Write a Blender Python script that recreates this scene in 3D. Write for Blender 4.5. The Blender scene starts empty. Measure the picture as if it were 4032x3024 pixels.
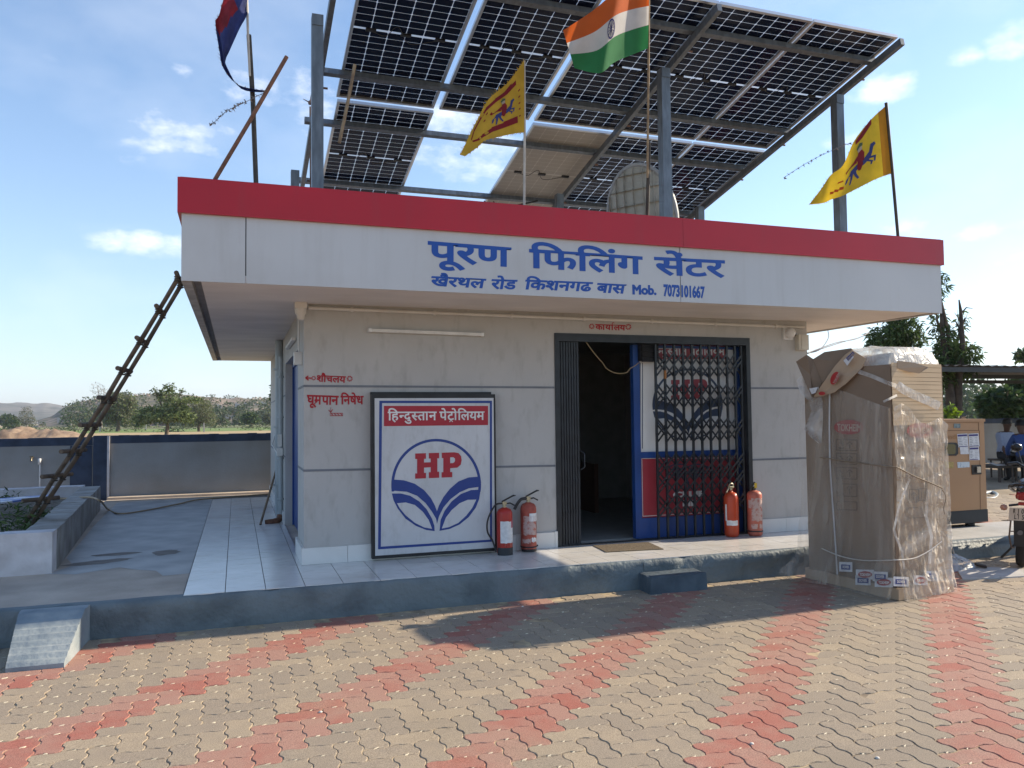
import bpy, bmesh, math, random
from mathutils import Vector, Matrix
random.seed(7)
R = math.radians
sc = bpy.context.scene
col = sc.collection

# ---------------------------------------------------------------- camera
cam = bpy.data.cameras.new('camera')
cam.sensor_width = 36.0
cam.lens = 27.766
cam.clip_start = 0.05
cam.clip_end = 6000
CX = Vector((0.944243, -0.329057, -0.011245))
CU = Vector((-0.003354, -0.043764, 0.999036))
CF = Vector((0.329232, 0.943295, 0.042427))
CO = Vector((-0.594386, -7.615308, 1.607350))
co = bpy.data.objects.new('camera', cam)
co.matrix_world = Matrix(((CX.x, CU.x, -CF.x, CO.x), (CX.y, CU.y, -CF.y, CO.y), (CX.z, CU.z, -CF.z, CO.z), (0, 0, 0, 1)))
col.objects.link(co)
sc.camera = co

# ---------------------------------------------------------------- sky, clouds and sun
SUN_EL, SUN_AZ = R(28.7), R(1.8)        # azimuth from +X towards +Y
w = bpy.data.worlds.new('World')
sc.world = w
w.use_nodes = True
nt = w.node_tree
bg = nt.nodes['Background']
sky = nt.nodes.new('ShaderNodeTexSky')
sky.sky_type = 'NISHITA'
sky.sun_disc = False
sky.sun_elevation = SUN_EL
sky.sun_rotation = R(90) - SUN_AZ
sky.air_density = 1.0
sky.dust_density = 0.25
sky.ozone_density = 2.2
bg.inputs['Strength'].default_value = 0.145
HAZE_C = (2.45, 2.95, 4.05, 1)
def sky_clouds():
    N = nt.nodes.new
    L = nt.links.new
    tc = N('ShaderNodeTexCoord')
    total = None
    def math_(op, a, b=None):
        m = N('ShaderNodeMath'); m.operation = op
        for i, v in enumerate((a, b)):
            if v is None: continue
            if isinstance(v, (int, float)): m.inputs[i].default_value = v
            else: L(v, m.inputs[i])
        return m.outputs[0]
    # cloud banks of this afternoon: direction, half width, half height, density
    for (d, wx, wz, k) in CLOUDS:
        d = Vector(d).normalized()
        side = d.cross(Vector((0, 0, 1))).normalized()
        up = side.cross(d)
        dots = []
        for v, s in ((side, wx), (up, wz)):
            m = N('ShaderNodeVectorMath'); m.operation = 'DOT_PRODUCT'
            L(tc.outputs['Generated'], m.inputs[0]); m.inputs[1].default_value = v
            q = math_('DIVIDE', m.outputs['Value'], s)
            dots.append(math_('MULTIPLY', q, q))
        front = N('ShaderNodeVectorMath'); front.operation = 'DOT_PRODUCT'
        L(tc.outputs['Generated'], front.inputs[0]); front.inputs[1].default_value = d
        g = math_('MULTIPLY', math_('MAXIMUM', math_('SUBTRACT', 1.0, math_('ADD', dots[0], dots[1])), 0.0), k)
        g = math_('MULTIPLY', g, math_('GREATER_THAN', front.outputs['Value'], 0.0))
        total = g if total is None else math_('MAXIMUM', total, g)
    mp = N('ShaderNodeMapping'); mp.inputs['Scale'].default_value = (1, 1, 2.0)
    L(tc.outputs['Generated'], mp.inputs['Vector'])
    n = N('ShaderNodeTexNoise'); n.inputs['Scale'].default_value = 17; n.inputs['Detail'].default_value = 8
    n.inputs['Roughness'].default_value = 0.58
    L(mp.outputs[0], n.inputs['Vector'])
    r = N('ShaderNodeMapRange'); r.inputs['From Min'].default_value = 0.50; r.inputs['From Max'].default_value = 1.0; r.inputs['To Max'].default_value = 0.86
    r.interpolation_type = 'SMOOTHSTEP'
    L(math_('ADD', n.outputs['Fac'], math_('MULTIPLY', math_('SUBTRACT', total, 0.46), 0.62)), r.inputs['Value'])
    # thin high veil
    n2 = N('ShaderNodeTexNoise'); n2.inputs['Scale'].default_value = 5; n2.inputs['Detail'].default_value = 6
    L(mp.outputs[0], n2.inputs['Vector'])
    r2 = N('ShaderNodeMapRange'); r2.inputs['From Min'].default_value = 0.5; r2.inputs['From Max'].default_value = 0.8
    r2.inputs['To Max'].default_value = 0.16
    L(n2.outputs['Fac'], r2.inputs['Value'])
    f = math_('MAXIMUM', r.outputs[0], r2.outputs[0])
    # pale dry-season haze low over the horizon
    sx = N('ShaderNodeSeparateXYZ'); L(tc.outputs['Generated'], sx.inputs[0])
    hz = math_('MULTIPLY', math_('POWER', math_('SUBTRACT', 1.0, math_('MAXIMUM', sx.outputs[2], 0.0)), 5.0), 0.62)
    m0 = N('ShaderNodeMix'); m0.data_type = 'RGBA'; L(hz, m0.inputs[0]); L(sky.outputs[0], m0.inputs[6]); m0.inputs[7].default_value = HAZE_C
    mix = N('ShaderNodeMix'); mix.data_type = 'RGBA'
    L(f, mix.inputs[0]); L(m0.outputs[2], mix.inputs[6]); mix.inputs[7].default_value = (6.2, 6.25, 6.4, 1)
    L(mix.outputs[2], bg.inputs['Color'])
def ray(x, y):
    return CF + CX * ((x - 2016) / 3109.75) - CU * ((y - 1512) / 3109.75)
CLOUDS = [(ray(730, 520), .10, .036, .78), (ray(590, 545), .07, .03, .62), (ray(1000, 320), .085, .05, .62), (ray(1240, 340), .06, .04, .62),
          (ray(520, 645), .06, .018, .62), (ray(430, 945), .05, .022, .75), (ray(620, 965), .075, .026, .78), (ray(720, 285), .03, .022, .55),
          (ray(200, 230), .06, .02, .5), (ray(1850, 540), .16, .075, .82), (ray(1300, 480), .08, .05, .72), (ray(1350, 250), .07, .04, .55),
          (ray(3470, 350), .05, .03, .86), (ray(3780, 235), .035, .022, .74), (ray(3990, 160), .04, .035, .74), (ray(3330, 370), .05, .03, .6),
          (ray(3560, 890), .14, .02, .62), (ray(3950, 900), .10, .02, .66), (ray(4010, 1000), .10, .02, .5), (ray(3340, 560), .06, .03, .55)]
sky_clouds()
sun = bpy.data.lights.new('sun', 'SUN')
sun.energy = 4.8
sun.angle = R(0.55)
sun.color = (1.0, 0.86, 0.66)
so = bpy.data.objects.new('sun', sun)
sd = Vector((math.cos(SUN_EL) * math.cos(SUN_AZ), math.cos(SUN_EL) * math.sin(SUN_AZ), math.sin(SUN_EL)))
so.rotation_euler = (-sd).to_track_quat('-Z', 'Y').to_euler()
so.location = (30, 0, 40)
col.objects.link(so)
sc.view_settings.view_transform = 'Standard'
sc.view_settings.look = 'None'
sc.view_settings.gamma = 1
sc.view_settings.use_curve_mapping = False
sc.view_settings.exposure = 0.75

# ---------------------------------------------------------------- helpers
def at(x, y, X=None, Y=None, Z=None):
    """the point where the sight line through photo pixel (x, y) meets a plane of the place"""
    d = ray(x, y)
    t = (X - CO.x) / d.x if X is not None else (Y - CO.y) / d.y if Y is not None else (Z - CO.z) / d.z
    return CO + d * t
MATS = {}
def mat(name, c, rough=.7, metal=0., var=.12, scale=6., bump=0., bscale=40., spec=.4, c2=None, lo=.35, hi=.65, stretch=None, coat=0., dirt=None):
    if name in MATS: return MATS[name]
    m = bpy.data.materials.new(name); m.use_nodes = True
    t = m.node_tree; N = t.nodes.new; L = t.links.new
    b = t.nodes['Principled BSDF']
    b.inputs['Roughness'].default_value = rough
    b.inputs['Metallic'].default_value = metal
    b.inputs['Specular IOR Level'].default_value = spec
    b.inputs['Coat Weight'].default_value = coat
    tc = N('ShaderNodeTexCoord')
    src = tc.outputs['Object']
    if stretch:
        mp = N('ShaderNodeMapping'); mp.inputs['Scale'].default_value = stretch
        L(src, mp.inputs['Vector']); src = mp.outputs[0]
    n = N('ShaderNodeTexNoise'); n.inputs['Scale'].default_value = scale; n.inputs['Detail'].default_value = 6
    L(src, n.inputs['Vector'])
    cr = N('ShaderNodeValToRGB')
    cr.color_ramp.elements[0].position = lo; cr.color_ramp.elements[1].position = hi
    a = c2 if c2 else tuple(v * (1 - var) for v in c)
    e = c if c2 else tuple(min(1, v * (1 + var * .6)) for v in c)
    cr.color_ramp.elements[0].color = (*a, 1); cr.color_ramp.elements[1].color = (*e, 1)
    L(n.outputs['Fac'], cr.inputs[0]); out = cr.outputs[0]
    for (dc, amt, dsc, dst) in (dirt or ()):
        dm = N('ShaderNodeMapping'); dm.inputs['Scale'].default_value = dst; L(tc.outputs['Object'], dm.inputs['Vector'])
        dn = N('ShaderNodeTexNoise'); dn.inputs['Scale'].default_value = dsc; dn.inputs['Detail'].default_value = 8; dn.inputs['Roughness'].default_value = .62; L(dm.outputs[0], dn.inputs['Vector'])
        dr = N('ShaderNodeMapRange'); dr.inputs['From Min'].default_value = .52; dr.inputs['From Max'].default_value = .78; dr.inputs['To Max'].default_value = amt; L(dn.outputs['Fac'], dr.inputs['Value'])
        dx = N('ShaderNodeMix'); dx.data_type = 'RGBA'; L(dr.outputs[0], dx.inputs[0]); L(out, dx.inputs[6]); dx.inputs[7].default_value = (*dc, 1); out = dx.outputs[2]
    L(out, b.inputs['Base Color'])
    if bump:
        n2 = N('ShaderNodeTexNoise'); n2.inputs['Scale'].default_value = bscale; n2.inputs['Detail'].default_value = 5
        L(src, n2.inputs['Vector'])
        bp = N('ShaderNodeBump'); bp.inputs['Strength'].default_value = bump; bp.inputs['Distance'].default_value = .02
        L(n2.outputs['Fac'], bp.inputs['Height']); L(bp.outputs[0], b.inputs['Normal'])
    MATS[name] = m
    return m
def origin(o):
    v = Vector((0, 0, 0))
    while o is not None:
        v += Vector(o.location); o = o.parent
    return v
class MB:
    """collects shapes in world coordinates, then links them as ONE mesh object"""
    def __init__(s): s.v = []; s.f = []; s.m = []; s.sm = []
    def add(s, vs, fs, mi=0, smooth=False):
        o = len(s.v); s.v += [tuple(v) for v in vs]
        s.f += [tuple(i + o for i in f) for f in fs]; s.m += [mi] * len(fs); s.sm += [smooth] * len(fs)
    def box(s, a, b, mi=0, rz=0, c=None, tilt=None):
        (x0, y0, z0), (x1, y1, z1) = a, b
        vs = [Vector(p) for p in ((x0,y0,z0),(x1,y0,z0),(x1,y1,z0),(x0,y1,z0),(x0,y0,z1),(x1,y0,z1),(x1,y1,z1),(x0,y1,z1))]
        if rz:
            c = Vector(c) if c else (vs[0] + vs[6]) / 2
            M = Matrix.Rotation(rz, 3, 'Z'); vs = [c + M @ (v - c) for v in vs]
        s.add(vs, [(0,3,2,1),(4,5,6,7),(0,1,5,4),(1,2,6,5),(2,3,7,6),(3,0,4,7)], mi)
    def hexa(s, p, mi=0):
        s.add(p, [(0,3,2,1),(4,5,6,7),(0,1,5,4),(1,2,6,5),(2,3,7,6),(3,0,4,7)], mi)
    def bar(s, a, b, wd, ht, mi=0, up=(0,0,1)):
        a, b = Vector(a), Vector(b); d = (b - a).normalized(); u = Vector(up)
        if abs(d.dot(u)) > .95: u = Vector((0, 1, 0))
        sd_ = d.cross(u).normalized() * wd / 2; u = sd_.cross(d).normalized() * ht / 2
        s.hexa([a - sd_ - u, a + sd_ - u, b + sd_ - u, b - sd_ - u, a - sd_ + u, a + sd_ + u, b + sd_ + u, b - sd_ + u], mi)
    def tube(s, pts, r, n=8, mi=0, cap=True):
        pts = [Vector(p) for p in pts]; k = len(pts)
        rs = r if isinstance(r, (list, tuple)) else [r] * k
        rings = []; prev = None
        for i, p in enumerate(pts):
            d = (pts[min(i + 1, k - 1)] - pts[max(i - 1, 0)]).normalized()
            if prev is None:
                u = Vector((0, 0, 1)) if abs(d.z) < .9 else Vector((1, 0, 0))
                u = (u - d * u.dot(d)).normalized()
            else:
                u = (prev - d * prev.dot(d)).normalized()
            prev = u; v = d.cross(u)
            rings.append([p + (u * math.cos(2 * math.pi * j / n) + v * math.sin(2 * math.pi * j / n)) * rs[i] for j in range(n)])
        vs = [q for g in rings for q in g]
        fs = [(i * n + j, i * n + (j + 1) % n, (i + 1) * n + (j + 1) % n, (i + 1) * n + j) for i in range(k - 1) for j in range(n)]
        s.add(vs, fs, mi, True)
        if cap:
            s.add(rings[0], [tuple(range(n))[::-1]], mi); s.add(rings[-1], [tuple(range(n))], mi)
    def lathe(s, c, prof, n=20, mi=0, axis='Z'):
        c = Vector(c); vs = []
        for (r, h) in prof:
            for j in range(n):
                a = 2 * math.pi * j / n
                p = (r * math.cos(a), r * math.sin(a), h)
                if axis == 'Y': p = (p[0], p[2], p[1])
                if axis == 'X': p = (p[2], p[0], p[1])
                vs.append(c + Vector(p))
        k = len(prof)
        fs = [(i * n + j, i * n + (j + 1) % n, (i + 1) * n + (j + 1) % n, (i + 1) * n + j) for i in range(k - 1) for j in range(n)]
        s.add(vs, fs, mi, True)
    def plate(s, poly, d, mi=0):
        """flat outline (world points) given a small thickness d (vector)"""
        poly = [Vector(p) for p in poly]; d = Vector(d); n = len(poly)
        s.add(poly + [p + d for p in poly], [tuple(range(n)), tuple(range(2 * n - 1, n - 1, -1))] + [(i, i + n, (i + 1) % n + n, (i + 1) % n) for i in range(n)], mi)
    def mesh(s, name, mats):
        me = bpy.data.meshes.new(name)
        return me
    def build(s, name, mats, parent=None, fix=False):
        mats = mats if isinstance(mats, (list, tuple)) else [mats]
        o0 = origin(parent) if parent is not None else (s.base() if not fix else Vector((0, 0, 0)))
        me = bpy.data.meshes.new(name)
        me.from_pydata([Vector(v) - o0 for v in s.v], [], s.f)
        for m in mats: me.materials.append(m)
        me.polygons.foreach_set('material_index', s.m)
        me.polygons.foreach_set('use_smooth', s.sm)
        if fix is not None and len(s.f) < 60000:
            bm = bmesh.new(); bm.from_mesh(me); bmesh.ops.recalc_face_normals(bm, faces=bm.faces); bm.to_mesh(me); bm.free()
        me.update()
        o = bpy.data.objects.new(name, me); col.objects.link(o)
        if parent is not None: o.parent = parent
        else: o.location = o0
        return o
    def base(s):
        xs = [v[0] for v in s.v]; ys = [v[1] for v in s.v]; zs = [v[2] for v in s.v]
        return Vector(((min(xs) + max(xs)) / 2, (min(ys) + max(ys)) / 2, min(zs)))
def tag(o, label, cat, group=None, kind=None):
    o['label'] = label; o['category'] = cat
    if group: o['group'] = group
    if kind: o['kind'] = kind
    return o
def thing(name, loc, label, cat, group=None):
    o = bpy.data.objects.new(name, None); o.empty_display_size = .2; o.location = loc; col.objects.link(o)
    return tag(o, label, cat, group)
def struct(o, label, cat):
    return tag(o, label, cat, kind='structure')
def copy_tree(o, parent=None):
    c = o.copy(); col.objects.link(c)
    if parent is not None: c.parent = parent
    for ch in list(o.children): copy_tree(ch, c)
    return c

# ---- lettering: outlines of letters as flat meshes, laid out in (x, y), then put on a plane
def glyph(text, bold=.0, res=3):
    c = bpy.data.curves.new('lettering', 'FONT'); c.body = text; c.size = 1; c.resolution_u = res
    o = bpy.data.objects.new('lettering', c); col.objects.link(o)
    dg = bpy.context.evaluated_depsgraph_get(); dg.update()
    me = bpy.data.meshes.new_from_object(o.evaluated_get(dg))
    if bold:                                   # heavier letters: a strip round every outline
        bm = bmesh.new(); bm.from_mesh(me)
        bmesh.ops.remove_doubles(bm, verts=bm.verts, dist=.0005)
        off = {}
        edges = [e for e in bm.edges if len(e.link_faces) == 1]
        for e in edges:
            a, b = e.verts; f = e.link_faces[0]; d = (b.co - a.co).normalized(); n = Vector((-d.y, d.x, 0))
            if n.dot(f.calc_center_median() - (a.co + b.co) / 2) > 0: n = -n
            for v in (a, b): off.setdefault(v, []).append(n)
        nv = {}
        for v, ns in off.items():
            n = sum(ns, Vector()); L_ = n.length
            k = min(1.8, 1 / max(.3, (n.normalized().dot(ns[0])))) if L_ > .05 else 0
            nv[v] = bm.verts.new(v.co + (n.normalized() * bold * k if L_ > .05 else Vector()))
        for e in edges:
            a, b = e.verts
            try: bm.faces.new((a, b, nv[b], nv[a]))
            except ValueError: pass
        bm.to_mesh(me); bm.free()
    vs = [v.co.xy.copy() for v in me.vertices]; fs = [tuple(p.vertices) for p in me.polygons]
    bpy.data.objects.remove(o); bpy.data.curves.remove(c); bpy.data.meshes.remove(me)
    return vs, fs
def cut(vs, fs, x):
    bm = bmesh.new(); bv = [bm.verts.new((v[0], v[1], 0)) for v in vs]
    for f in fs:
        try: bm.faces.new([bv[i] for i in f])
        except ValueError: pass
    bmesh.ops.bisect_plane(bm, geom=bm.verts[:] + bm.edges[:] + bm.faces[:], plane_co=(x, 0, 0), plane_no=(1, 0, 0), clear_outer=True)
    bm.verts.index_update()
    r = [v.co.xy.copy() for v in bm.verts], [tuple(v.index for v in f.verts) for f in bm.faces]
    bm.free(); return r
def stroke(pts, wd):
    """a painted stroke as a strip of quads in (x, y)"""
    pts = [Vector(p) for p in pts]; vs = []; fs = []
    for i, p in enumerate(pts):
        d = (pts[min(i + 1, len(pts) - 1)] - pts[max(i - 1, 0)]).normalized(); n = Vector((-d.y, d.x)) * wd / 2
        vs += [p + n, p - n]
        if i: fs.append((2 * i - 2, 2 * i - 1, 2 * i + 1, 2 * i))
    return vs, fs
def word(parts, bold=.018):
    """parts: text | (text, fraction kept) for a half letter | ('~', strokes) drawn at the current pen"""
    V, F = [], []; pen = 0
    for p in parts:
        if isinstance(p, tuple) and p[0] == '~':
            for st, wd in p[1]:
                vs, fs = stroke([(pen + a, b) for a, b in st], wd); o = len(V); V += vs; F += [tuple(i + o for i in f) for f in fs]
            continue
        if p == ' ': pen += .22; continue
        t, k = p if isinstance(p, tuple) else (p, None)
        vs, fs = glyph(t, bold)
        x0 = min(v.x for v in vs); x1 = max(v.x for v in vs)
        if k: vs, fs = cut(vs, fs, x0 + (x1 - x0) * k); x1 = x0 + (x1 - x0) * k
        o = len(V); V += [Vector((v.x - x0 + pen, v.y)) for v in vs]; F += [tuple(i + o for i in f) for f in fs]
        pen += x1 - x0 - .012
    return V, F
def put(mb, wd, a, b, h, n, mi=0, shear=0., th=.0015, hx=None):
    """fit a word between points a and b (its two ends along the base line direction at headline or base), scale height h per unit, n = outward normal"""
    V, F = wd; a, b, n = Vector(a), Vector(b), Vector(n).normalized()
    x0 = min(v.x for v in V); x1 = max(v.x for v in V)
    ex = (b - a); k = ex.length / (x1 - x0); e = ex.normalized(); u = n.cross(e).normalized()
    y0 = hx if hx is not None else 0
    par = list(range(len(V)))
    def root(i):
        while par[i] != i: par[i] = par[par[i]]; i = par[i]
        return i
    for f in F:
        for i in f[1:]: par[root(i)] = root(f[0])
    ids = {}
    lev = [ids.setdefault(root(i), len(ids)) for i in range(len(V))]
    nn = [n * (th + .0003 * (q % 6)) for q in lev]
    P = [a + e * ((v.x - x0) * k + (v.y - y0) * h * shear) + u * ((v.y - y0) * h) + nn[i] for i, v in enumerate(V)]
    mb.add(P, F, mi)
    edges = {}
    for f in F:
        for i in range(len(f)):
            q = (f[i], f[(i + 1) % len(f)]); edges[q] = 1
    rim = [q for q in edges if (q[1], q[0]) not in edges]
    if len(rim) < 4000:
        o = len(P); B = [p - n * th * .9 for p in P]
        mb.add(P + B, [(q[0], q[0] + o, q[1] + o, q[1]) for q in rim], mi)
HEAD = .62   # height of the headline of the Indic letters, set from the font below
def headline():
    vs, _ = glyph('न'); return max(v.y for v in vs)
HEAD = headline()
# ================================================================ materials
P = .265                                  # height of the platform
BW, BD = 5.751, 7.57                      # building width and depth
H1, H2, H3 = 2.697, 3.221, 3.497          # soffit, red band, top of the fascia
wall_m = mat('wall_paint', (.45, .436, .415), .75, var=.05, scale=1.1, bump=.12, bscale=35, dirt=[((.33, .31, .28), .3, 1.3, (1, 1, .8)), ((.24, .22, .19), .5, 9, (1, 1, .35)), ((.47, .45, .42), .6, .7, (1, 1, 1))])
white_m = mat('cladding_white', (.52, .525, .525), .36, var=.05, scale=.9, bump=.03, bscale=3, dirt=[((.33, .31, .28), .26, 3.2, (2.2, 2.2, .16)), ((.36, .33, .30), .35, 1.0, (1, 1, 1))])
red_m = mat('cladding_red', (.44, .006, .018), .3, var=.08, scale=1.2, bump=.03, bscale=3, dirt=[((.30, .03, .035), .4, 2.6, (2.2, 2.2, .3))])
soffit_m = mat('soffit_board', (.70, .65, .61), .55, var=.10, scale=1.3, stretch=(1, 2.2, 1))
stripe_m = mat('grey_stripe', (.16, .17, .19), .6)
kerb_m = mat('kerb_paint', (.14, .172, .185), .62, var=.35, scale=3.2, bump=.6, bscale=24, c2=(.085, .108, .12), lo=.3, hi=.55)
conc_m = mat('rough_concrete', (.56, .47, .38), .85, var=.25, scale=2.2, bump=.3, bscale=30, c2=(.40, .33, .265))
conc2_m = mat('smooth_cement', (.43, .425, .405), .5, var=.2, scale=2.6, bump=.25, bscale=9, c2=(.29, .29, .285))
tile_m = mat('white_tile', (.66, .645, .62), .22, var=.08, scale=2.5, spec=.5, dirt=[((.42, .37, .30), .5, 1.5, (1, 1, 1)), ((.36, .31, .25), .4, 11, (.5, 1, 1))])
grout_m = mat('grout', (.16, .15, .14), .9)
skirt_m = mat('skirting_tile', (.68, .67, .64), .35, var=.05, scale=4)
gate_m = mat('gate_steel', (.016, .02, .026), .38, var=.35, scale=9)
blue_m = mat('blue_paint', (.012, .055, .22), .4, var=.15, scale=3)
letter_m = mat('blue_vinyl', (.006, .065, .33), .32, var=.04)
navy_m = mat('logo_blue', (.012, .045, .22), .35, var=.04)
rlet_m = mat('red_paint', (.36, .012, .022), .6, var=.1, scale=20)
pvc_m = mat('pvc', (.60, .57, .52), .45, var=.08, scale=4)
gpipe_m = mat('grey_pipe', (.32, .36, .38), .4, var=.1)
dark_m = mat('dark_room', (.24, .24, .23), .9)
black_m = mat('black_plastic', (.012, .012, .013), .45)
galv_m = mat('galvanised', (.155, .175, .195), .45, .5, var=.22, scale=22, stretch=(1, 1, .25))
alu_m = mat('aluminium', (.58, .59, .60), .33, .8, var=.06)

# ================================================================ ground
def ground_mat():
    m = bpy.data.materials.new('dry_earth'); m.use_nodes = True
    t = m.node_tree; N = t.nodes.new; L = t.links.new; b = t.nodes['Principled BSDF']
    b.inputs['Roughness'].default_value = .95
    tc = N('ShaderNodeTexCoord'); n = N('ShaderNodeTexNoise'); n.inputs['Scale'].default_value = .03; n.inputs['Detail'].default_value = 9
    L(tc.outputs['Object'], n.inputs['Vector'])
    cr = N('ShaderNodeValToRGB'); e = cr.color_ramp.elements
    e[0].position = .35; e[0].color = (.24, .20, .11, 1); e[1].position = .66; e[1].color = (.36, .27, .16, 1)
    k = cr.color_ramp.elements.new(.5); k.color = (.34, .28, .15, 1)
    L(n.outputs['Fac'], cr.inputs[0]); L(cr.outputs[0], b.inputs['Base Color'])
    return m
g = MB(); g.add([(-3500, -3500, -.05), (3500, -3500, -.05), (3500, 3500, -.05), (-3500, 3500, -.05)], [(0, 1, 2, 3)])
struct(g.build('ground', ground_mat()), 'dry sandy earth stretching out to the hills', 'ground')
def field(name, pts, c, label, z=.0, c2=None, sc_=.25):
    g = MB(); g.add([(x, y, z) for x, y in pts], [tuple(range(len(pts)))])
    struct(g.build(name, mat(label, c, .95, var=.3, scale=sc_, c2=c2)), label, 'field')
field('crop_field', [(-160, 118), (60, 124), (100, 190), (-190, 178)], (.19, .25, .06), 'bright green crop field beyond the boundary wall', 0, (.11, .17, .04), .3)
field('pasture', [(-260, 178), (120, 190), (170, 228), (-260, 216)], (.17, .16, .075), 'dull olive strip of scrub past the crop field', .02, (.10, .105, .04), .2)
field('wheat_field', [(-300, 216), (160, 228), (240, 300), (-300, 290)], (.21, .25, .085), 'pale green wheat field below the rocky hill', .04, (.20, .17, .09), .05)
field('dry_grass', [(-70, 11), (22, 14), (60, 124), (-140, 118)], (.46, .34, .18), 'strip of dry yellow grass behind the boundary wall', 0, (.33, .24, .12), .5)
field('far_field', [(20, 30), (160, 22), (260, 160), (40, 130)], (.19, .23, .07), 'green and tan field behind the generator', .01, (.32, .27, .14), .06)

# paving of interlocking zigzag blocks, a red diagonal row after every two grey ones
def paver_mat(name, c, c2):
    m = bpy.data.materials.new(name); m.use_nodes = True
    t = m.node_tree; N = t.nodes.new; L = t.links.new; b = t.nodes['Principled BSDF']
    b.inputs['Roughness'].default_value = .8; b.inputs['Specular IOR Level'].default_value = .35
    tc = N('ShaderNodeTexCoord')
    def noise(s, d=6):
        n = N('ShaderNodeTexNoise'); n.inputs['Scale'].default_value = s; n.inputs['Detail'].default_value = d
        L(tc.outputs['Object'], n.inputs['Vector']); return n.outputs['Fac']
    at_ = N('ShaderNodeAttribute'); at_.attribute_name = 'shade'
    mx = N('ShaderNodeMix'); mx.data_type = 'RGBA'
    a0 = N('ShaderNodeMath'); a0.operation = 'ADD'; L(at_.outputs['Fac'], a0.inputs[0])
    q = N('ShaderNodeMath'); q.operation = 'MULTIPLY_ADD'; L(noise(9), q.inputs[0]); q.inputs[1].default_value = 1.6; q.inputs[2].default_value = -.8
    L(q.outputs[0], a0.inputs[1]); a0.use_clamp = True
    L(a0.outputs[0], mx.inputs[0]); mx.inputs[6].default_value = (*c, 1); mx.inputs[7].default_value = (*c2, 1)
    # dust and worn patches
    mx2 = N('ShaderNodeMix'); mx2.data_type = 'RGBA'
    r = N('ShaderNodeMapRange'); r.inputs['From Min'].default_value = .5; r.inputs['From Max'].default_value = .8; r.inputs['To Max'].default_value = .55
    L(noise(1.1, 8), r.inputs['Value']); L(r.outputs[0], mx2.inputs[0]); L(mx.outputs[2], mx2.inputs[6]); mx2.inputs[7].default_value = (.36, .29, .20, 1)
    # grain of the concrete
    mx3 = N('ShaderNodeMix'); mx3.data_type = 'RGBA'; mx3.blend_type = 'MULTIPLY'
    r3 = N('ShaderNodeMapRange'); r3.inputs['From Min'].default_value = .3; r3.inputs['From Max'].default_value = .7; r3.inputs['To Min'].default_value = .55; r3.inputs['To Max'].default_value = 1.3
    L(noise(210, 3), r3.inputs['Value']); mx3.inputs[0].default_value = 1; L(mx2.outputs[2], mx3.inputs[6]); L(r3.outputs[0], mx3.inputs[7])
    # oil drips, tyre grime and trodden dirt
    mx4 = N('ShaderNodeMix'); mx4.data_type = 'RGBA'
    r4 = N('ShaderNodeMapRange'); r4.inputs['From Min'].default_value = .56; r4.inputs['From Max'].default_value = .78; r4.inputs['To Max'].default_value = .5
    L(noise(.55, 10), r4.inputs['Value']); L(r4.outputs[0], mx4.inputs[0]); L(mx3.outputs[2], mx4.inputs[6]); mx4.inputs[7].default_value = (.15, .125, .095, 1)
    L(mx4.outputs[2], b.inputs['Base Color'])
    bp = N('ShaderNodeBump'); bp.inputs['Strength'].default_value = .35; bp.inputs['Distance'].default_value = .004
    L(noise(160, 4), bp.inputs['Height']); L(bp.outputs[0], b.inputs['Normal'])
    return m
pav_ms = [paver_mat('paver_grey', (.385, .308, .218), (.305, .25, .19)), paver_mat('paver_red', (.37, .135, .10), (.38, .215, .165)), None]
CELL = .1267
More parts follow.
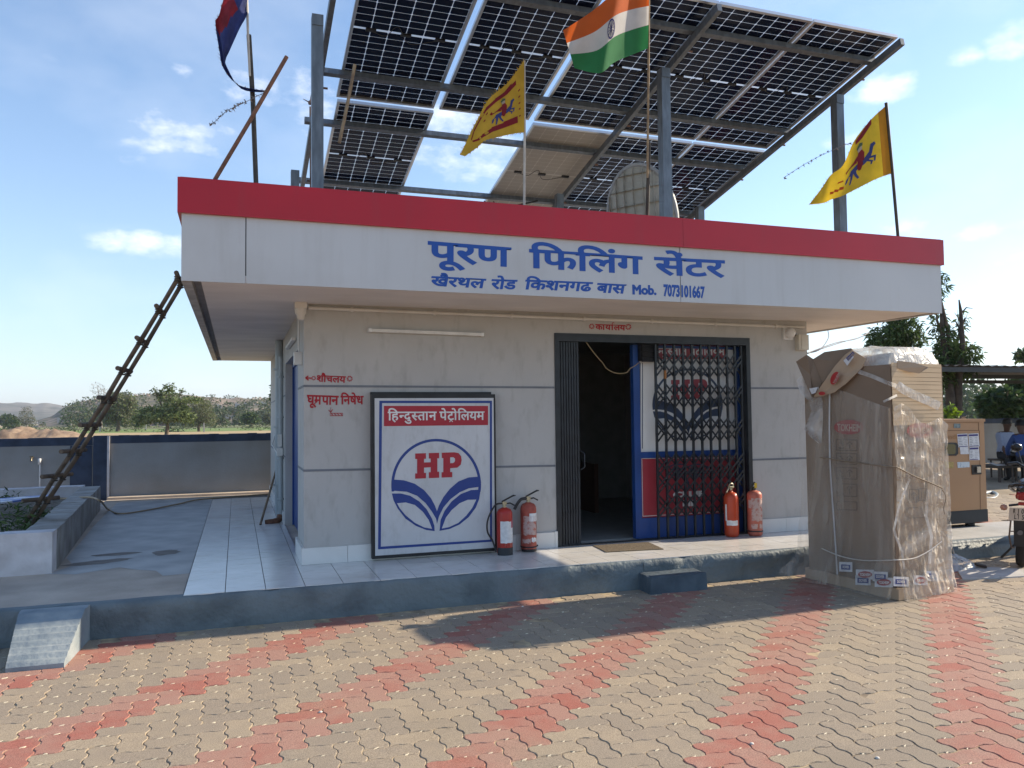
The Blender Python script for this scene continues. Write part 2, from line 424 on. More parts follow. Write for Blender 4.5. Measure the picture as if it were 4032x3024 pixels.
def pavers(x0, x1, y0, y1, z, name, label, seed=3, off=0., flecks=False):
    FL = []
    rnd = random.Random(seed)
    V, F, MI, SH = [], [], [], []
    d = .0085
    HA = .72
    prof = [(0, 0), (.16, d), (.39, d), (.61, -d), (.84, -d)]
    def outline(cx, cy, w, h):
        pts = []
        for i in range(w):                     # bottom edge, left to right
            pts += [(cx + (i + s) * CELL, cy + o * HA) for s, o in prof]
        for j in range(h):
            pts += [(cx + w * CELL + o, cy + (j + s) * CELL) for s, o in prof]
        for i in range(w):                     # top edge runs back along the same profile
            pts += [(cx + (w - i - s_) * CELL, cy + h * CELL + o * HA) for s_, o in [(0, 0)] + [(1 - s, o) for s, o in prof[:0:-1]]]
        for j in range(h):
            pts += [(cx + o, cy + (h - j - s_) * CELL) for s_, o in [(0, 0)] + [(1 - s, o) for s, o in prof[:0:-1]]]
        return pts
    i0, i1 = math.floor(x0 / CELL), math.ceil(x1 / CELL); j0, j1 = math.floor(y0 / CELL), math.ceil(y1 / CELL)
    sh0 = 1.36 - .0                            # x - y of the edge of a red row
    for i in range(i0, i1):
        for j in range(j0, j1):
            k = (i - j) % 4
            if k == 0: w_, h_ = 2, 1
            elif k == 3: w_, h_ = 1, 2
            else: continue
            row = ((i - j) - (i - j) % 4) // 4
            px, py = i * CELL + off, j * CELL
            if py + h_ * CELL > y1 + .02: continue
            red = row % 3 == RED_ROW
            o = outline(px, py, w_, h_)
            FL += [(px + (q_ + .5) * CELL, py) for q_ in range(w_)]
            cx, cy = px + w_ * CELL / 2, py + h_ * CELL / 2
            dz = rnd.uniform(-.0016, .0016) - (rnd.uniform(.001, .0035) if rnd.random() < .08 else 0); tx, ty = rnd.uniform(-.008, .008), rnd.uniform(-.008, .008); rot = rnd.uniform(-.010, .010)
            gap = rnd.uniform(.0014, .0032)
            n = len(o); b = len(V)
            for ins, dd in ((gap + .0032, 0), (gap, -.0034), (gap, -.02)):
                fx = 1 - 2 * ins / (w_ * CELL); fy = 1 - 2 * ins / (h_ * CELL)
                for (ox, oy) in o:
                    ax, ay = (ox - cx) * fx, (oy - cy) * fy
                    ax, ay = ax - rot * ay, ay + rot * ax
                    V.append((cx + ax, cy + ay, z + dz + ax * tx + ay * ty + dd))
            F.append(tuple(range(b, b + n)))
            for r_ in (0, 1):
                F += [(b + r_ * n + q, b + r_ * n + n + q, b + r_ * n + n + (q + 1) % n, b + r_ * n + (q + 1) % n) for q in range(n)]
            cnt = 1 + 2 * n
            MI += [1 if red else 0] * cnt; s = rnd.random() * (1.25 if rnd.random() < .9 else 2); SH += [s] * cnt
    me = bpy.data.meshes.new(name)
    me.from_pydata([(x, y, zz) for x, y, zz in V], [], F)
    # sand in the joints
    b = len(V)
    for m in pav_ms[:2]: me.materials.append(m)
    me.polygons.foreach_set('material_index', MI)
    a = me.attributes.new('shade', 'FLOAT', 'FACE'); a.data.foreach_set('value', SH)
    me.update()
    o = bpy.data.objects.new(name, me); col.objects.link(o)
    if flecks:  # pale chips stand in for joint edges caught by the low sun
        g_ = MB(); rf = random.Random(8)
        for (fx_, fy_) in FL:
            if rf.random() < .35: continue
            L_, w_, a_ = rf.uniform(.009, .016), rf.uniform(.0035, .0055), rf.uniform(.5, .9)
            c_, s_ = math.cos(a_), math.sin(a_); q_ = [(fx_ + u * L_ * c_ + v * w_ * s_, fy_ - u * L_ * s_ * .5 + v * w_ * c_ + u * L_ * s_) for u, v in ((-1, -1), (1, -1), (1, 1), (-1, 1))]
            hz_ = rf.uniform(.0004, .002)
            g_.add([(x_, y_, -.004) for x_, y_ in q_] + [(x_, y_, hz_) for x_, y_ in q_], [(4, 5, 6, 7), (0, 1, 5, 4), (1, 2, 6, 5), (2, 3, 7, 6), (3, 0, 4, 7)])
        tag(g_.build('sunlit_flecks', mat('sunlit_mortar', (.72, .64, .48), .9, var=.2, scale=30), None, fix=None), 'pale mortar flecks painted for sunlit edges in the paving joints', 'mortar', kind='stuff')
    return struct(o, label, 'paving')
RED_ROW = 2
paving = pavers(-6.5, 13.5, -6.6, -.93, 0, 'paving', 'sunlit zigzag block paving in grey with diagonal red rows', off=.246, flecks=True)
s = MB(); s.add([(-30, -30, -.0046), (40, -30, -.0046), (40, -.93, -.0046), (-30, -.93, -.0046)], [(0, 1, 2, 3)])
struct(s.build('joint_sand', mat('joint_sand', (.52, .40, .24), .95, var=.25, scale=9, c2=(.20, .155, .11))), 'sand between and around the paving blocks', 'sand')

# ================================================================ platform, kerb, tiles, apron
b = MB()
b.box((-9, -.93, -.04), (6.2, 7.78, .25))
struct(b.build('platform', conc_m), 'raised concrete platform that carries the office', 'platform')
def kerb(x0, x1, zt, name, label, rough=.006, seed=1, yf=-.99):
    rnd = random.Random(seed); g = MB()
    prof = [(0, -.03), (-.002, .03), (.002, .09), (-.003, .15), (0, zt - .055), (.004, zt - .02), (.018, zt - .003), (.06, zt), (.10, zt)]
    n = int((x1 - x0) / .045); V = []
    import mathutils
    for i in range(n + 1):
        x = x0 + (x1 - x0) * i / n
        for k, (dy, z) in enumerate(prof):
            q = mathutils.noise.noise((x * 2.3, z * 7, seed)) * rough * 2 + mathutils.noise.noise((x * 11, z * 16, seed + 5)) * rough
            chip = max(0, mathutils.noise.noise((x * 4.5, 3.1, seed)) - .18) * (.05 if k in (5, 6) else .012 if k == 7 else 0)
            zz = z if k == 0 else z + q * .4 - chip * (.9 if k > 4 else 0)
            V.append((x, yf + dy + q + chip * .8, min(zz, zt)))
    m = len(prof)
    g.add(V, [(i * m + k, (i + 1) * m + k, (i + 1) * m + k + 1, i * m + k + 1) for i in range(n) for k in range(m - 1)], 0, True)
    g.add([(x1, yf, -.03), (x1, yf + .1, -.03), (x1, yf + .1, zt), (x1, yf + .02, zt)], [(0, 1, 2, 3)])
    return struct(g.build(name, kerb_m), label, 'kerb')
kerb(-9, 3.0, .262, 'kerb', 'blue grey painted kerb along the front of the platform')
kerb(3.0, 6.22, .262, 'kerb', 'crumbling dark kerb between the step and the wrapped carton', rough=.015, seed=4)
kerb(6.24, 15, .198, 'kerb', 'low dark kerb in front of the generator', rough=.005, seed=9)
b = MB(); b.box((6.22, -.9, -.04), (15, .02, .192))
struct(b.build('generator_slab', mat('grey_slab', (.36, .355, .34), .8, var=.2, scale=2, bump=.2)), 'grey concrete slab under the generator', 'slab')
b = MB(); b.box((6.22, .03, -.04), (20, 9.6, .15))
struct(b.build('yard', mat('yard_dirt', (.30, .24, .17), .95, var=.25, scale=1.2, bump=.3, bscale=12)), 'dusty yard behind the generator slab', 'yard')
RED_ROW = 1
pavers(8.6, 13.5, .12, 2.6, .19, 'yard_paving', 'patch of pink and cream block paving behind the generator', 5)
# tiles
t = MB(); g = MB()
g.box((-.985, -.905, .25), (6.2, .0, .2575)); g.box((-.985, .003, .25), (-.0, 7.6, .2575))
rnd = random.Random(2)
T0, TS = -.979, .305
def tile(x0, x1, y0, y1):
    if x1 - x0 < .03 or y1 - y0 < .03: return
    z = .2645 + rnd.uniform(-.0005, .0005)
    a, c = rnd.uniform(-.0006, .0006), rnd.uniform(-.0006, .0006)
    x0 += .003; x1 -= .003; y0 += .002; y1 -= .002
    t.hexa([(x0, y0, .258), (x1, y0, .258), (x1, y1, .258), (x0, y1, .258), (x0, y0, z - a - c), (x1, y0, z + a - c), (x1, y1, z + a + c), (x0, y1, z - a + c)])
for i in range(24):
    for j in range(26):
        x0, y0 = T0 + i * TS, -.972 + j * TS
        if x0 > 6.1: continue
        if y0 < -.05: tile(x0, min(x0 + TS, 6.19), y0 + (.0 if j else .012), min(y0 + TS, -.0 if x0 > -.05 else 9))
        elif x0 < -.05: tile(x0, min(x0 + TS, -.0), y0, y0 + TS)
struct(g.build('tile_bed', grout_m), 'dark grout bed under the white floor tiles', 'grout')
struct(t.build('tile_floor', tile_m), 'white square floor tiles round the office', 'floor')
# ragged smooth cement on the apron left of the tiles
pts = [(-.985, .05), (-1.2, .02), (-1.28, .30), (-1.45, .42), (-1.62, .62), (-1.95, .40), (-2.2, .52), (-2.05, .9), (-2.2, 1.4), (-2.25, 2.4), (-2.35, 4.0), (-2.42, 5.6), (-2.48, 7.2), (-1.6, 7.35), (-.985, 7.4)]
g = MB(); g.add([(x, y, .2515) for x, y in pts], [tuple(range(len(pts)))])
struct(g.build('cement_skim', conc2_m), 'patchy blue grey cement skim beside the tiles', 'cement')
for k, (cx, cy, rx, ry, a) in enumerate([(-1.75, 1.45, .22, .09, .1), (-1.85, 1.0, .30, .13, .25), (-1.28, 1.35, .13, .18, .1)]):
    g = MB(); r2 = random.Random(k)
    g.add([(cx + rx * math.cos(q / 18 * 6.283) * r2.uniform(.8, 1.15), cy + ry * math.sin(q / 18 * 6.283) * r2.uniform(.8, 1.15) + a * rx * math.cos(q / 18 * 6.283), .2535) for q in range(18)], [tuple(range(18))])
    struct(g.build('worn_patch', mat('worn_cement', (.25, .22, .19), .85, var=.2, scale=9)), 'brown worn patch in the cement skim', 'cement')

# ================================================================ office building
B = thing('office_building', (BW / 2, BD / 2, .25), 'single storey grey filling station office with red topped white fascia', 'building')
DX0, DX1, DZ = 2.535, 4.945, 2.485
m = MB(); TH = .23
ld = [(.76, 2.99, .107, 2.33), (4.52, 5.34, .06, 2.30)]      # openings in the left wall: y0, y1, depth, head
m.box((0, 0, .25), (DX0, TH, H1)); m.box((DX1, 0, .25), (BW, TH, H1)); m.box((DX0, 0, DZ), (DX1, TH, H1))
m.box((0, TH, .25), (TH, ld[0][0], H1)); m.box((0, ld[0][1], .25), (TH, ld[1][0], H1)); m.box((0, ld[1][1], .25), (TH, BD, H1))
for y0, y1, dp, hd in ld: m.box((0, y0, hd), (TH, y1, H1))
m.box((BW - TH, TH, .25), (BW, BD, H1)); m.box((TH, BD - TH, .25), (BW - TH, BD, H1))
m.build('wall', wall_m, B)
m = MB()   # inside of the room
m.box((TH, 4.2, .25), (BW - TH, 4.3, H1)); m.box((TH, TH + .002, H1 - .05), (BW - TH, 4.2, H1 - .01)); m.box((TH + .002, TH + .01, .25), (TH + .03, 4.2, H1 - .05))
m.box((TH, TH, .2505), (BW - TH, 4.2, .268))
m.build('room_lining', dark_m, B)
# left wall doors
for k, (y0, y1, dp, hd) in enumerate(ld):
    m = MB(); m.box((dp, y0 + .05, .27), (dp + .03, y1 - .05, hd - .05))
    d_ = m.build('door', blue_m, B)
    m = MB(); m.box((dp - .02, y0 + .002, .266), (dp + .04, y0 + .05, hd - .002)); m.box((dp - .02, y1 - .05, .266), (dp + .04, y1 - .002, hd - .002)); m.box((dp - .02, y0 + .05, hd - .05), (dp + .04, y1 - .05, hd - .002))
    m.build('frame', blue_m, d_)
    m = MB(); m.box((dp - .05, y0 + .3, 1.30), (dp, y0 + .34, 1.36)); m.tube([(dp - .04, y0 + .32, 1.2), (dp - .06, y0 + .32, 1.3), (dp - .04, y0 + .32, 1.42)], .012); m.build('handle', galv_m, d_)
# skirting of white tiles, stripes
m = MB()
def skirt(a, c, face, zt=.42):
    (x0, y0), (x1, y1) = a, c; n = max(1, round(math.hypot(x1 - x0, y1 - y0) / .40))
    for i in range(n):
        u0, u1 = i / n, (i + 1) / n; e = .0015 / max(.1, math.hypot(x1 - x0, y1 - y0))
        p, q = (x0 + (x1 - x0) * (u0 + e), y0 + (y1 - y0) * (u0 + e)), (x0 + (x1 - x0) * (u1 - e), y0 + (y1 - y0) * (u1 - e))
        if face == 'f': m.box((p[0], -.024 - rnd.uniform(0, .002), .266), (q[0], -.001, zt + rnd.uniform(-.004, .004)))
        elif face == 'l': m.box((-.024, min(p[1], q[1]), .266), (-.001, max(p[1], q[1]), zt))
        else: m.box((BW + .001, min(p[1], q[1]), .266), (BW + .024, max(p[1], q[1]), zt))
for a_, c_, f_ in (((-.024, 0), (DX0 - .03, 0), 'f'), ((DX1 + .03, 0), (BW + .024, 0), 'f'), ((0, 0), (0, .76), 'l'), ((0, 3.0), (0, 4.5), 'l'), ((0, 5.36), (0, BD), 'l'), ((0, 0), (0, BD), 'r')):
    m = MB(); skirt(a_, c_, f_)
    if f_ == 'f' and a_[0] < 0: m.box((DX0 - .03, -.028, .266), (DX0 + .0, .10, .43))
    m.build('skirting', skirt_m, B)
for zb, dz in ((1.935, -.012), (1.146, -.04)):
    for x0, x1, za, zc in ((-.003, DX0 - .005, zb, zb + dz * .8), (DX1 + .005, BW + .003, zb + dz, zb + dz)):
        m = MB(); m.hexa([(x0, -.004, za - .021), (x1, -.004, zc - .021), (x1, -.0005, zc - .021), (x0, -.0005, za - .021), (x0, -.004, za), (x1, -.004, zc), (x1, -.0005, zc), (x0, -.0005, za)]); m.build('stripe', stripe_m, B)
    for y0, y1 in ((.0, .755), (3.0, 4.5), (5.36, BD)): m = MB(); m.box((-.004, y0, zb - .021), (-.0005, y1, zb)); m.build('stripe', stripe_m, B)
# roof: slab, soffit, fascia
FX0, FX1, FY = -1.031, 6.713, -1.078
m = MB(); m.box((-.96, -1.0, 2.76), (6.64, BD, 3.19))
roof = m.build('roof', mat('roof_slab', (.33, .31, .29), .9), B)
m = MB(); m.box((-.86, -1.04, H1), (6.56, BD - .004, 2.755))
m.build('soffit', soffit_m, B)
for x0, x1 in ((-1.0, -.93), (6.60, 6.68)): m = MB(); m.box((x0, -1.0, H1 - .004), (x1, BD, 2.757)); m.build('edge_flashing', mat('flashing', (.40, .38, .36), .5, .2, var=.3, scale=5), B)
m = MB()
seams = [-1.0, at(968, 1000, Y=-1.05).x, at(2678, 1050, Y=-1.05).x, 6.69]
for i in range(3): m.box((seams[i] + .004, -1.049, H1 - .003), (seams[i + 1] - .004, -1.041, H2 + .02))
m.box((-1.002, -1.049, H1 - .003), (-.996, BD, H2 + .02)); m.box((6.684, -1.049, H1 - .003), (6.69, BD, H2 + .02)); m.box((-.99, BD + .002, H1), (6.68, BD + .01, H2 + .02))
m.build('fascia_panel', white_m, B)
m = MB(); m.box((-.99, -1.039, H1 + .01), (6.68, -1.001, H2)); m.build('fascia_backing', mat('seam_dark', (.03, .028, .028), .8), B)
m = MB()
r0 = at(2690, 930, Y=FY).x
m.box((FX0, FY, H2), (r0 - .0015, FY + .04, H3)); m.box((r0 + .0015, FY + .001, H2), (FX1, FY + .04, H3))
m.box((FX0, FY + .04, H2), (FX0 + .04, BD + .02, H3)); m.box((FX1 - .04, FY + .04, H2), (FX1, BD + .02, H3)); m.box((FX0 + .04, BD, H2), (FX1 - .04, BD + .02, H3))
m.box((FX0 + .02, FY + .012, H3 - .01), (FX1 - .02, FY + .09, H3 + .006))
m.build('red_band', red_m, B)
# fascia lettering
YF = -1.049
def line(mb, wd, p, q, base, sh=0., hl=True):
    """word whose headline runs from pixel p to pixel q; base: pixel on its foot line under p"""
    a, c, f_ = at(*p, Y=YF), at(*q, Y=YF), at(*base, Y=YF)
    h = (a.z - f_.z) / HEAD
    put(mb, wd, a, c, h, (0, -1, 0), shear=sh, hx=HEAD)
bold = .028
m = MB()
line(m, word(['पूरण'], bold), (1684, 952), (2014, 978), (1684, 1026))
line(m, word(['िफिलंग'.replace('िफि', 'िफ' + 'ि').replace('िफिल', 'िफिल')], bold), (2083, 983), (2530, 1013), (2083, 1052))
line(m, word(['सेंटर'], bold), (2575, 1014), (2854, 1028), (2575, 1079))
m.build('sign_lettering', letter_m, B)
m = MB(); b2 = .034
line(m, word(['खैरथल'], b2), (1699, 1089), (1915, 1100), (1699, 1124), .22)
line(m, word(['रोड'], b2), (1936, 1101), (2038, 1104), (1936, 1136), .22)
line(m, word(['िकशनगढ'], b2), (2069, 1103), (2335, 1113), (2069, 1138), .22)
line(m, word(['बास'], b2), (2352, 1116), (2467, 1122), (2352, 1150), .22)
CAPH = max(v.y for v in glyph('M')[0])
def latin(mb, wd, p, q, base, n=(0, -1, 0), Y=None, sh=0., X=None):
    a, c, f_ = at(*p, Y=Y), at(*q, Y=Y), at(*base, Y=Y)
    V, F = wd; h = (a.z - f_.z) / CAPH
    put(mb, wd, a, c, h, n, shear=sh, hx=CAPH)
latin(m, word(['Mob.'], .05), (2489, 1123), (2584, 1126), (2489, 1157), Y=YF)
latin(m, word(['7073101667'], .045), (2612, 1122), (2775, 1131), (2612, 1164), Y=YF)
m.build('address_lettering', letter_m, B)

# ---- red hand painted words on the wall
def wline(mb, wd, p, q, base, Y=-.0015, sh=0):
    a, c, f_ = at(*p, Y=Y), at(*q, Y=Y), at(*base, Y=Y)
    put(mb, wd, a, c, (a.z - f_.z) / HEAD, (0, -1, 0), hx=HEAD, shear=sh)
def rosette(mb, x, y, r=17):
    for k in range(8):
        a = k * math.pi / 4 + .2
        pts = [(x + r * .45 * math.cos(a - .25), y + r * .45 * math.sin(a - .25)), (x + r * math.cos(a - .28), y + r * math.sin(a - .28)), (x + r * math.cos(a + .28), y + r * math.sin(a + .28)), (x + r * .45 * math.cos(a + .25), y + r * .45 * math.sin(a + .25))]
        mb.plate([at(*p_, Y=-.0012) for p_ in pts], (0, -.0008, 0))
m = MB()
wline(m, word(['शौचलय'], .03), (1247, 1478), (1362, 1483), (1247, 1502))
rosette(m, 1235, 1489, 9); rosette(m, 1377, 1491, 12)
for st in ([(1203, 1488), (1227, 1489)], [(1214, 1480), (1203, 1488), (1215, 1497)]):
    pts = st
    for i in range(len(pts) - 1): m.bar(at(*pts[i], Y=-.002), at(*pts[i + 1], Y=-.002), .002, .012, up=(0, 0, 1))
m.build('toilet_lettering', rlet_m, B)
m = MB()
wline(m, word(['घूम', ('~', [([(-.62, .02), (-.35, .20)], .075)]), 'पान'], .03), (1209, 1556), (1334, 1560), (1209, 1590))
wline(m, word(['िनषेध'], .03), (1341, 1560), (1432, 1560), (1341, 1591))
pts = [(1300, 1627), (1349, 1627), (1349, 1637), (1300, 1637)]
for i in range(4): m.bar(at(*pts[i], Y=-.002), at(*pts[(i + 1) % 4], Y=-.002), .002, .006)
for st in ([(1302, 1604), (1302, 1624)], [(1294, 1614), (1302, 1624), (1310, 1612)]):
    for i in range(len(st) - 1): m.bar(at(*st[i], Y=-.002), at(*st[i + 1], Y=-.002), .002, .006)
for k in range(4): m.bar(at(1304 + k * 12, 1629, Y=-.002), at(1312 + k * 12, 1635, Y=-.002), .002, .007)
m.build('no_smoking_lettering', rlet_m, B)
m = MB()
wline(m, word(['का', 'य', 'ा', ('~', [([(-.14, .62), (-.16, .78), (-.10, .90), (.02, .90), (.06, .82)], .07)]), 'लय'], .03), (2344, 1277), (2462, 1281), (2344, 1297))
rosette(m, 2330, 1285, 11); rosette(m, 2474, 1287, 12)
m.build('office_lettering', rlet_m, B)

# ================================================================ doorway: frame, folding grille, glazed partition
D = MB()
D.box((DX0, -.012, .266), (DX0 + .05, .10, DZ)); D.box((DX1 - .05, -.012, .266), (DX1, .10, DZ)); D.box((DX0 + .05, -.012, DZ - .085), (DX1 - .05, .10, DZ)); D.box((DX0 + .05, .02, .266), (DX1 - .05, .06, .276))
fr = D.build('gate_frame', gate_m, B)
def grille(xs, name, lattice, parent, zs):
    g_ = MB().box((0, 0, 0), (0, 0, 0)) if False else MB()
    x0, x1 = xs[0], xs[-1]
    for k, x in enumerate(xs): g_.box((x - .011, .028, .276), (x + .011, .052, DZ - .087))
    if not lattice:
        for zc in (.62, .95, 1.3, 1.66, 2.02, 2.25):
            for k, x in enumerate(xs): g_.box((x - .009, .021, zc - .012), (x + .009, .0279, zc + .012))
    gr = g_.build(name, gate_m, parent)
    if lattice:
        l = MB()
        for zc, hh in zs:
            for k in range(-1, len(xs) - 1):
                for s_ in (-1, 1):
                    xa, xb = (xs[k] if k >= 0 else xs[0]), xs[min(k + 2, len(xs) - 1)]
                    if xb - xa < .05: continue
                    f_ = (xb - xa) / (xs[1] - xs[0]) / 2
                    za, zb_ = (zc - hh * f_, zc + hh * f_) if s_ > 0 else (zc + hh * f_, zc - hh * f_)
                    l.bar((xa, .02 if s_ > 0 else .056, za), (xb, .02 if s_ > 0 else .056, zb_), .004, .019, up=(0, 0, 1))
        l.build('lattice', gate_m, gr)
    else:
        h = MB(); h.tube([(x1 + .012, .015, 1.05), (x1 + .05, -.005, 1.08), (x1 + .05, -.005, 1.22), (x1 + .012, .015, 1.25)], .008); h.build('handle', gate_m, gr)
    return gr
xa = at(2193, 1700, Y=.04).x; xb = at(2276, 1700, Y=.04).x
grille([xa + (xb - xa) * k / 8 for k in range(9)], 'folded_grille', False, B, None)
xs = [at(2000 + v * .4973, 1700, Y=.04).x for v in (1178, 1252, 1326, 1396, 1467, 1537, 1606, 1676, 1745, 1808, 1858)]
zrow = [at(2750, 1150 + v * .4973, Y=.04).z for v in (600, 815, 1085, 1210)] 
grille(xs, 'sliding_grille', True, B, [(at(2750, 1150 + v * .4973, Y=.04).z, .135) for v in (570, 810, 1080)] + [(at(2750, 1850 + v * .452, Y=.04).z, .125) for v in (-60, 85, 290)])
# partition behind the grille
YP = .16
def C6(x, y): return (2000 + x * .4973, 1150 + y * .4973)
def pp(x, y, Y): return at(*C6(x, y), Y=Y)
m = MB()
zb, zt_ = .27, DZ - .09
xl = pp(990, 900, YP).x; xm = pp(1040, 900, YP).x; xr = pp(1870, 900, YP).x
zmid0, zmid1 = pp(1400, 1305, YP).z, pp(1400, 1258, YP).z
z0 = at(2700, 2030, Y=YP).z; z00 = at(2700, 2090, Y=YP).z
m.box((xl, YP - .02, zb), (xm, YP + .05, zt_)); m.box((pp(1815, 900, YP).x, YP - .02, zb), (xr, YP + .05, zt_)); m.box((xm, YP - .02, zmid0), (pp(1815, 900, YP).x, YP + .05, zmid1)); m.box((xm, YP - .02, zb), (pp(1815, 900, YP).x, YP + .05, z0))
m.box((xm, YP - .02, zt_ - .03), (pp(1815, 900, YP).x, YP + .05, zt_))
part = m.build('partition_frame', blue_m, B)
m = MB(); m.box((xm + .002, YP, zmid1 + .002), (pp(1815, 900, YP).x - .002, YP + .02, zt_ - .032)); up_ = m.build('upper_sign', mat('sign_white', (.68, .67, .65), .3, var=.06, scale=3), part)
m = MB(); m.box((xm + .002, YP, z0 + .002), (pp(1815, 900, YP).x - .002, YP + .02, zmid0 - .002)); lo_ = m.build('lower_sign', mat('sign_red', (.34, .035, .05), .3, var=.08, scale=3), part)
LOGO = {}
def C5(x, y): return (1344 + x * .45208, 1500 + y * .45208)
def logo(fn, d, parent, mb_, mr_, mw_):
    """round emblem: fn maps drawing units to world points, d = offset per layer towards the viewer"""
    d = Vector(d)
    blue, red, white = MB(), MB(), MB()
    cx, cy, ro, rv = 826, 908, 391, 404
    n = 44; arc = [math.radians(-8 + 196 * i / n) for i in range(n + 1)]
    for i in range(n):
        q = [(cx + (ro - k) * math.cos(a), cy - (rv - k) * math.sin(a)) for k, a in ((0, arc[i]), (0, arc[i + 1]), (23, arc[i + 1]), (23, arc[i]))]
        blue.plate([fn(*p_) for p_ in q], d * .8)
    for pl in ([(450, 858), (545, 865), (640, 895), (720, 950), (780, 1020), (815, 1085), (833, 1135), (833, 1245), (825, 1200), (790, 1140), (735, 1065), (660, 1000), (570, 965), (437, 955), (437, 905)],
               [(1203, 833), (1110, 840), (1020, 875), (945, 940), (890, 1010), (850, 1085), (833, 1135), (833, 1245), (850, 1180), (890, 1100), (950, 1030), (1030, 970), (1110, 935), (1215, 920), (1217, 880)],
               [(440, 980), (520, 980), (600, 1000), (680, 1050), (745, 1120), (790, 1200), (810, 1260), (813, 1308), (740, 1298), (650, 1262), (560, 1200), (490, 1110), (455, 1040)],
               [(1213, 947), (1130, 950), (1040, 985), (960, 1050), (900, 1130), (865, 1210), (855, 1305), (940, 1290), (1030, 1250), (1110, 1185), (1170, 1105), (1200, 1030)]):
        blue.plate([fn(*p_) for p_ in pl], d)
    for pl in ([(485, 1065), (560, 1058), (640, 1080), (710, 1140), (760, 1210), (790, 1288), (720, 1275), (640, 1235), (560, 1170), (510, 1110)],
               [(1175, 1033), (1100, 1035), (1030, 1065), (960, 1125), (910, 1190), (875, 1285), (940, 1272), (1020, 1235), (1090, 1170), (1140, 1105)],
               ):
        wl = MB(); wl.plate([fn(*p_) + d for p_ in pl], d); wl.build('emblem_inlay', mw_, parent)
    red.plate([fn(*p_) for p_ in [(643, 632), (737, 629), (737, 678), (720, 678), (720, 710), (778, 708), (778, 676), (762, 676), (762, 628), (852, 625), (852, 674), (836, 674), (836, 790), (852, 790), (852, 843), (762, 847), (762, 795), (778, 795), (778, 752), (720, 755), (720, 800), (737, 800), (737, 848), (643, 852), (643, 805), (660, 805), (660, 680), (643, 680)]], d)
    red.plate([fn(*p_) for p_ in [(875, 625), (985, 621), (1020, 628), (1043, 655), (1048, 690), (1040, 730), (1010, 755), (948, 760), (948, 793), (966, 793), (966, 838), (873, 842), (873, 795), (888, 795), (888, 672), (875, 672)]], d)
    white.plate([fn(*p_) + d for p_ in [(948, 665), (975, 665), (988, 675), (990, 692), (985, 706), (972, 715), (948, 716)]], d)
    blue.build('emblem', mb_, parent); red.build('emblem_lettering', mr_, parent); white.build('emblem_inlay', mw_, parent)
def petrol(mb, Y, p, q, base):
    a, c, f_ = at(*p, Y=Y), at(*q, Y=Y), at(*base, Y=Y)
    wd = word(['िह', ('न', .62), 'दु', ('स', .66), 'ता', 'न', ' ', 'पे', 'टो', ('~', [([(-.62, -.15), (-.50, -.02), (-.38, -.15)], .06)]), 'िलयम'], .02)
    put(mb, wd, a, c, (a.z - f_.z) / HEAD, (0, -1, 0), hx=HEAD)
YS = YP - .001
fn2 = lambda x, y: pp(1422 + (x - 826) * .712, 893 + (y - 908) * .712, YS)
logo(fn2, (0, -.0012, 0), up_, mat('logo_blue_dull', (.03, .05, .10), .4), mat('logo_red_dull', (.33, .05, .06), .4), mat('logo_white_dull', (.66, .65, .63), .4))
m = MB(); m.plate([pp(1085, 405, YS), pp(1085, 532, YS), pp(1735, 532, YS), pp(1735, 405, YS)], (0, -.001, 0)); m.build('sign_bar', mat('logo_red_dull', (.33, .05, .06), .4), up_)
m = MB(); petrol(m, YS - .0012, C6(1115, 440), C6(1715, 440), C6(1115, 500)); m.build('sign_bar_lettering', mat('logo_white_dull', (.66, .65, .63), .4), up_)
m = MB()
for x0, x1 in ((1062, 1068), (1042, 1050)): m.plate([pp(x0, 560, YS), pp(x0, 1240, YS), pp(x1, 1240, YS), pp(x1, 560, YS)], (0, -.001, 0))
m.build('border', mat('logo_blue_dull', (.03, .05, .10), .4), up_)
# lower sign: stylised pair of eyes and the word below
m = MB()
def C2(x, y): return (2100 + x * .45208, 1850 + y * .45208)
def eye(cx, cy, s):
    for st, wd in (([(-75, 5), (-45, -35), (0, -48), (45, -32), (80, 8)], 16), ([(-70, 20), (-30, 45), (20, 42), (60, 22)], 12), ([(-14, -18), (14, -18), (20, 5), (8, 24), (-12, 22), (-20, 2)], 20), ([(-90, -60), (-30, -92), (40, -88), (95, -58)], 12)):
        V, F = stroke([(cx + a * s, cy + b_ * .8) for a, b_ in st], wd)
        m.add([at(*C2(v.x, v.y), Y=YS - .0012) for v in V], F)
eye(1265, 25, -1); eye(1430, 25, 1)
V, F = stroke([(1340, 90), (1352, 110), (1352, 150), (1340, 170)], 14); m.add([at(*C2(v.x, v.y), Y=YS - .0012) for v in V], F)
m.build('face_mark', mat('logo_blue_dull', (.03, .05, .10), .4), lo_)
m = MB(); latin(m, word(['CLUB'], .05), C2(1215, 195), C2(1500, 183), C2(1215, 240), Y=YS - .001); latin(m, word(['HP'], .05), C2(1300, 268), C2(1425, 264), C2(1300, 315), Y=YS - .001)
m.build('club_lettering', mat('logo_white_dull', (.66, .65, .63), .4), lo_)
m = MB(); q = [pp(1066, 1325, YS), None]
for a_, c_ in (((1060, 1318), (1805, 1312)), ):
    A_, C_ = pp(*a_, YS), pp(*c_, YS); m.bar(A_, C_, .002, .006); zl = z0 + .02
    m.bar(A_, (A_.x, A_.y, zl), .006, .002); m.bar((A_.x, A_.y, zl), (C_.x, C_.y, zl), .002, .006); m.bar(C_, (C_.x, C_.y, zl), .006, .002)
m.build('border', mat('logo_white_dull', (.66, .65, .63), .4), lo_)
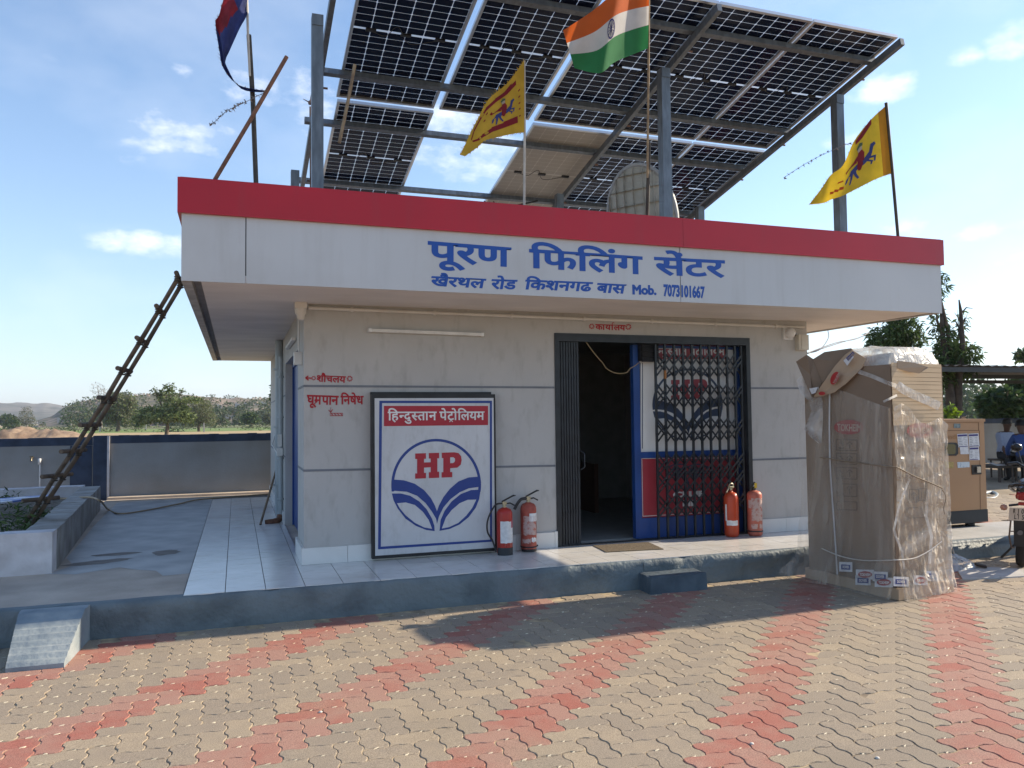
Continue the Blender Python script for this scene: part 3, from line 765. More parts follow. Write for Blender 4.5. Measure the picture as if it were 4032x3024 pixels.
# ================================================================ on the front wall
# big framed sign
S = thing('sign_board', (1.24, -.06, .28), 'tall framed white sign with round blue leaf emblem, leaning on the wall', 'sign')
YB = -.10
m = MB()
x0, x1, z0_, z1_ = .617, 1.853, .288, 1.855
m.box((x0, YB + .008, z0_), (x0 + .028, -.012, z1_ - .05)); m.box((x1 - .022, YB + .008, z0_), (x1, -.012, z1_ - .05)); m.box((x0 + .028, YB + .008, z0_), (x1 - .022, -.012, z0_ + .03))
m.box((x0, YB + .012, z1_ - .05), (x1, -.012, z1_ - .012)); m.box((x0 - .002, -.05, z1_ - .012), (x1 - .03, -.006, z1_ + .012))
m.build('frame', mat('sign_frame', (.016, .017, .019), .45, var=.4, scale=8), S)
m = MB(); m.box((x0 + .028, YB, z0_ + .032), (x1 - .022, -.02, z1_ - .05))
bd = m.build('panel', mat('sign_board_white', (.54, .545, .555), .3, var=.07, scale=2.2, dirt=[((.38, .37, .36), .5, 2.2, (1, 1, .5)), ((.33, .32, .3), .5, 14, (1, 1, .4))]), S)
fn = lambda x, y: at(*C5(x, y), Y=YB - .001)
logo(fn, (0, -.0012, 0), bd, navy_m, mat('logo_red', (.37, .012, .03), .35, var=.05), mat('sign_board_white', (.6, .6, .6)))
m = MB(); m.plate([fn(371, 217), fn(371, 394), fn(1278, 384), fn(1278, 217)], (0, -.001, 0)); m.build('name_bar', mat('logo_red', (.37, .012, .03), .35), bd)
m = MB(); petrol(m, YB - .0022, C5(404, 270), C5(1247, 268), C5(404, 342)); m.build('name_lettering', mat('letter_white', (.70, .69, .67), .35), bd)
m = MB()
q = [(331, 172), (1312, 172), (1312, 1400), (320, 1467)]; qi = [(355, 193), (1293, 193), (1295, 1382), (344, 1443)]
for i in range(4): m.plate([fn(*q[i]), fn(*q[(i + 1) % 4]), fn(*qi[(i + 1) % 4]), fn(*qi[i])], (0, -.001, 0))
m.build('border', navy_m, bd)

# tube light, conduit, camera, junction boxes
T = thing('tube_light', at(1678, 1310, Y=-.02), 'slim white tube light on the grey wall above the framed sign', 'light')
a, c = at(1455, 1301, Y=-.03), at(1900, 1318, Y=-.03)
m = MB(); m.bar(a, c, .045, .03); m.build('housing', mat('tube_white', (.66, .64, .60), .35), T)
for p_, s_ in ((a, 1), (c, -1)):
    m = MB(); m.bar(p_ - Vector((.012 * s_, .004, 0)), p_ + Vector((.014 * s_, 0, 0)), .05, .036); m.build('end_cap', mat('tube_cap', (.72, .72, .70), .4), T)
def pipe(name, pts, r, m_, label, cat, parent=None, clips=0, group=None):
    t = MB(); t.tube(pts, r, 8)
    for i in range(clips):
        f = (i + .5) / clips; p_ = Vector(pts[0]).lerp(Vector(pts[-1]), f); d = (Vector(pts[-1]) - Vector(pts[0])).normalized()
        t.tube([p_ - d * .012, p_ + d * .012], r * 1.5, 8)
    o = t.build(name, m_, parent)
    if parent is None: tag(o, label, cat, group)
    return o
zc = at(1215, 1212, Y=-.03).z
pipe('conduit', [(.04, -.022, zc), (2.2, -.022, zc - .012), (5.70, -.022, zc - .03)], .017, pvc_m, 'long cream conduit pipe running under the soffit along the front wall', 'pipe', clips=7)
J = thing('bulkhead_lamp', at(1184, 1190, Y=-.06), 'cream moulded corner lamp under the soffit at the left corner of the office', 'lamp')
o = at(1184, 1188, Y=-.07)
m = MB(); m.box((o.x - .055, o.y - .05, H1 - .055), (o.x + .055, o.y + .05, H1 - .001)); m.build('base', pvc_m, J)
m = MB(); m.lathe((o.x, o.y, H1 - .165), [(.0, 0), (.022, .002), (.034, .02), (.038, .05), (.05, .062), (.052, .11)], 16); m.build('lamp_body', pvc_m, J)
cp = at(3113, 1311, Y=-.06)
K = thing('security_camera', cp, 'white dome security camera high on the right end of the front wall', 'camera')
m = MB(); m.box((cp.x - .075, -.03, cp.z - .075), (cp.x + .055, -.001, cp.z + .075)); m.build('mount', mat('cam_white', (.62, .61, .59), .35), K)
m = MB(); m.lathe((cp.x, -.03, cp.z), [(.062, 0), (.062, -.03), (.052, -.06), (.03, -.08), (0, -.086)], 20, axis='Y'); m.build('body', mat('cam_white', (.62, .61, .59), .35), K)
m = MB(); m.lathe((cp.x + .028, -.088, cp.z - .012), [(.030, .03), (.030, 0), (.022, -.012), (0, -.016)], 16, axis='Y'); m.build('lens', mat('lens_black', (.01, .01, .012), .12), K)
jp = at(3157, 1348, Y=-.05)
m = MB(); m.box((jp.x - .055, -.07, jp.z - .09), (jp.x + .08, -.002, jp.z + .09)); m.box((jp.x - .02, -.078, jp.z - .085), (jp.x + .078, -.07, jp.z + .085))
tag(m.build('junction_box', mat('box_cream', (.58, .54, .45), .45)), 'cream junction box beside the white security camera', 'box')
jp = at(1172, 1412, X=-.04)
m = MB(); m.box((-.075, jp.y - .04, jp.z - .06), (-.002, jp.y + .06, jp.z + .06)); m.tube([(-.03, jp.y, jp.z + .06), (-.03, jp.y + .01, H1 - .01)], .008, 6)
tag(m.build('switch_box', mat('switch_white', (.60, .60, .58), .4)), 'small white switch box on the left wall of the office beside the blue door', 'box')
a, c = at(1152, 1300, X=-.03), at(1128, 1342, X=-.03)
tl = MB(); tl.bar((-.03, .95, 2.46), (-.03, 2.1, 2.46), .04, .03); tag(tl.build('tube_light', mat('tube_white', (.66, .64, .60), .35)), 'tube light above the doorway in the left side wall', 'light')
# pipes on the left wall
pipe('drain_pipe', [(-.045, 3.55, .34), (-.045, 3.55, 1.3), (-.045, 3.55, 2.69)], .055, gpipe_m, 'thick grey drain pipe on the left side wall', 'pipe', clips=3)
pipe('water_pipe', [(-.04, 3.28, .30), (-.04, 3.28, 1.35), (-.04, 3.28, 2.45)], .028, gpipe_m, 'thin grey water pipe next to the thick drain pipe on the left wall', 'pipe', clips=4)
m = MB(); m.box((-.09, 3.2, 1.14), (-.02, 3.34, 1.24)); m.box((-.08, 3.22, 1.26), (-.03, 3.30, 1.42)); m.tube([(-.07, 3.4, 1.15), (-.14, 3.5, 1.28), (-.1, 3.6, 1.4)], .01)
tag(m.build('meter_valve', mat('valve_white', (.62, .62, .60), .5)), 'pale valve block on the grey pipes of the left wall', 'valve')
pipe('drain_elbow', [(-.045, 3.28, .36), (-.06, 3.26, .30), (-.14, 3.20, .285), (-.24, 3.2, .275)], .04, mat('rust_pipe', (.16, .075, .045), .8, var=.4, scale=20), 'short rusty drain elbow at the foot of the pipes', 'pipe')
pipe('broom_stick', [(-.30, 3.1, .27), (-.05, 3.75, 1.02)], .016, mat('old_wood', (.22, .16, .11), .8, var=.3), 'wooden stick leaning on the pipes of the left wall', 'stick')
m = MB(); m.box((-.06, 4.46, 1.12), (.06, 4.52, 1.28)); tag(m.build('lock_box', mat('lock_grey', (.17, .16, .14), .5, .5)), 'dark metal latch box beside the rear blue door', 'latch')

# ---------------------------------------------------------------- fire extinguishers
er = mat('extinguisher_red', (.40, .028, .020), .38, var=.2, scale=9)
er2 = mat('extinguisher_faded', (.40, .085, .055), .55, var=.3, scale=14, c2=(.26, .05, .035))
er3 = mat('extinguisher_orange', (.46, .055, .018), .35, var=.12, scale=6)
er4 = mat('extinguisher_pink', (.44, .12, .08), .5, var=.2, scale=11)
paper = mat('paper', (.66, .65, .64), .8, var=.12, scale=30)
worn = mat('worn_label', (.45, .33, .30), .8, var=.4, scale=34, c2=(.36, .10, .07), lo=.3, hi=.5)
brass = mat('brass_grey', (.38, .34, .24), .35, .7, var=.3, scale=30)
def body(c, r, h, m_, parent, dome=.06, foot=0):
    m = MB(); z = c.z
    m.lathe((c.x, c.y, z), [(0, .004), (r * .82, .004), (r * .97, .02), (r, .05), (r, h - dome), (r * .95, h - dome * .6), (r * .75, h - dome * .2), (r * .42, h), (.018, h + .006), (.018, h + .02)], 28)
    return m.build('cylinder', m_, parent)
def label(c, r, a0, a1, z0, z1, m_, name, parent, n=8, wob=0.):
    m = MB(); V = []
    for i in range(n + 1):
        a = R(a0 + (a1 - a0) * i / n)
        for z in (z0 + rnd.uniform(-wob, wob), z1 + rnd.uniform(-wob, wob)): V.append((c.x + (r + .0015) * math.cos(a), c.y + (r + .0015) * math.sin(a), c.z + z))
    m.add(V, [(2 * i, 2 * i + 2, 2 * i + 3, 2 * i + 1) for i in range(n)], 0, True)
    return m.build(name, m_, parent)
def lever(c, h, parent, m_, flip=1):
    z = c.z + h
    m = MB(); m.box((c.x - .022, c.y - .012, z + .03), (c.x + .022, c.y + .012, z + .062)); m.tube([(c.x, c.y, z), (c.x, c.y, z + .035)], .02, 10); m.build('valve', brass if m_ is None else m_, parent)
    m = MB(); m.bar((c.x - .025, c.y, z + .062), (c.x + .10, c.y, z + .12), .022, .012); m.bar((c.x + .06, c.y, z + .105), (c.x + .115, c.y, z + .118), .024, .008); m.build('lever', black_m, parent)
    m = MB(); m.tube([(c.x, c.y, z + .038), (c.x + .06, c.y, z + .045), (c.x + .105, c.y, z + .02)], .007, 6); m.build('carry_handle', black_m, parent)
def hose(pts, r, parent, m_=None):
    m = MB(); m.tube(pts, r, 8); return m.build('hose', m_ or mat('rubber', (.03, .028, .028), .55), parent)
def curve(ps, n=24):
    ps = [Vector(p) for p in ps]; out = []
    for i in range(len(ps) - 1):
        p0, p1, p2, p3 = ps[max(i - 1, 0)], ps[i], ps[i + 1], ps[min(i + 2, len(ps) - 1)]
        for k in range(n if i == len(ps) - 2 else n - 1):
            t = k / (n - 1)
            out.append(.5 * ((2 * p1) + (p2 - p0) * t + (2 * p0 - 5 * p1 + 4 * p2 - p3) * t * t + (3 * p1 - p0 - 3 * p2 + p3) * t ** 3))
    return out
ZF = .2645
GE = 'fire extinguishers along the office front'
c = Vector((1.900, -.20, ZF)); r, h = .078, .455
E1 = thing('fire_extinguisher', c, 'bright red fire extinguisher with a torn white label and looped hose, against the framed sign', 'extinguisher', GE)
body(c, r, h, er, E1); label(c, r, -172, -8, .0, .075, mat('boot_black', (.025, .03, .036), .5), 'base_boot', E1)
label(c, r, -140, -30, .12, .33, paper, 'label', E1, wob=.004); label(c, r, -55, -26, .265, .335, mat('label_pink', (.40, .09, .13), .6), 'label', E1)
m = MB()
for k, ch in enumerate('FIRE'):
    vs, fs = glyph(ch, .03); x0 = min(v.x for v in vs)
    V = []
    for v in vs:
        a = R(-108) + (k * .026 + (v.x - x0) * .033) / r; V.append((c.x + (r + .001) * math.cos(a), c.y + (r + .001) * math.sin(a), c.z + .083 + v.y * .042))
    m.add(V, fs)
m.build('fire_lettering', mat('faded_letters', (.42, .09, .07), .5), E1)
lever(c, h, E1, None)
hose(curve([(c.x - .02, c.y, c.z + h + .045), (c.x - .10, c.y - .01, c.z + h + .03), (c.x - .175, c.y - .015, c.z + h - .10), (c.x - .18, c.y - .01, c.z + h - .22), (c.x - .125, c.y, c.z + .14), (c.x - .092, c.y - .01, c.z + .03)]), .009, E1)
c = Vector((2.182, -.115, ZF)); r, h = .080, .485
E2 = thing('fire_extinguisher', c, 'faded red extinguisher with peeling label and white sticker, beside the folded grille', 'extinguisher', GE)
body(c, r, h, er2, E2); label(c, r, -150, -45, .17, .36, worn, 'label', E2, wob=.01); label(c, r, -103, -22, .305, .385, paper, 'sticker', E2); label(c, r, -160, -95, .09, .135, worn, 'label', E2, wob=.006); label(c, r, -88, -40, .10, .14, paper, 'label', E2, wob=.012)
m = MB(); m.lathe((c.x, c.y, c.z + .045), [(r + .004, 0), (r + .004, .012), (r, .012)], 24); m.box((c.x + r, c.y - .008, c.z + .043), (c.x + r + .018, c.y + .008, c.z + .06)); m.build('strap', black_m, E2)
label(c, r * .98, -175, -5, .004, .03, black_m, 'base_ring', E2)
lever(c, h, E2, None)
hose(curve([(c.x - .02, c.y, c.z + h + .045), (c.x - .09, c.y - .01, c.z + h + .03), (c.x - .15, c.y + .0, c.z + h - .06)]), .016, E2)
c = Vector((4.585, -.10, ZF)); r, h = .079, .49
E3 = thing('fire_extinguisher', c, 'plain orange red extinguisher with white sticker low on its side, before the sliding grille', 'extinguisher', GE)
body(c, r, h, er3, E3, .07); label(c, r, -165, -68, .13, .185, paper, 'sticker', E3, wob=.003); label(c, r, -178, -160, .18, .36, paper, 'label', E3)
m = MB(); m.tube([(c.x, c.y, c.z + h), (c.x, c.y, c.z + h + .05)], .016, 10); m.tube(curve([(c.x - .03, c.y, c.z + h + .04), (c.x - .02, c.y - .01, c.z + h + .085), (c.x + .02, c.y, c.z + h + .09), (c.x + .035, c.y, c.z + h + .05)], 8), .009, 6); m.tube([(c.x - .03, c.y, c.z + h + .04), (c.x - .075, c.y - .02, c.z + h - .0)], .010, 6); m.tube([(c.x - .03, c.y, c.z + h + .06), (c.x + .03, c.y, c.z + h + .05)], .012, 8)
m.build('valve', brass, E3)
c = Vector((4.855, -.15, ZF)); r, h = .081, .50
E4 = thing('fire_extinguisher', c, 'pinkish sun bleached extinguisher with yellow tag, at the right end of the grille', 'extinguisher', GE)
body(c, r, h, er4, E4, .05); label(c, r, -150, -48, .17, .42, worn, 'label', E4, wob=.008); label(c, r, -178, -130, .31, .40, worn, 'label', E4); label(c, r, -155, -105, .085, .14, worn, 'sticker', E4); label(c, r, -90, -50, .09, .135, worn, 'sticker', E4, wob=.01)
m = MB(); m.lathe((c.x, c.y, c.z + .05), [(r + .004, 0), (r + .004, .014), (r, .014)], 24); m.build('strap', black_m, E4)
m = MB(); m.tube([(c.x, c.y, c.z + h), (c.x, c.y, c.z + h + .045)], .02, 10); m.tube([(c.x - .05, c.y, c.z + h + .005), (c.x - .03, c.y, c.z + h + .05), (c.x + .01, c.y, c.z + h + .09)], .012, 6); m.build('valve', mat('valve_dark', (.07, .065, .05), .4, .5), E4)
m = MB(); m.box((c.x - .012, c.y - .028, c.z + h + .03), (c.x + .018, c.y - .022, c.z + h + .085)); m.build('tag', mat('yellow_tag', (.62, .42, .03), .5), E4)

# doormat, step block
m = MB(); q = [at(2333, 2147, Z=.272), at(2386, 2173, Z=.272), at(2613, 2161, Z=.272), at(2553, 2134, Z=.272)]
m.plate(q, (0, 0, -.007)); tag(m.build('doormat', mat('coir_mat', (.21, .165, .115), .95, var=.5, scale=260, bump=.8, bscale=240, c2=(.10, .08, .055))), 'brown coir doormat on the tiles in front of the doorway', 'mat')
m = MB()
zs = .152
def rough_block(m, p, zt, zb=-.02, n=10, amp=.008, seed=0):
    rr = random.Random(seed)
    top = []
    for i in range(4):
        a, c = Vector(p[i]), Vector(p[(i + 1) % 4])
        for k in range(n):
            q = a.lerp(c, k / n); top.append(Vector((q.x + rr.uniform(-amp, amp), q.y + rr.uniform(-amp, amp), zt + rr.uniform(-amp, amp * .3))))
    k = len(top); ctr = sum(top, Vector()) / k
    inner = [ctr + (v - ctr) * .9 for v in top]
    for v in inner: v.z = zt + .003
    bot = [Vector((v.x + (v.x - ctr.x) * .03, v.y + (v.y - ctr.y) * .03, zb)) for v in top]
    m.add(top + inner + bot, [(i, (i + 1) % k, k + (i + 1) % k, k + i) for i in range(k)] + [(2 * k + i, 2 * k + (i + 1) % k, (i + 1) % k, i) for i in range(k)] + [tuple(range(k, 2 * k))])
f0, f1 = at(2565, 2341, Z=0), at(2783, 2322, Z=0)
rough_block(m, [(f0.x, f0.y, 0), (f1.x, f1.y, 0), (f1.x + .02, -.985, 0), (f0.x + .0, -.985, 0)], zs, seed=3)
tag(m.build('step_block', mat('step_paint', (.085, .115, .14), .7, var=.4, scale=5, bump=.5, bscale=22, c2=(.05, .07, .09))), 'blue grey concrete step block at the kerb below the doorway', 'step')
# ramp at the left
m = MB()
a, bq = at(252, 2628, Z=0), at(21, 2648, Z=0)
tl_, tr_ = Vector((-2.06, -.985, .258)), Vector((-1.615, -.985, .258))
n = 22; V = []
for i in range(n + 1):
    f = i / n
    for (t0, b0) in ((tl_, bq), (tr_, a)):
        y = t0.y + (b0.y - t0.y) * f; z = (.258 if f < .22 else .258 - (f - .22) / .78 * .23); z += rnd.uniform(-.004, .004) + (.010 if i % 2 and f > .35 else 0)
        V.append((t0.x + (b0.x - t0.x) * f, y, z))
k = len(V); V += [(x, y, -.02) for x, y, z in V]
m.add(V, [(2 * i, 2 * i + 1, 2 * i + 3, 2 * i + 2) for i in range(n)] + [(2 * i, 2 * i + 2, k + 2 * i + 2, k + 2 * i) for i in range(n)] + [(2 * i + 1, 2 * i + 3, k + 2 * i + 3, k + 2 * i + 1) for i in range(n)] + [(2 * n, 2 * n + 1, k + 2 * n + 1, k + 2 * n)])
tag(m.build('ramp', mat('ramp_concrete', (.30, .335, .345), .8, var=.3, scale=3.5, bump=.5, bscale=18, c2=(.17, .21, .24))), 'short worn concrete ramp with ridges up the kerb', 'ramp')

# inside the doorway: desk, chair, wire and black louvred box
m = MB(); m.box((3.0, 2.4, .95), (4.2, 3.0, 1.0)); m.build
S_ = thing('wall_shelf', (3.6, 4.1, 1.5), 'dim wall shelf with files, far inside the dark doorway', 'shelf')
m = MB(); m.box((2.9, 3.9, 1.55), (4.4, 4.19, 1.58)); m.box((2.9, 3.9, 1.95), (4.4, 4.19, 1.98)); m.build('board', mat('shelf_grey', (.10, .10, .11), .6), S_)
for k in range(14):
    m = MB(); x = 2.95 + k * .1; h = rnd.uniform(.18, .33); z = rnd.choice((1.581, 1.981)); m.box((x, 3.95, z), (x + rnd.uniform(.05, .09), 4.15, z + h)); m.build('file', mat('file_%s' % 'grey red blue tan'.split()[k % 4], [(.3, .3, .3), (.25, .05, .05), (.05, .08, .2), (.35, .28, .2)][k % 4], .7), S_)
m = MB(); D_ = thing('desk', (3.5, 2.7, .268), 'dark wooden desk deep inside the office doorway', 'desk')
m.build('desk_top', mat('desk_brown', (.10, .05, .035), .4), D_)
for x in (3.05, 4.12): 
    m = MB(); m.box((x, 2.45, .268), (x + .06, 2.95, .95)); m.build('side_panel', mat('desk_brown', (.10, .05, .035), .4), D_)
m = MB(); q0 = pp(1032, 380, .12); q1 = pp(1178, 548, .12)
m.box((q0.x, .075, q1.z), (q1.x, .15, q0.z))
for k in range(4):
    z = q0.z - .02 - k * (q0.z - q1.z) / 4; m.hexa([(q0.x + .01, .045, z - .05), (q1.x - .01, .045, z - .05), (q1.x - .01, .075, z - .05), (q0.x + .01, .075, z - .05), (q0.x + .01, .062, z), (q1.x - .01, .062, z), (q1.x - .01, .075, z), (q0.x + .01, .075, z)])
tag(m.build('louvred_box', black_m), 'black louvred box at the top of the doorway beside the blue post', 'vent')
A_, C_ = pp(600, 362, .03), pp(1035, 560, .10)
pts = [A_.lerp(C_, i / 18) + Vector((0, 0, -.20 * math.sin(math.pi * i / 18) ** .9 - (.03 if 6 < i < 15 else 0))) for i in range(19)]
t = MB(); t.tube(pts, .005, 6); tag(t.build('cord', mat('jute', (.30, .22, .12), .9)), 'thin brown cord hanging across the top of the open doorway', 'cord')
m = MB(); q = pp(1245, 650, .015); m.tube([(q.x, .015, q.z - .05), (q.x, .012, q.z), (q.x, .015, q.z + .04)], .014, 8); tag(m.build('padlock', mat('rusty', (.35, .15, .05), .6, .3)), 'small rusty hook on the sliding grille', 'padlock')

# ================================================================ roof: solar rack
TIL = R(11.9); SL = Vector((0, math.cos(TIL), -math.sin(TIL))); NRM = Vector((0, math.sin(TIL), math.cos(TIL)))
P0 = Vector((0, 1.0, 5.12))                # lower edge of the front row, under side of the panels
def rk(x, s, h=0.): return Vector((x, P0.y, P0.z)) + SL * s + NRM * h
K = thing('solar_rack', (3, 1, 3.19), 'galvanised steel rack of posts and beams standing on the flat roof', 'rack')
def channel(m, a, c, wd, ht, open_='u', t=.006):
    m.bar(a, c, wd, ht)
for x in (.08, 3.62, 5.87):
    m = MB(); zt = rk(x, -1.5, -.20).z; yy = rk(x, -1.5).y
    m.box((x - .05, yy - .05, 3.19), (x + .05, yy - .04, zt)); m.box((x - .05, yy - .04, 3.19), (x - .042, yy + .05, zt)); m.box((x + .042, yy - .04, 3.19), (x + .05, yy + .05, zt)); m.box((x - .05, yy - .058, zt - .10), (x + .05, yy - .0501, zt))
    m.build('post', galv_m, K)
    m = MB(); zt = rk(x, 1.42, -.14).z; yy = rk(x, 1.42).y
    m.box((x - .05, yy - .05, 3.19), (x + .05, yy - .04, zt)); m.box((x - .05, yy - .04, 3.19), (x - .042, yy + .05, zt)); m.box((x + .042, yy - .04, 3.19), (x + .05, yy + .05, zt)); m.build('post', galv_m, K)
for x in (.20, 3.74, 5.97):
    m = MB(); m.bar(rk(x, -2.35, -.115), rk(x, 2.05, -.10), .05, .075, up=NRM); m.build('rafter', galv_m, K)
for s in (-1.9, -.46, .47, 1.86):
    m = MB(); m.bar(rk(.12, s, -.032), rk(6.03, s, -.032), .062, .06, up=NRM); m.build('purlin', galv_m, K)
for x in (.20, 3.74, 5.97):
    for s in (-1.7, -.3, .62, 1.7):
        m = MB(); q = rk(x + (.045 if x < 5 else .04), s, -.115); m.tube([q, q + Vector((.05, 0, 0))], .012, 6); m.build('bolt', mat('bolt', (.2, .12, .09), .6, .4), K)

def cell_mat(name, cell, gap, alpha, rough):
    m = bpy.data.materials.new(name); m.use_nodes = True
    t = m.node_tree; N = t.nodes.new; L = t.links.new; b = t.nodes['Principled BSDF']
    tc = N('ShaderNodeTexCoord'); sx = N('ShaderNodeSeparateXYZ'); L(tc.outputs['Object'], sx.inputs[0])
    def mth(op, a, c=None):
        q = N('ShaderNodeMath'); q.operation = op
        for i, v in enumerate((a, c)):
            if v is None: continue
            if isinstance(v, (int, float)): q.inputs[i].default_value = v
            else: L(v, q.inputs[i])
        return q.outputs[0]
    def grid(o, pitch, w_, ph=0.):
        f = mth('ABSOLUTE', mth('SUBTRACT', mth('FRACT', mth('ADD', mth('DIVIDE', o, pitch), 100.5 + ph)), .5))
        return mth('MULTIPLY', f, pitch), mth('LESS_THAN', mth('MULTIPLY', f, pitch), w_ / 2)
    fx, gx = grid(sx.outputs[0], 1.03 / 6, .0062)
    sy = sx.outputs[1]
    fy, gy = grid(mth('SUBTRACT', mth('ABSOLUTE', sy), .012), 1.105 / 12, .0042)
    mid = mth('LESS_THAN', mth('ABSOLUTE', sy), .011)
    # corner diamonds, and on the centre line the dark junction boxes stay with their own mesh
    dia = mth('LESS_THAN', mth('ADD', fx, fy), .014)
    g_ = mth('MAXIMUM', mth('MAXIMUM', gx, gy), mth('MAXIMUM', mid, dia))
    mx = N('ShaderNodeMix'); mx.data_type = 'RGBA'; L(g_, mx.inputs[0]); mx.inputs[6].default_value = (*cell, 1); mx.inputs[7].default_value = (*gap, 1)
    L(mx.outputs[2], b.inputs['Base Color'])
    b.inputs['Roughness'].default_value = rough; b.inputs['Specular IOR Level'].default_value = .12
    tr = N('ShaderNodeBsdfTransparent'); ms = N('ShaderNodeMixShader')
    L(mth('MULTIPLY', g_, alpha), ms.inputs[0]); L(b.outputs[0], ms.inputs[1]); L(tr.outputs[0], ms.inputs[2])
    L(ms.outputs[0], t.nodes['Material Output'].inputs['Surface'])
    return m
cells = cell_mat('solar_cells', (.006, .010, .028), (.85, .87, .88), .62, .16)
pale = cell_mat('pale_backsheet', (.40, .365, .32), (.55, .52, .47), 0., .5)
frame_m = alu_m
PW, PL = 1.085, 2.27
def solar(x, s, label, cm):
    ctr = rk(x + PW / 2, s + PL / 2, .0)
    o = thing('photovoltaic_module', ctr, label, 'solar panel', 'solar panels on the roof rack')
    o.rotation_euler = (-TIL, 0, 0)
    def local(mb, name, m_):
        ob = mb.build(name, m_, None, fix=True); v = ob.data
        ob.location = (0, 0, 0); ob.parent = o; return ob
    m = MB(); w2, l2 = PW / 2, PL / 2
    m.box((-w2, -l2, 0), (-w2 + .028, l2, .035)); m.box((w2 - .028, -l2, 0), (w2, l2, .035)); m.box((-w2 + .028, -l2, 0), (w2 - .028, -l2 + .028, .035)); m.box((-w2 + .028, l2 - .028, 0), (w2 - .028, l2, .035))
    local(m, 'frame', frame_m)
    m = MB(); m.box((-w2 + .0281, -l2 + .0281, .024), (w2 - .0281, l2 - .0281, .0246)); local(m, 'cell_sheet', cm)
    for k in (-1, 0, 1):
        m = MB(); m.box((k * .343 - .05, -.018, .006), (k * .343 + .05, .018, .0238)); local(m, 'junction_box', black_m)
    m = MB(); m.tube(curve([(-.343, 0, .012), (-.2, .03, -.005), (-.1, -.12, .0), (.05, .1, .0), (.3, .02, .012)], 8), .0035, 5); local(m, 'cable', black_m)
    return o
XS = [.422, 1.572, 2.727, 3.83, 4.935]
pos = ['at the left end', 'second from the left', 'in the middle', 'second from the right', 'at the right end']
for k in range(5): solar(XS[k], -PL, 'dark solar panel of the upper front row, ' + pos[k], cells)
solar(XS[0] + .02, .08, 'dark solar panel of the lower back row, alone left of the gap', cells)
solar(XS[2] + .02, .08, 'solar panel with pale beige back sheet beside the gap in the lower row', pale)
solar(XS[3] + .02, .08, 'dark solar panel of the lower back row, between the pale panel and the right end', cells)
solar(XS[4] + .03, .08, 'dark solar panel of the lower back row, at the right end', cells)
t = MB(); t.tube(curve([rk(2.0, 2.0, -.1), rk(2.6, 1.98, -.14), rk(3.0, 1.9, -.15), rk(3.4, 1.7, -.12)], 8), .012, 6)
for k in range(9): t.tube(curve([rk(2.75 + rnd.uniform(-.1, .1), 1.9 + rnd.uniform(-.05, .05), -.1 - rnd.uniform(0, .08)) for q in range(5)], 6), .006, 5)
tag(t.build('cable_bundle', black_m), 'tangle of black cables hanging under the pale solar panel', 'cable')

# satellite dish seen from behind
dc = at(2528, 862, Y=.35); DA = thing('satellite_dish', dc, 'ribbed pale plastic dish standing on the roof behind the flag pole', 'dish')
ax = Vector((.80, .55, .28)).normalized(); e1 = Vector((ax.y, -ax.x, 0)).normalized(); e2 = e1.cross(ax).normalized()
if e2.z < 0: e2 = -e2
RX, RZ = .44, .63
def dp(u, v, d=0): return dc + e1 * (u * RX) + e2 * (v * RZ) + ax * (d + .14 * (u * u + v * v) - .14)
m = MB(); n = 40; V = [dp(0, 0)]
for rr in (.33, .66, .93): V += [dp(rr * math.cos(6.2832 * i / n), rr * math.sin(6.2832 * i / n)) for i in range(n)]
m.add(V, [(0, 1 + i, 1 + (i + 1) % n) for i in range(n)] + [(1 + q * n + i, 1 + (q + 1) * n + i, 1 + (q + 1) * n + (i + 1) % n, 1 + q * n + (i + 1) % n) for q in (0, 1) for i in range(n)], 0, True)
dm = mat('dish_cream', (.40, .385, .335), .55, var=.08)
m.build('dish', dm, DA)
m = MB(); V = []
for i in range(n):
    a = 6.2832 * i / n
    for (rr, d) in ((.93, 0), (1.0, -.02), (1.0, .03), (.93, .02)): V.append(dp(rr * math.cos(a), rr * math.sin(a), d))
m.add(V, [(4 * i + k, 4 * ((i + 1) % n) + k, 4 * ((i + 1) % n) + (k + 1) % 4, 4 * i + (k + 1) % 4) for i in range(n) for k in range(4)], 0, True)
m.build('rim', mat('dish_grey', (.36, .37, .38), .5), DA)
for k in range(-3, 4):
    u = k * .27; L_ = math.sqrt(max(0, .9 - u * u))
    for horiz in (0, 1):
        m = MB(); pts = [((u, -L_ + 2 * L_ * i / 8) if not horiz else (-L_ + 2 * L_ * i / 8, u)) for i in range(9)]
        V = []
        for (a_, b_) in pts: V += [dp(a_, b_, -.001), dp(a_, b_, -.035)]
        m.add(V, [(2 * i, 2 * i + 2, 2 * i + 3, 2 * i + 1) for i in range(8)]); m.build('rib', dm, DA)
m = MB(); m.tube([dc - ax * .12, dc - ax * .16 + Vector((0, 0, -.3)), Vector((dc.x - .12, dc.y - .12, 3.19))], .03, 8); m.tube([dc - ax * .03, dc - ax * .12], .06, 8); m.build('mount', galv_m, DA)

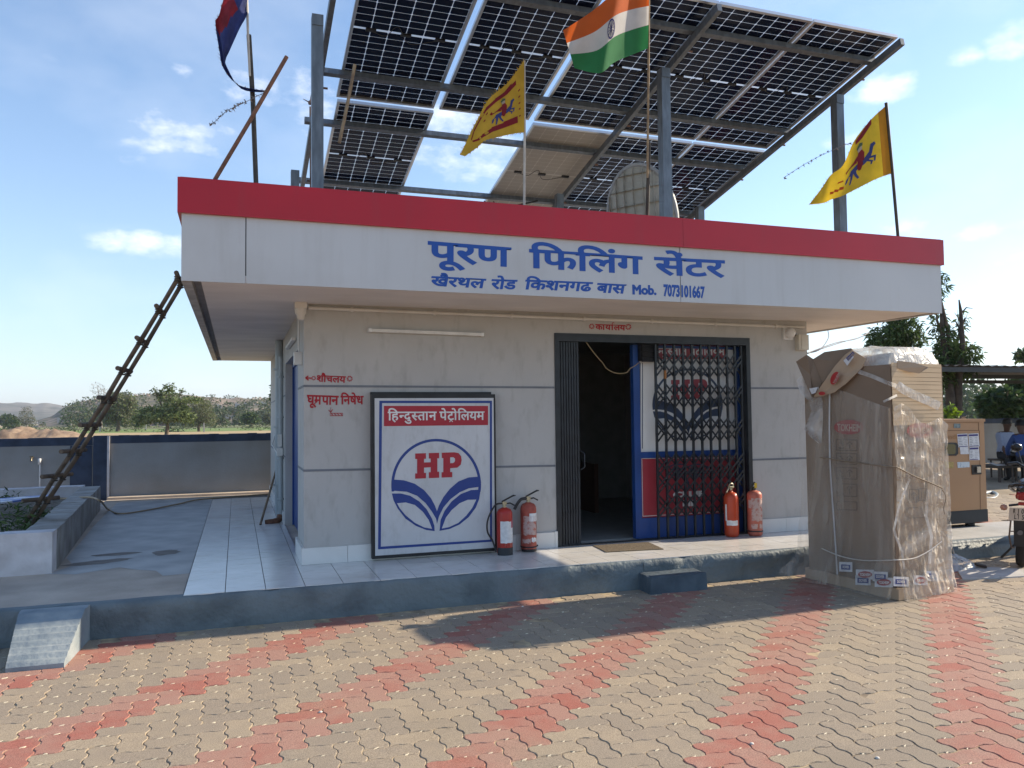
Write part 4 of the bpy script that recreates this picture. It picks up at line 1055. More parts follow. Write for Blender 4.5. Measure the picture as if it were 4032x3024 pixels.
# ---------------------------------------------------------------- poles and flags
bamboo = mat('bamboo', (.34, .25, .15), .7, var=.3, scale=12, c2=(.18, .12, .075))
dkpole = mat('dark_pole', (.055, .045, .036), .6, var=.4, scale=14)
def pole(name, pts, r, m_, label):
    t = MB(); t.tube(pts, r, 8); 
    return tag(t.build(name, m_), label, 'pole')
YQ = -.86
def cloth(name, fnc, nu, nv, mats, label, cat, group=None, parent=None, pick=None):
    """fnc(u, v) -> point; v along the hoist, u away from it"""
    m = MB(); V = [fnc(i / nu, j / nv) for i in range(nu + 1) for j in range(nv + 1)]
    q = nv + 1
    for i in range(nu):
        for j in range(nv):
            m.f.append((i * q + j, (i + 1) * q + j, (i + 1) * q + j + 1, i * q + j + 1)); m.sm.append(True)
            m.m.append(pick((i + .5) / nu, (j + .5) / nv) if pick else 0)
    m.v = [tuple(p) for p in V]
    o = m.build(name, mats, parent, fix=None)
    if parent is None: tag(o, label, cat, group)
    return o
def cloth_mat(name, c, var=.06, tl=.45, scale=9, c2=None):
    if name in MATS: return MATS[name]
    m = mat(name, c, .85, var=var, scale=scale, c2=c2)
    t = m.node_tree; b = t.nodes['Principled BSDF']; N = t.nodes.new; L = t.links.new
    tr = N('ShaderNodeBsdfTranslucent'); ms = N('ShaderNodeMixShader'); ms.inputs[0].default_value = tl
    src = b.inputs['Base Color'].links[0].from_socket; L(src, tr.inputs['Color'])
    L(b.outputs[0], ms.inputs[1]); L(tr.outputs[0], ms.inputs[2]); L(ms.outputs[0], t.nodes['Material Output'].inputs['Surface'])
    return m
def bez(pts, u):
    pts = [Vector(p) for p in pts]; k = len(pts) - 1; f = u * k; i = min(int(f), k - 1); t = f - i
    p0, p1, p2, p3 = pts[max(i - 1, 0)], pts[i], pts[i + 1], pts[min(i + 2, k)]
    return .5 * ((2 * p1) + (p2 - p0) * t + (2 * p0 - 5 * p1 + 4 * p2 - p3) * t * t + (3 * p1 - p0 - 3 * p2 + p3) * t ** 3)
def flag_edges(top, bot, Y, depth):
    """cloth stretched between an upper and a lower edge, both given as photo points at plane Y; depth(u) waves it in and out"""
    def f(u, v):
        a, c = bez([(x, y, 0) for x, y in top], u), bez([(x, y, 0) for x, y in bot], u)
        p_ = c.lerp(a, v); q = at(p_.x, p_.y, Y=(Y(p_.y) if callable(Y) else Y) + depth(u, v)); return q
    return f
def blotch(name, fl, polys, m_, parent):
    m = MB()
    for pl in polys: m.add([fl(*p_) for p_ in pl], [tuple(range(len(pl)))])
    return m.build(name, m_, parent)
# tricolour
pole('flag_pole', [at(2548, 862, Y=-.98), at(2556, 560, Y=-1.12)], .018, dkpole, 'dark lower pole tied to the tricolour flag pole') 
FP = pole('flag_pole', [at(2549, 700, Y=-1.08), at(2553, 330, Y=-1.27), at(2555, -60, Y=-1.47)], .011, bamboo, 'thin bamboo pole that carries the tricolour flag')
top = [(2556, -60), (2480, -50), (2420, -28), (2330, 45), (2217, 120)]; bot = [(2552, 190), (2490, 215), (2420, 245), (2360, 288), (2262, 268)]
tri = flag_edges(top, bot, lambda y: -1.01 - .51 * (862 - y) / 862, lambda u, v: -.16 * u + .10 * math.sin(u * 7 + v * 1.2) * u ** .5 + .03 * math.sin(u * 15 + v * 6) * u)
saff, whit, gren = cloth_mat('saffron', (.55, .11, .02)), cloth_mat('flag_white', (.62, .60, .58)), cloth_mat('flag_green', (.03, .20, .07))
fl = cloth('flag', tri, 36, 30, [gren, whit, saff], 'orange, white and green tricolour flag blowing from a thin pole', 'flag', pick=lambda u, v: 0 if v < .36 else 1 if v < .67 else 2)
m = MB(); V = []
for i in range(28):
    a = 6.2832 * i / 28
    for rr in (.085, .070): V.append(tri(.55 + rr * .62 * math.cos(a), .515 + rr * 1.7 * math.sin(a)) + Vector((.0, -.004, 0)))
m.add(V, [(2 * i, 2 * ((i + 1) % 28), 2 * ((i + 1) % 28) + 1, 2 * i + 1) for i in range(28)])
for i in range(12):
    a = 6.2832 * i / 12
    p_, q = tri(.55, .515) + Vector((0, -.004, 0)), tri(.55 + .045 * math.cos(a), .515 + .12 * math.sin(a)) + Vector((0, -.004, 0)); m.bar(p_, q, .003, .003)
m.build('wheel_mark', cloth_mat('wheel_blue', (.03, .03, .16)), fl)
# yellow pennants with a rider on a blue horse
yel = cloth_mat('pennant_yellow', (.56, .34, .035), .14, .4, 7); yel2 = cloth_mat('pennant_bright', (.68, .46, .03), .12, .5, 7)
redp = cloth_mat('print_red', (.26, .02, .03)); bluep = cloth_mat('print_blue', (.05, .07, .26)); hem = cloth_mat('pennant_orange', (.46, .20, .015))
def rider(fl, flip, parent, ox, oy, su, sv):
    F_ = lambda pts: [(ox + su * a, oy + sv * b_) for a, b_ in pts]
    horse = [[(-1, .1), (-.8, .42), (-.35, .42), (.2, .38), (.55, .55), (.68, .95), (.95, .92), (1.02, .72), (.86, .66), (.74, .35), (.62, .1), (.2, -.02), (-.3, .0), (-.6, -.05)],
             [(-.95, .2), (-1.25, .1), (-1.4, -.35), (-1.2, -.3), (-1.05, -.02)], [(-.85, .05), (-.6, .05), (-.72, -.35), (-.9, -.75), (-1.02, -.72), (-.9, -.35)], [(-.62, .05), (-.4, .05), (-.35, -.3), (-.2, -.68), (-.33, -.72), (-.52, -.32)],
             [(.5, .12), (.66, .18), (1.0, .05), (.92, -.28), (.80, -.26), (.84, -.02)], [(.35, .06), (.5, .06), (.78, -.18), (.66, -.36), (.56, -.32), (.62, -.18)]]
    man = [[(-.2, .35), (-.28, .75), (-.12, 1.15), (.12, 1.15), (.26, .8), (.2, .3)], [(-.2, 1.0), (-.6, .85), (-1.25, .75), (-1.3, 1.0), (-.7, .7), (-.3, .55)], [(-.25, .45), (.1, .5), (.12, .1), (-.05, -.2), (-.2, -.18), (-.3, .1)]]
    off = lambda pts: [tuple(p_) for p_ in pts]
    blotch('horse_print', lambda u, v: fl(u, v) + Vector((0, -.004, 0)), [F_(q) for q in horse], bluep, parent)
    blotch('rider_print', lambda u, v: fl(u, v) + Vector((0, -.006, 0)), [F_(q) for q in man], redp, parent)
    blotch('rider_print', lambda u, v: fl(u, v) + Vector((0, -.007, 0)), [F_([(-.14, 1.15), (-.16, 1.4), (0, 1.5), (.14, 1.4), (.12, 1.15)])], cloth_mat('print_pale', (.5, .42, .36)), parent)
    blotch('rider_print', lambda u, v: fl(u, v) + Vector((0, -.008, 0)), [F_([(-.2, 1.38), (-.22, 1.55), (0, 1.75), (.2, 1.55), (.18, 1.38), (0, 1.45)])], cloth_mat('print_green', (.10, .15, .09)), parent)
    blotch('flag_print', lambda u, v: fl(u, v) + Vector((0, -.006, 0)), [F_([(-.25, 1.95), (.2, 1.85), (.85, 2.1), (.85, 2.45), (.2, 2.3), (-.25, 2.25)])], redp, parent)
def fray(mb, fl, side, n, ln, seed):
    rr = random.Random(seed)
    for i in range(n):
        u = rr.random(); a = fl(u, side); d = Vector((rr.uniform(-1, .2), rr.uniform(-.5, .5), rr.uniform(-.3, 1) if side else rr.uniform(-1, .0))) * ln * rr.uniform(.4, 1)
        mb.add([a - Vector((.003, 0, 0)), a + Vector((.003, 0, 0)), a + d], [(0, 1, 2)])
pole('flag_pole', [at(2064, 812, Y=YQ), at(2066, 520, Y=YQ), at(2064, 240, Y=YQ)], .012, mat('white_stick', (.50, .46, .40), .6, var=.2), 'pale thin pole of the fringed yellow pennant above the fascia')
top = [(2064, 236), (2000, 325), (1925, 390), (1880, 470), (1845, 540), (1812, 610)]; bot = [(2064, 520), (2020, 527), (1960, 540), (1905, 555), (1880, 580), (1830, 615)]
pen = flag_edges(top, bot, YQ - .02, lambda u, v: -.12 * u + .04 * math.sin(u * 8 + v) * u ** .5)
fl = cloth('pennant', pen, 30, 20, [yel], 'fringed dull yellow pennant with horse and rider, before the solar panels', 'flag', 'yellow horse and rider pennants')
m = MB(); fray(m, pen, 1, 130, .045, 5); fray(m, pen, 0, 70, .04, 6); m.build('fringe', yel, fl)
lift = lambda u, v: pen(u, v) + Vector((0, -.003, 0))
def strip(fl, pts, wd, n=10):
    out = []
    V, F = stroke(pts, wd)
    return [[tuple(V[i]) for i in f] for f in F]
sp = [(.12, .80), (.22, .80), (.34, .80), (.46, .82), (.58, .82), (.70, .80), (.80, .66)]
blotch('border_print', lift, [[(sp[i][0], sp[i][1]), (sp[i + 1][0], sp[i + 1][1]), (sp[i + 1][0], sp[i + 1][1] + .09), (sp[i][0], sp[i][1] + .075)] for i in range(6)], redp, fl)
sp = [(.12, .17), (.3, .17), (.45, .18), (.60, .16), (.70, .22), (.80, .5)]
blotch('border_print', lift, [[(sp[i][0], sp[i][1]), (sp[i + 1][0], sp[i + 1][1]), (sp[i + 1][0], sp[i + 1][1] + .13), (sp[i][0], sp[i][1] + .11)] for i in range(5)], redp, fl)
rider(pen, 1, fl, .27, .45, -.12, .19)
blotch('mark_print', lift, [[(.075, v0), (.10, v0), (.10, v0 + .022), (.075, v0 + .022)] for v0 in (.25, .36, .45, .55, .65)] + [[(.40 + k * .05, .62 + (k % 2) * .1), (.43 + k * .05, .62 + (k % 2) * .1), (.43 + k * .05, .66 + (k % 2) * .1), (.40 + k * .05, .66 + (k % 2) * .1)] for k in range(3)], redp, fl)
pole('flag_pole', [at(3536, 932, Y=YQ), at(3515, 690, Y=YQ), at(3489, 405, Y=YQ)], .017, dkpole, 'dark leaning pole at the right end of the roof')
top = [(3490, 415), (3430, 470), (3363, 555), (3320, 650), (3270, 690), (3236, 740), (3190, 800)]; bot = [(3512, 682), (3450, 705), (3380, 740), (3320, 770), (3275, 785), (3240, 800), (3184, 806)]
pen2 = flag_edges(top, bot, YQ + .25, lambda u, v: -.25 + .10 * u + .035 * math.sin(u * 9 + v * 2) * u ** .5)
fl = cloth('pennant', pen2, 30, 20, [yel2, hem], 'bright torn yellow pennant with horse and rider at the right end of the roof', 'flag', 'yellow horse and rider pennants', pick=lambda u, v: 1 if u < .10 else 0)
m = MB(); fray(m, pen2, 1, 60, .035, 8); fray(m, pen2, 0, 40, .03, 9); m.build('fringe', mat('dirty_hem', (.18, .11, .05), .9), fl)
rider(pen2, 1, fl, .29, .38, -.14, .26)
blotch('mark_print', lambda u, v: pen2(u, v) + Vector((0, -.003, 0)), [[(.50 + k * .07, .2), (.56 + k * .07, .24), (.55 + k * .07, .34), (.49 + k * .07, .28)] for k in range(3)] + [[(.2, .9), (.26, .9), (.25, .95), (.2, .94)], [(.5, .45), (.58, .5), (.57, .55), (.5, .5)]], cloth_mat('print_orange', (.50, .09, .02)), fl)
# blue and red flag at the left
pole('flag_pole', [at(1008, 722, Y=-.72), at(996, 400, Y=-.72), at(980, 138, Y=-.72)], .020, dkpole, 'dark upright pole near the left end of the roof')
pole('flag_stick', [at(984, 300, Y=-.75), at(976, 120, Y=-.75), at(970, -80, Y=-.75)], .010, mat('white_stick', (.50, .46, .40), .6), 'thin pale stick tied above the dark pole, holding the blue and red flag')
pole('bamboo_pole', [at(846, 708, Y=-.8), at(990, 465, Y=-.8), at(1129, 223, Y=-.8)], .017, mat('red_bamboo', (.20, .095, .06), .75, var=.35, scale=20), 'reddish bamboo pole leaning behind the dark pole at the left of the roof')
top = [(974, -80), (930, -40), (885, -10), (862, 60), (848, 90), (862, 190), (880, 270), (940, 335), (1052, 358)]; bot = [(974, 55), (965, 75), (945, 110), (922, 160), (902, 205), (890, 232), (893, 262), (950, 350), (1050, 364)]
bfl = flag_edges(top, bot, -.78, lambda u, v: -.06 * math.sin(u * 6) + .05 * math.sin(v * 7 + u * 4))
fl = cloth('flag', bfl, 40, 14, [cloth_mat('flag_navy', (.035, .05, .17), .3), cloth_mat('flag_red', (.25, .02, .03), .3)], 'dark blue flag with a red patch, twisted and trailing a long tail', 'flag', pick=lambda u, v: 1 if .17 < u < .52 and v > .52 - .1 * math.sin(u * 9) else 0)
m = MB(); fray(m, bfl, 1, 90, .035, 11); m.build('fringe', mat('dirty_hem', (.18, .11, .05), .9), fl)
def garland(p, label):
    t = MB(); pts = curve([at(x, y, Y=-.8) for x, y in p], 12); t.tube(pts, .0022, 4)
    for q in pts[::2]:
        for k in range(4): t.add([q, q + Vector((rnd.uniform(-.02, .02), rnd.uniform(-.02, .02), rnd.uniform(-.02, .02))), q + Vector((rnd.uniform(-.03, .03), rnd.uniform(-.02, .02), rnd.uniform(-.03, .03)))], [(0, 1, 2)])
    tag(t.build('garland', mat('dry_garland', (.22, .19, .18), .9)), label, 'garland')
garland([(1040, 365), (960, 405), (890, 440), (830, 495)], 'thin dry garland blowing from the leaning bamboo pole')
garland([(3350, 562), (3270, 595), (3180, 640), (3085, 700)], 'thin dry garland blowing from the bright yellow pennant')
pole('bamboo_stick', [at(1397, 255, Y=-.55), at(1370, 400, Y=-.55), at(1336, 562, Y=-.55)], .015, bamboo, 'short bamboo stick hanging in front of the left solar panels')
W_ = thing('lightning_rod', at(1224, 712, Y=2.6), 'thin rusty rod with three spikes at the left end of the solar rack', 'rod')
m = MB(); m.tube([at(1224, 760, Y=2.6), at(1222, 420, Y=2.6)], .013, 6); m.build('rod', mat('rust_rod', (.16, .10, .08), .7), W_)
hp = at(1222, 405, Y=2.6); m = MB()
for dx, dz in ((-.09, .04), (.012, .13), (.03, .06)): m.tube([hp, hp + Vector((dx, 0, dz))], [.011, .003], 6)
m.lathe(hp, [(0, -.03), (.025, -.02), (.03, 0), (.02, .025), (0, .03)], 10); m.build('spike_head', mat('rust_rod', (.16, .10, .08), .7), W_)
# ================================================================ left of the office
def atp(x, y, p0, n):
    d = ray(x, y); n = Vector(n); t = (Vector(p0) - CO).dot(n) / d.dot(n); return CO + d * t
plaster = mat('wall_plaster', (.30, .305, .31), .85, var=.18, scale=1.3, bump=.2, bscale=25, c2=(.24, .235, .225))
navy_w = mat('wall_navy', (.035, .05, .085), .75, var=.3, scale=5)
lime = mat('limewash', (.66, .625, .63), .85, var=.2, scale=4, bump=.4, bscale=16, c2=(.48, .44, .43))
limed = mat('limewash_dark', (.36, .345, .32), .85, var=.3, scale=3, bump=.4, bscale=16, c2=(.22, .20, .175))  # darker limewash, for the side wall of the planter
def bwall(p, q, zt, label, th=.16, zb=.0):
    p, q = Vector((*p, 0)), Vector((*q, 0)); d = (q - p).normalized(); n = Vector((-d.y, d.x, 0)) * th
    o = thing('boundary_wall', ((p.x + q.x) / 2, (p.y + q.y) / 2, zb), label, 'wall', 'plastered boundary walls with dark blue tops')
    def slab(m, a, b, z0, z1, e=0.):
        A = p + d * a - n.normalized() * e; Bq = p + d * b - n.normalized() * e; nn = n + n.normalized() * 2 * e
        m.hexa([A + Vector((0, 0, z0)), Bq + Vector((0, 0, z0)), Bq + nn + Vector((0, 0, z0)), A + nn + Vector((0, 0, z0)), A + Vector((0, 0, z1)), Bq + Vector((0, 0, z1)), Bq + nn + Vector((0, 0, z1)), A + nn + Vector((0, 0, z1))])
    L_ = (q - p).length
    m = MB(); slab(m, 0, L_, zb, zt - .14); m.build('wall', plaster, o)
    m = MB(); k = 20; 
    for i in range(k): slab(m, L_ * i / k, L_ * (i + 1) / k, zt - .14, zt + rnd.uniform(-.007, .007), .004)
    m.build('painted_top', navy_w, o)
    return o
WY = 7.9
lw = bwall((-8, 8.0), (-2.985, 8.0), 1.345, 'grey boundary wall behind the planter with stained plaster, left of the gap')
rw = bwall((-2.73, WY), (.6, WY), 1.37, 'clean grey boundary wall between the gap and the office')
bwall((.6, WY), (9.0, 8.4), 1.37, 'grey boundary wall running behind the office')
m = MB(); m.box((-3.33, 7.955, .2), (-2.99, 7.998, 1.2)); m.build('painted_end', navy_w, lw)
m = MB(); m.box((-2.96, 7.86, .2), (-2.74, 7.995, 1.372)); m.build('painted_end', navy_w, rw)
m = MB(); m.box((-2.738, 7.86, .2), (-2.70, 7.897, 1.36)); m.build('sunlit_edge', lime, rw)  # limewash white stands in for sunlight on the wall end
m = MB(); m.box((-2.7, 7.62, .2), (-.02, 7.895, .30)); m.box((-2.7, 7.45, .2), (-.02, 7.619, .262)); m.build('ledge', conc_m, rw)
s_ = at(130, 1830, Y=7.97)
for nm, lab, px, bits in (('tap', 'brass tap on the stained boundary wall', (126, 1803), 0), ('capped_pipe', 'white capped pipe stub on the stained boundary wall', (156, 1815), 1)):
    q = at(*px, Y=7.95); m = MB()
    if bits: m.lathe((q.x, q.y, q.z - .06), [(0, 0), (.026, 0), (.026, .10), (0, .105)], 10); m.tube([(q.x + .008, q.y, q.z - .06), (q.x + .008, q.y, .3)], .014, 6)
    else: m.tube([(q.x, 8.0, q.z), (q.x, 7.90, q.z), (q.x, 7.88, q.z - .05)], .016, 8); m.box((q.x - .03, 7.9, q.z + .015), (q.x + .03, 7.92, q.z + .03))
    tag(m.build(nm, mat('stub_white', (.6, .6, .6), .5) if bits else mat('tap_brass', (.2, .17, .12), .4, .7)), lab, nm.split('_')[-1])
# white planter: long side wall, front wall, soil
PL_ = thing('planter', (-2.6, 3, .25), 'low limewashed planter wall round a bed of dry soil', 'planter')
fo = at(209, 2259, Z=.25); bo = at(389, 2010, Z=.25)
zt = .62
fx, fy = -2.16, .53
def rail(a, c, wd, z0, z1, m_, nm):
    a, c = Vector((*a, 0)), Vector((*c, 0)); d = (c - a).normalized(); n = Vector((-d.y, d.x, 0)) * wd; k = 14; m = MB()
    for i in range(k):
        p_, q = a.lerp(c, i / k), a.lerp(c, (i + 1) / k); j = rnd.uniform(-.006, .006)
        m.hexa([(p_.x, p_.y, z0), (q.x, q.y, z0), (q.x + n.x, q.y + n.y, z0), (p_.x + n.x, p_.y + n.y, z0), (p_.x, p_.y, z1 + j), (q.x, q.y, z1 + j), (q.x + n.x, q.y + n.y, z1 + j), (p_.x + n.x, p_.y + n.y, z1 + j)])
    return m.build(nm, m_, PL_)
rail((-8, .40), (fx, fy), .22, .24, zt, lime, 'front_wall')
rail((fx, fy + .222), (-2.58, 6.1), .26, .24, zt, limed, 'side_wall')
rail((-8, 5.9), (-2.85, 6.3), .3, .24, zt - .01, lime, 'rear_wall')
rail((-8, 2.2), (-3.35, 2.35), .2, .24, zt + .03, lime, 'inner_wall')
m = MB(); k = 26; V = []
for i in range(k + 1):
    for j in range(k + 1):
        x = -8 + (5.62 * i / k); y = .62 + (5.4 * j / k); V.append((x - .02 * j, y, .50 + rnd.uniform(-.02, .02) + .03 * math.sin(x * 3 + y * 2)))
m.add(V, [(i * (k + 1) + j, (i + 1) * (k + 1) + j, (i + 1) * (k + 1) + j + 1, i * (k + 1) + j + 1) for i in range(k) for j in range(k)])
m.build('soil', mat('soil', (.17, .14, .105), .95, var=.4, scale=14, bump=.8, bscale=50), PL_)
m = MB(); m.hexa([at(0, 1985, Z=.66), at(175, 1962, Z=.66), at(215, 1952, Z=.66), at(0, 1968, Z=.66)] + [v + Vector((0, 0, .02)) for v in (at(0, 1985, Z=.66), at(175, 1962, Z=.66), at(215, 1952, Z=.66), at(0, 1968, Z=.66))])
tag(m.build('signboard', mat('blue_white_board', (.10, .16, .42), .4, var=.6, scale=3, c2=(.55, .56, .6), lo=.47, hi=.5)), 'blue and white board lying flat on the far end of the planter', 'board')
def leafmesh(name, blobs, n, size, mats, parent=None, seed=1, narrow=.5, droop=0., hollow=.55):
    """many small bent leaf faces spread through ellipsoids (cx, cy, cz, rx, ry, rz)"""
    rr = random.Random(seed); vol = [b[3] * b[4] * b[5] for b in blobs]; tot = sum(vol); m = MB()
    for b, v_ in zip(blobs, vol):
        for _ in range(max(6, int(n * v_ / tot))):
            while True:
                u = Vector((rr.uniform(-1, 1), rr.uniform(-1, 1), rr.uniform(-1, 1)))
                if u.length <= 1 and rr.random() < .25 + .75 * (u.length ** 2) / max(hollow, .01): break
            c = Vector((b[0] + u.x * b[3], b[1] + u.y * b[4], b[2] + u.z * b[5]))
            L_ = size * rr.uniform(.6, 1.4); d = Vector((rr.gauss(0, 1), rr.gauss(0, 1), rr.gauss(0, .7) - droop)).normalized()
            s_ = d.cross(Vector((rr.gauss(0, 1), rr.gauss(0, 1), rr.gauss(0, 1)))).normalized() * L_ * narrow * .5
            k = len(m.v)
            m.v += [tuple(c), tuple(c + d * L_ * .45 + s_), tuple(c + d * L_ - Vector((0, 0, droop * L_ * .3))), tuple(c + d * L_ * .45 - s_)]
            m.f.append((k, k + 1, k + 2, k + 3)); m.m.append(rr.randrange(len(mats))); m.sm.append(False)
    return m.build(name, mats, parent, fix=None)
def leaf_mat(name, c):
    if name in MATS: return MATS[name]
    m = mat(name, c, .6, var=.3, scale=1.5, spec=.3)
    t = m.node_tree; b = t.nodes['Principled BSDF']; tr = t.nodes.new('ShaderNodeBsdfTranslucent'); ms = t.nodes.new('ShaderNodeMixShader'); ms.inputs[0].default_value = .3
    t.links.new(b.inputs['Base Color'].links[0].from_socket, tr.inputs['Color']); t.links.new(b.outputs[0], ms.inputs[1]); t.links.new(tr.outputs[0], ms.inputs[2]); t.links.new(ms.outputs[0], t.nodes['Material Output'].inputs['Surface'])
    return m
LD = [leaf_mat('leaf_dark', (.035, .065, .022)), leaf_mat('leaf_mid', (.06, .10, .03))]
LM = [leaf_mat('leaf_mid', (.06, .10, .03)), leaf_mat('leaf_light', (.10, .15, .045)), leaf_mat('leaf_dark', (.035, .065, .022))]
LO = [leaf_mat('leaf_olive', (.115, .125, .06)), leaf_mat('leaf_grey', (.13, .135, .085)), leaf_mat('leaf_mid', (.06, .10, .03))]
LB = [leaf_mat('leaf_bright', (.22, .34, .03)), leaf_mat('leaf_light', (.10, .15, .045))]
LF = [leaf_mat('sunlit_leaf', (.13, .175, .06)), leaf_mat('sunlit_leaf_light', (.19, .235, .085)), leaf_mat('leaf_mid', (.06, .10, .03))]  # lightened leaf greens, sunlight on the field trees put into the colour
LO2 = [leaf_mat('sunlit_olive', (.19, .195, .105)), leaf_mat('leaf_grey', (.13, .135, .085)), leaf_mat('sunlit_leaf', (.13, .175, .06))]  # olive lightened the same way for the sun
bark = mat('bark', (.12, .09, .065), .9, var=.4, scale=8, bump=.5, bscale=30)
twig = mat('twig_grey', (.23, .20, .17), .9)
for k, (px, n_, h_) in enumerate([((100, 2080), 150, .24), ((30, 2110), 130, .16), ((190, 2030), 90, .05), ((10, 2000), 80, .2)]):
    q = at(*px, Z=.52)
    o = leafmesh('weed', [(q.x, q.y, q.z + h_ * .5, .22, .22, h_ * .6)], n_, .075, LM, None, 20 + k, .25)
    tag(o, ['tall weed at the foot of the bamboo ladder', 'low green weed by the front wall of the planter', 'small creeping weed in the middle of the planter', 'weed at the far left of the planter bed'][k], 'weed', 'weeds in the planter')
# garden hose from the planter to the office corner
def hoseline(name, pts, r, m_, label):
    t = MB(); t.tube(curve(pts, 14), r, 7); return tag(t.build(name, m_), label, 'hose')
hs = mat('hose_tan', (.36, .26, .16), .6, var=.2)
zz = .275
hoseline('garden_hose', [at(0, 1985, Z=.56), at(90, 1965, Z=.56), at(250, 1963, Z=.56), at(350, 1958, Z=.65), at(398, 1975, Z=.64), at(425, 2005, Z=zz), at(470, 2022, Z=zz), at(560, 2012, Z=zz), at(700, 1985, Z=zz), at(800, 1965, Z=zz), at(1060, 1945, Z=zz)], .013, hs, 'long brown garden hose lying from the planter to the office wall')
# bamboo ladder
LA = thing('bamboo_ladder', (-2.95, 3.3, .5), 'old bamboo ladder leaning from the planter to the roof edge', 'ladder')
lb = mat('ladder_bamboo', (.16, .115, .08), .75, var=.4, scale=9, c2=(.075, .055, .04), bump=.3)
f0, f1 = at(80, 2085, Z=.50), at(120, 2078, Z=.50)
t0, t1 = at(703, 1093, X=-1.10), at(722, 1118, X=-1.10)
def rail_pts(a, c, s): return [a.lerp(c, i / 9) + Vector((0, 0, -.05 * math.sin(math.pi * i / 9))) + Vector((rnd.uniform(-.006, .006), rnd.uniform(-.006, .006), 0)) for i in range(10)]
f1 = f0 + Vector((.02, -.42, 0)); f1 = at(114, 2083, Z=.50); t1 = t0 + Vector((.0, .36, 0))
for a, c in ((f0, t0), (f1, t1)):
    m = MB(); p_ = rail_pts(a, c, 1); m.tube(p_, [.0235 - .0005 * i + (.002 if i % 2 else 0) for i in range(10)], 9); m.build('rail', lb, LA)
prow = [(146, 1893), (222, 1788), (291, 1687), (360, 1583), (432, 1478), (494, 1383), (564, 1285), (630, 1193), (696, 1096)]
for k, px in enumerate(prow):
    f = .13 + .865 * k / 8
    a, c = f0.lerp(t0, f), f1.lerp(t1, f); sag = Vector((0, 0, -.05 * math.sin(math.pi * f))); d = (c - a).normalized()
    m = MB(); m.tube([a - d * .16 + sag + Vector((-.0, 0, .03)), c + d * .12 + sag + Vector((0, 0, .03))], .022, 8); r_ = m.build('rung', lb, LA)
    for q in (a, c):
        m = MB()
        for j in range(3): m.lathe(q + sag + Vector((0, 0, -.02 + .02 * j)), [(.026, -.007), (.034, 0), (.026, .007)], 8)
        m.build('binding', mat('rope_dark', (.06, .05, .04), .9), r_)

# ================================================================ hills, fields, far trees
def ridge(name, prof, D0, D1, D2, m_, label, seed=1, amp=1.):
    rr = random.Random(seed); m = MB(); xs = []; n = 150
    x0, x1 = prof[0][0], prof[-1][0]; rows = 16; V = []
    for i in range(n + 1):
        x = x0 + (x1 - x0) * i / n
        for k in range(len(prof) - 1):
            if prof[k][0] <= x <= prof[k + 1][0]:
                f = (x - prof[k][0]) / (prof[k + 1][0] - prof[k][0]); y = prof[k][1] + (prof[k + 1][1] - prof[k][1]) * f; break
        d = ray(x, y); hor = Vector((d.x, d.y, 0)).length; top = CO.z + d.z / hor * D1; u = Vector((d.x, d.y, 0)) / hor
        for j in range(rows + 1):
            f = j / rows
            if f < .7: g_ = f / .7; D = D0 + (D1 - D0) * g_; z = top * g_ ** .8
            else: g_ = (f - .7) / .3; D = D1 + (D2 - D1) * g_; z = top * (1 - g_)
            import mathutils
            z += mathutils.noise.fractal((u.x * D * .05, u.y * D * .05, seed), 1, 2, 5) * amp * (min(f, 1 - f) * 2 + .08)
            V.append((CO.x + u.x * D, CO.y + u.y * D, max(z, -.3)))
    q = rows + 1
    m.add(V, [(i * q + j, (i + 1) * q + j, (i + 1) * q + j + 1, i * q + j + 1) for i in range(n) for j in range(rows)], 0, True)
    return struct(m.build(name, m_, None, fix=None), label, 'hill')
def hill_mat(name, rock, scrub, s):
    m = mat(name, rock, .95, scale=s, c2=scrub, lo=.44, hi=.58, bump=1., bscale=.6)
    return m
HP_ = [(150, 1662), (215, 1632), (245, 1610), (330, 1582), (400, 1566), (470, 1556), (560, 1551), (640, 1550), (700, 1556), (770, 1561), (850, 1564), (900, 1571), (940, 1566), (1010, 1565), (1075, 1567), (1300, 1575), (1900, 1600), (2400, 1640)]
ridge('hill', HP_, 300, 430, 620, hill_mat('hill_rock', (.25, .19, .15), (.115, .11, .07), .12), 'rocky scrub covered hill behind the village', 3, 2.2)
ridge('hill', [(-900, 1588), (-300, 1580), (0, 1583), (90, 1585), (180, 1587), (260, 1596), (400, 1612), (700, 1640), (1000, 1655)], 1150, 1600, 2100, hill_mat('far_hill', (.16, .145, .125), (.085, .085, .065), .012), 'long flat bluish hill far away on the left', 7, 3)
ridge('hill', [(3300, 1600), (3700, 1560), (3760, 1556), (3900, 1575), (4300, 1590), (5000, 1630)], 700, 950, 1300, hill_mat('far_hill', (.30, .25, .20), (.14, .13, .09), .012), 'low bluish hill behind the trees on the right', 9, 3)
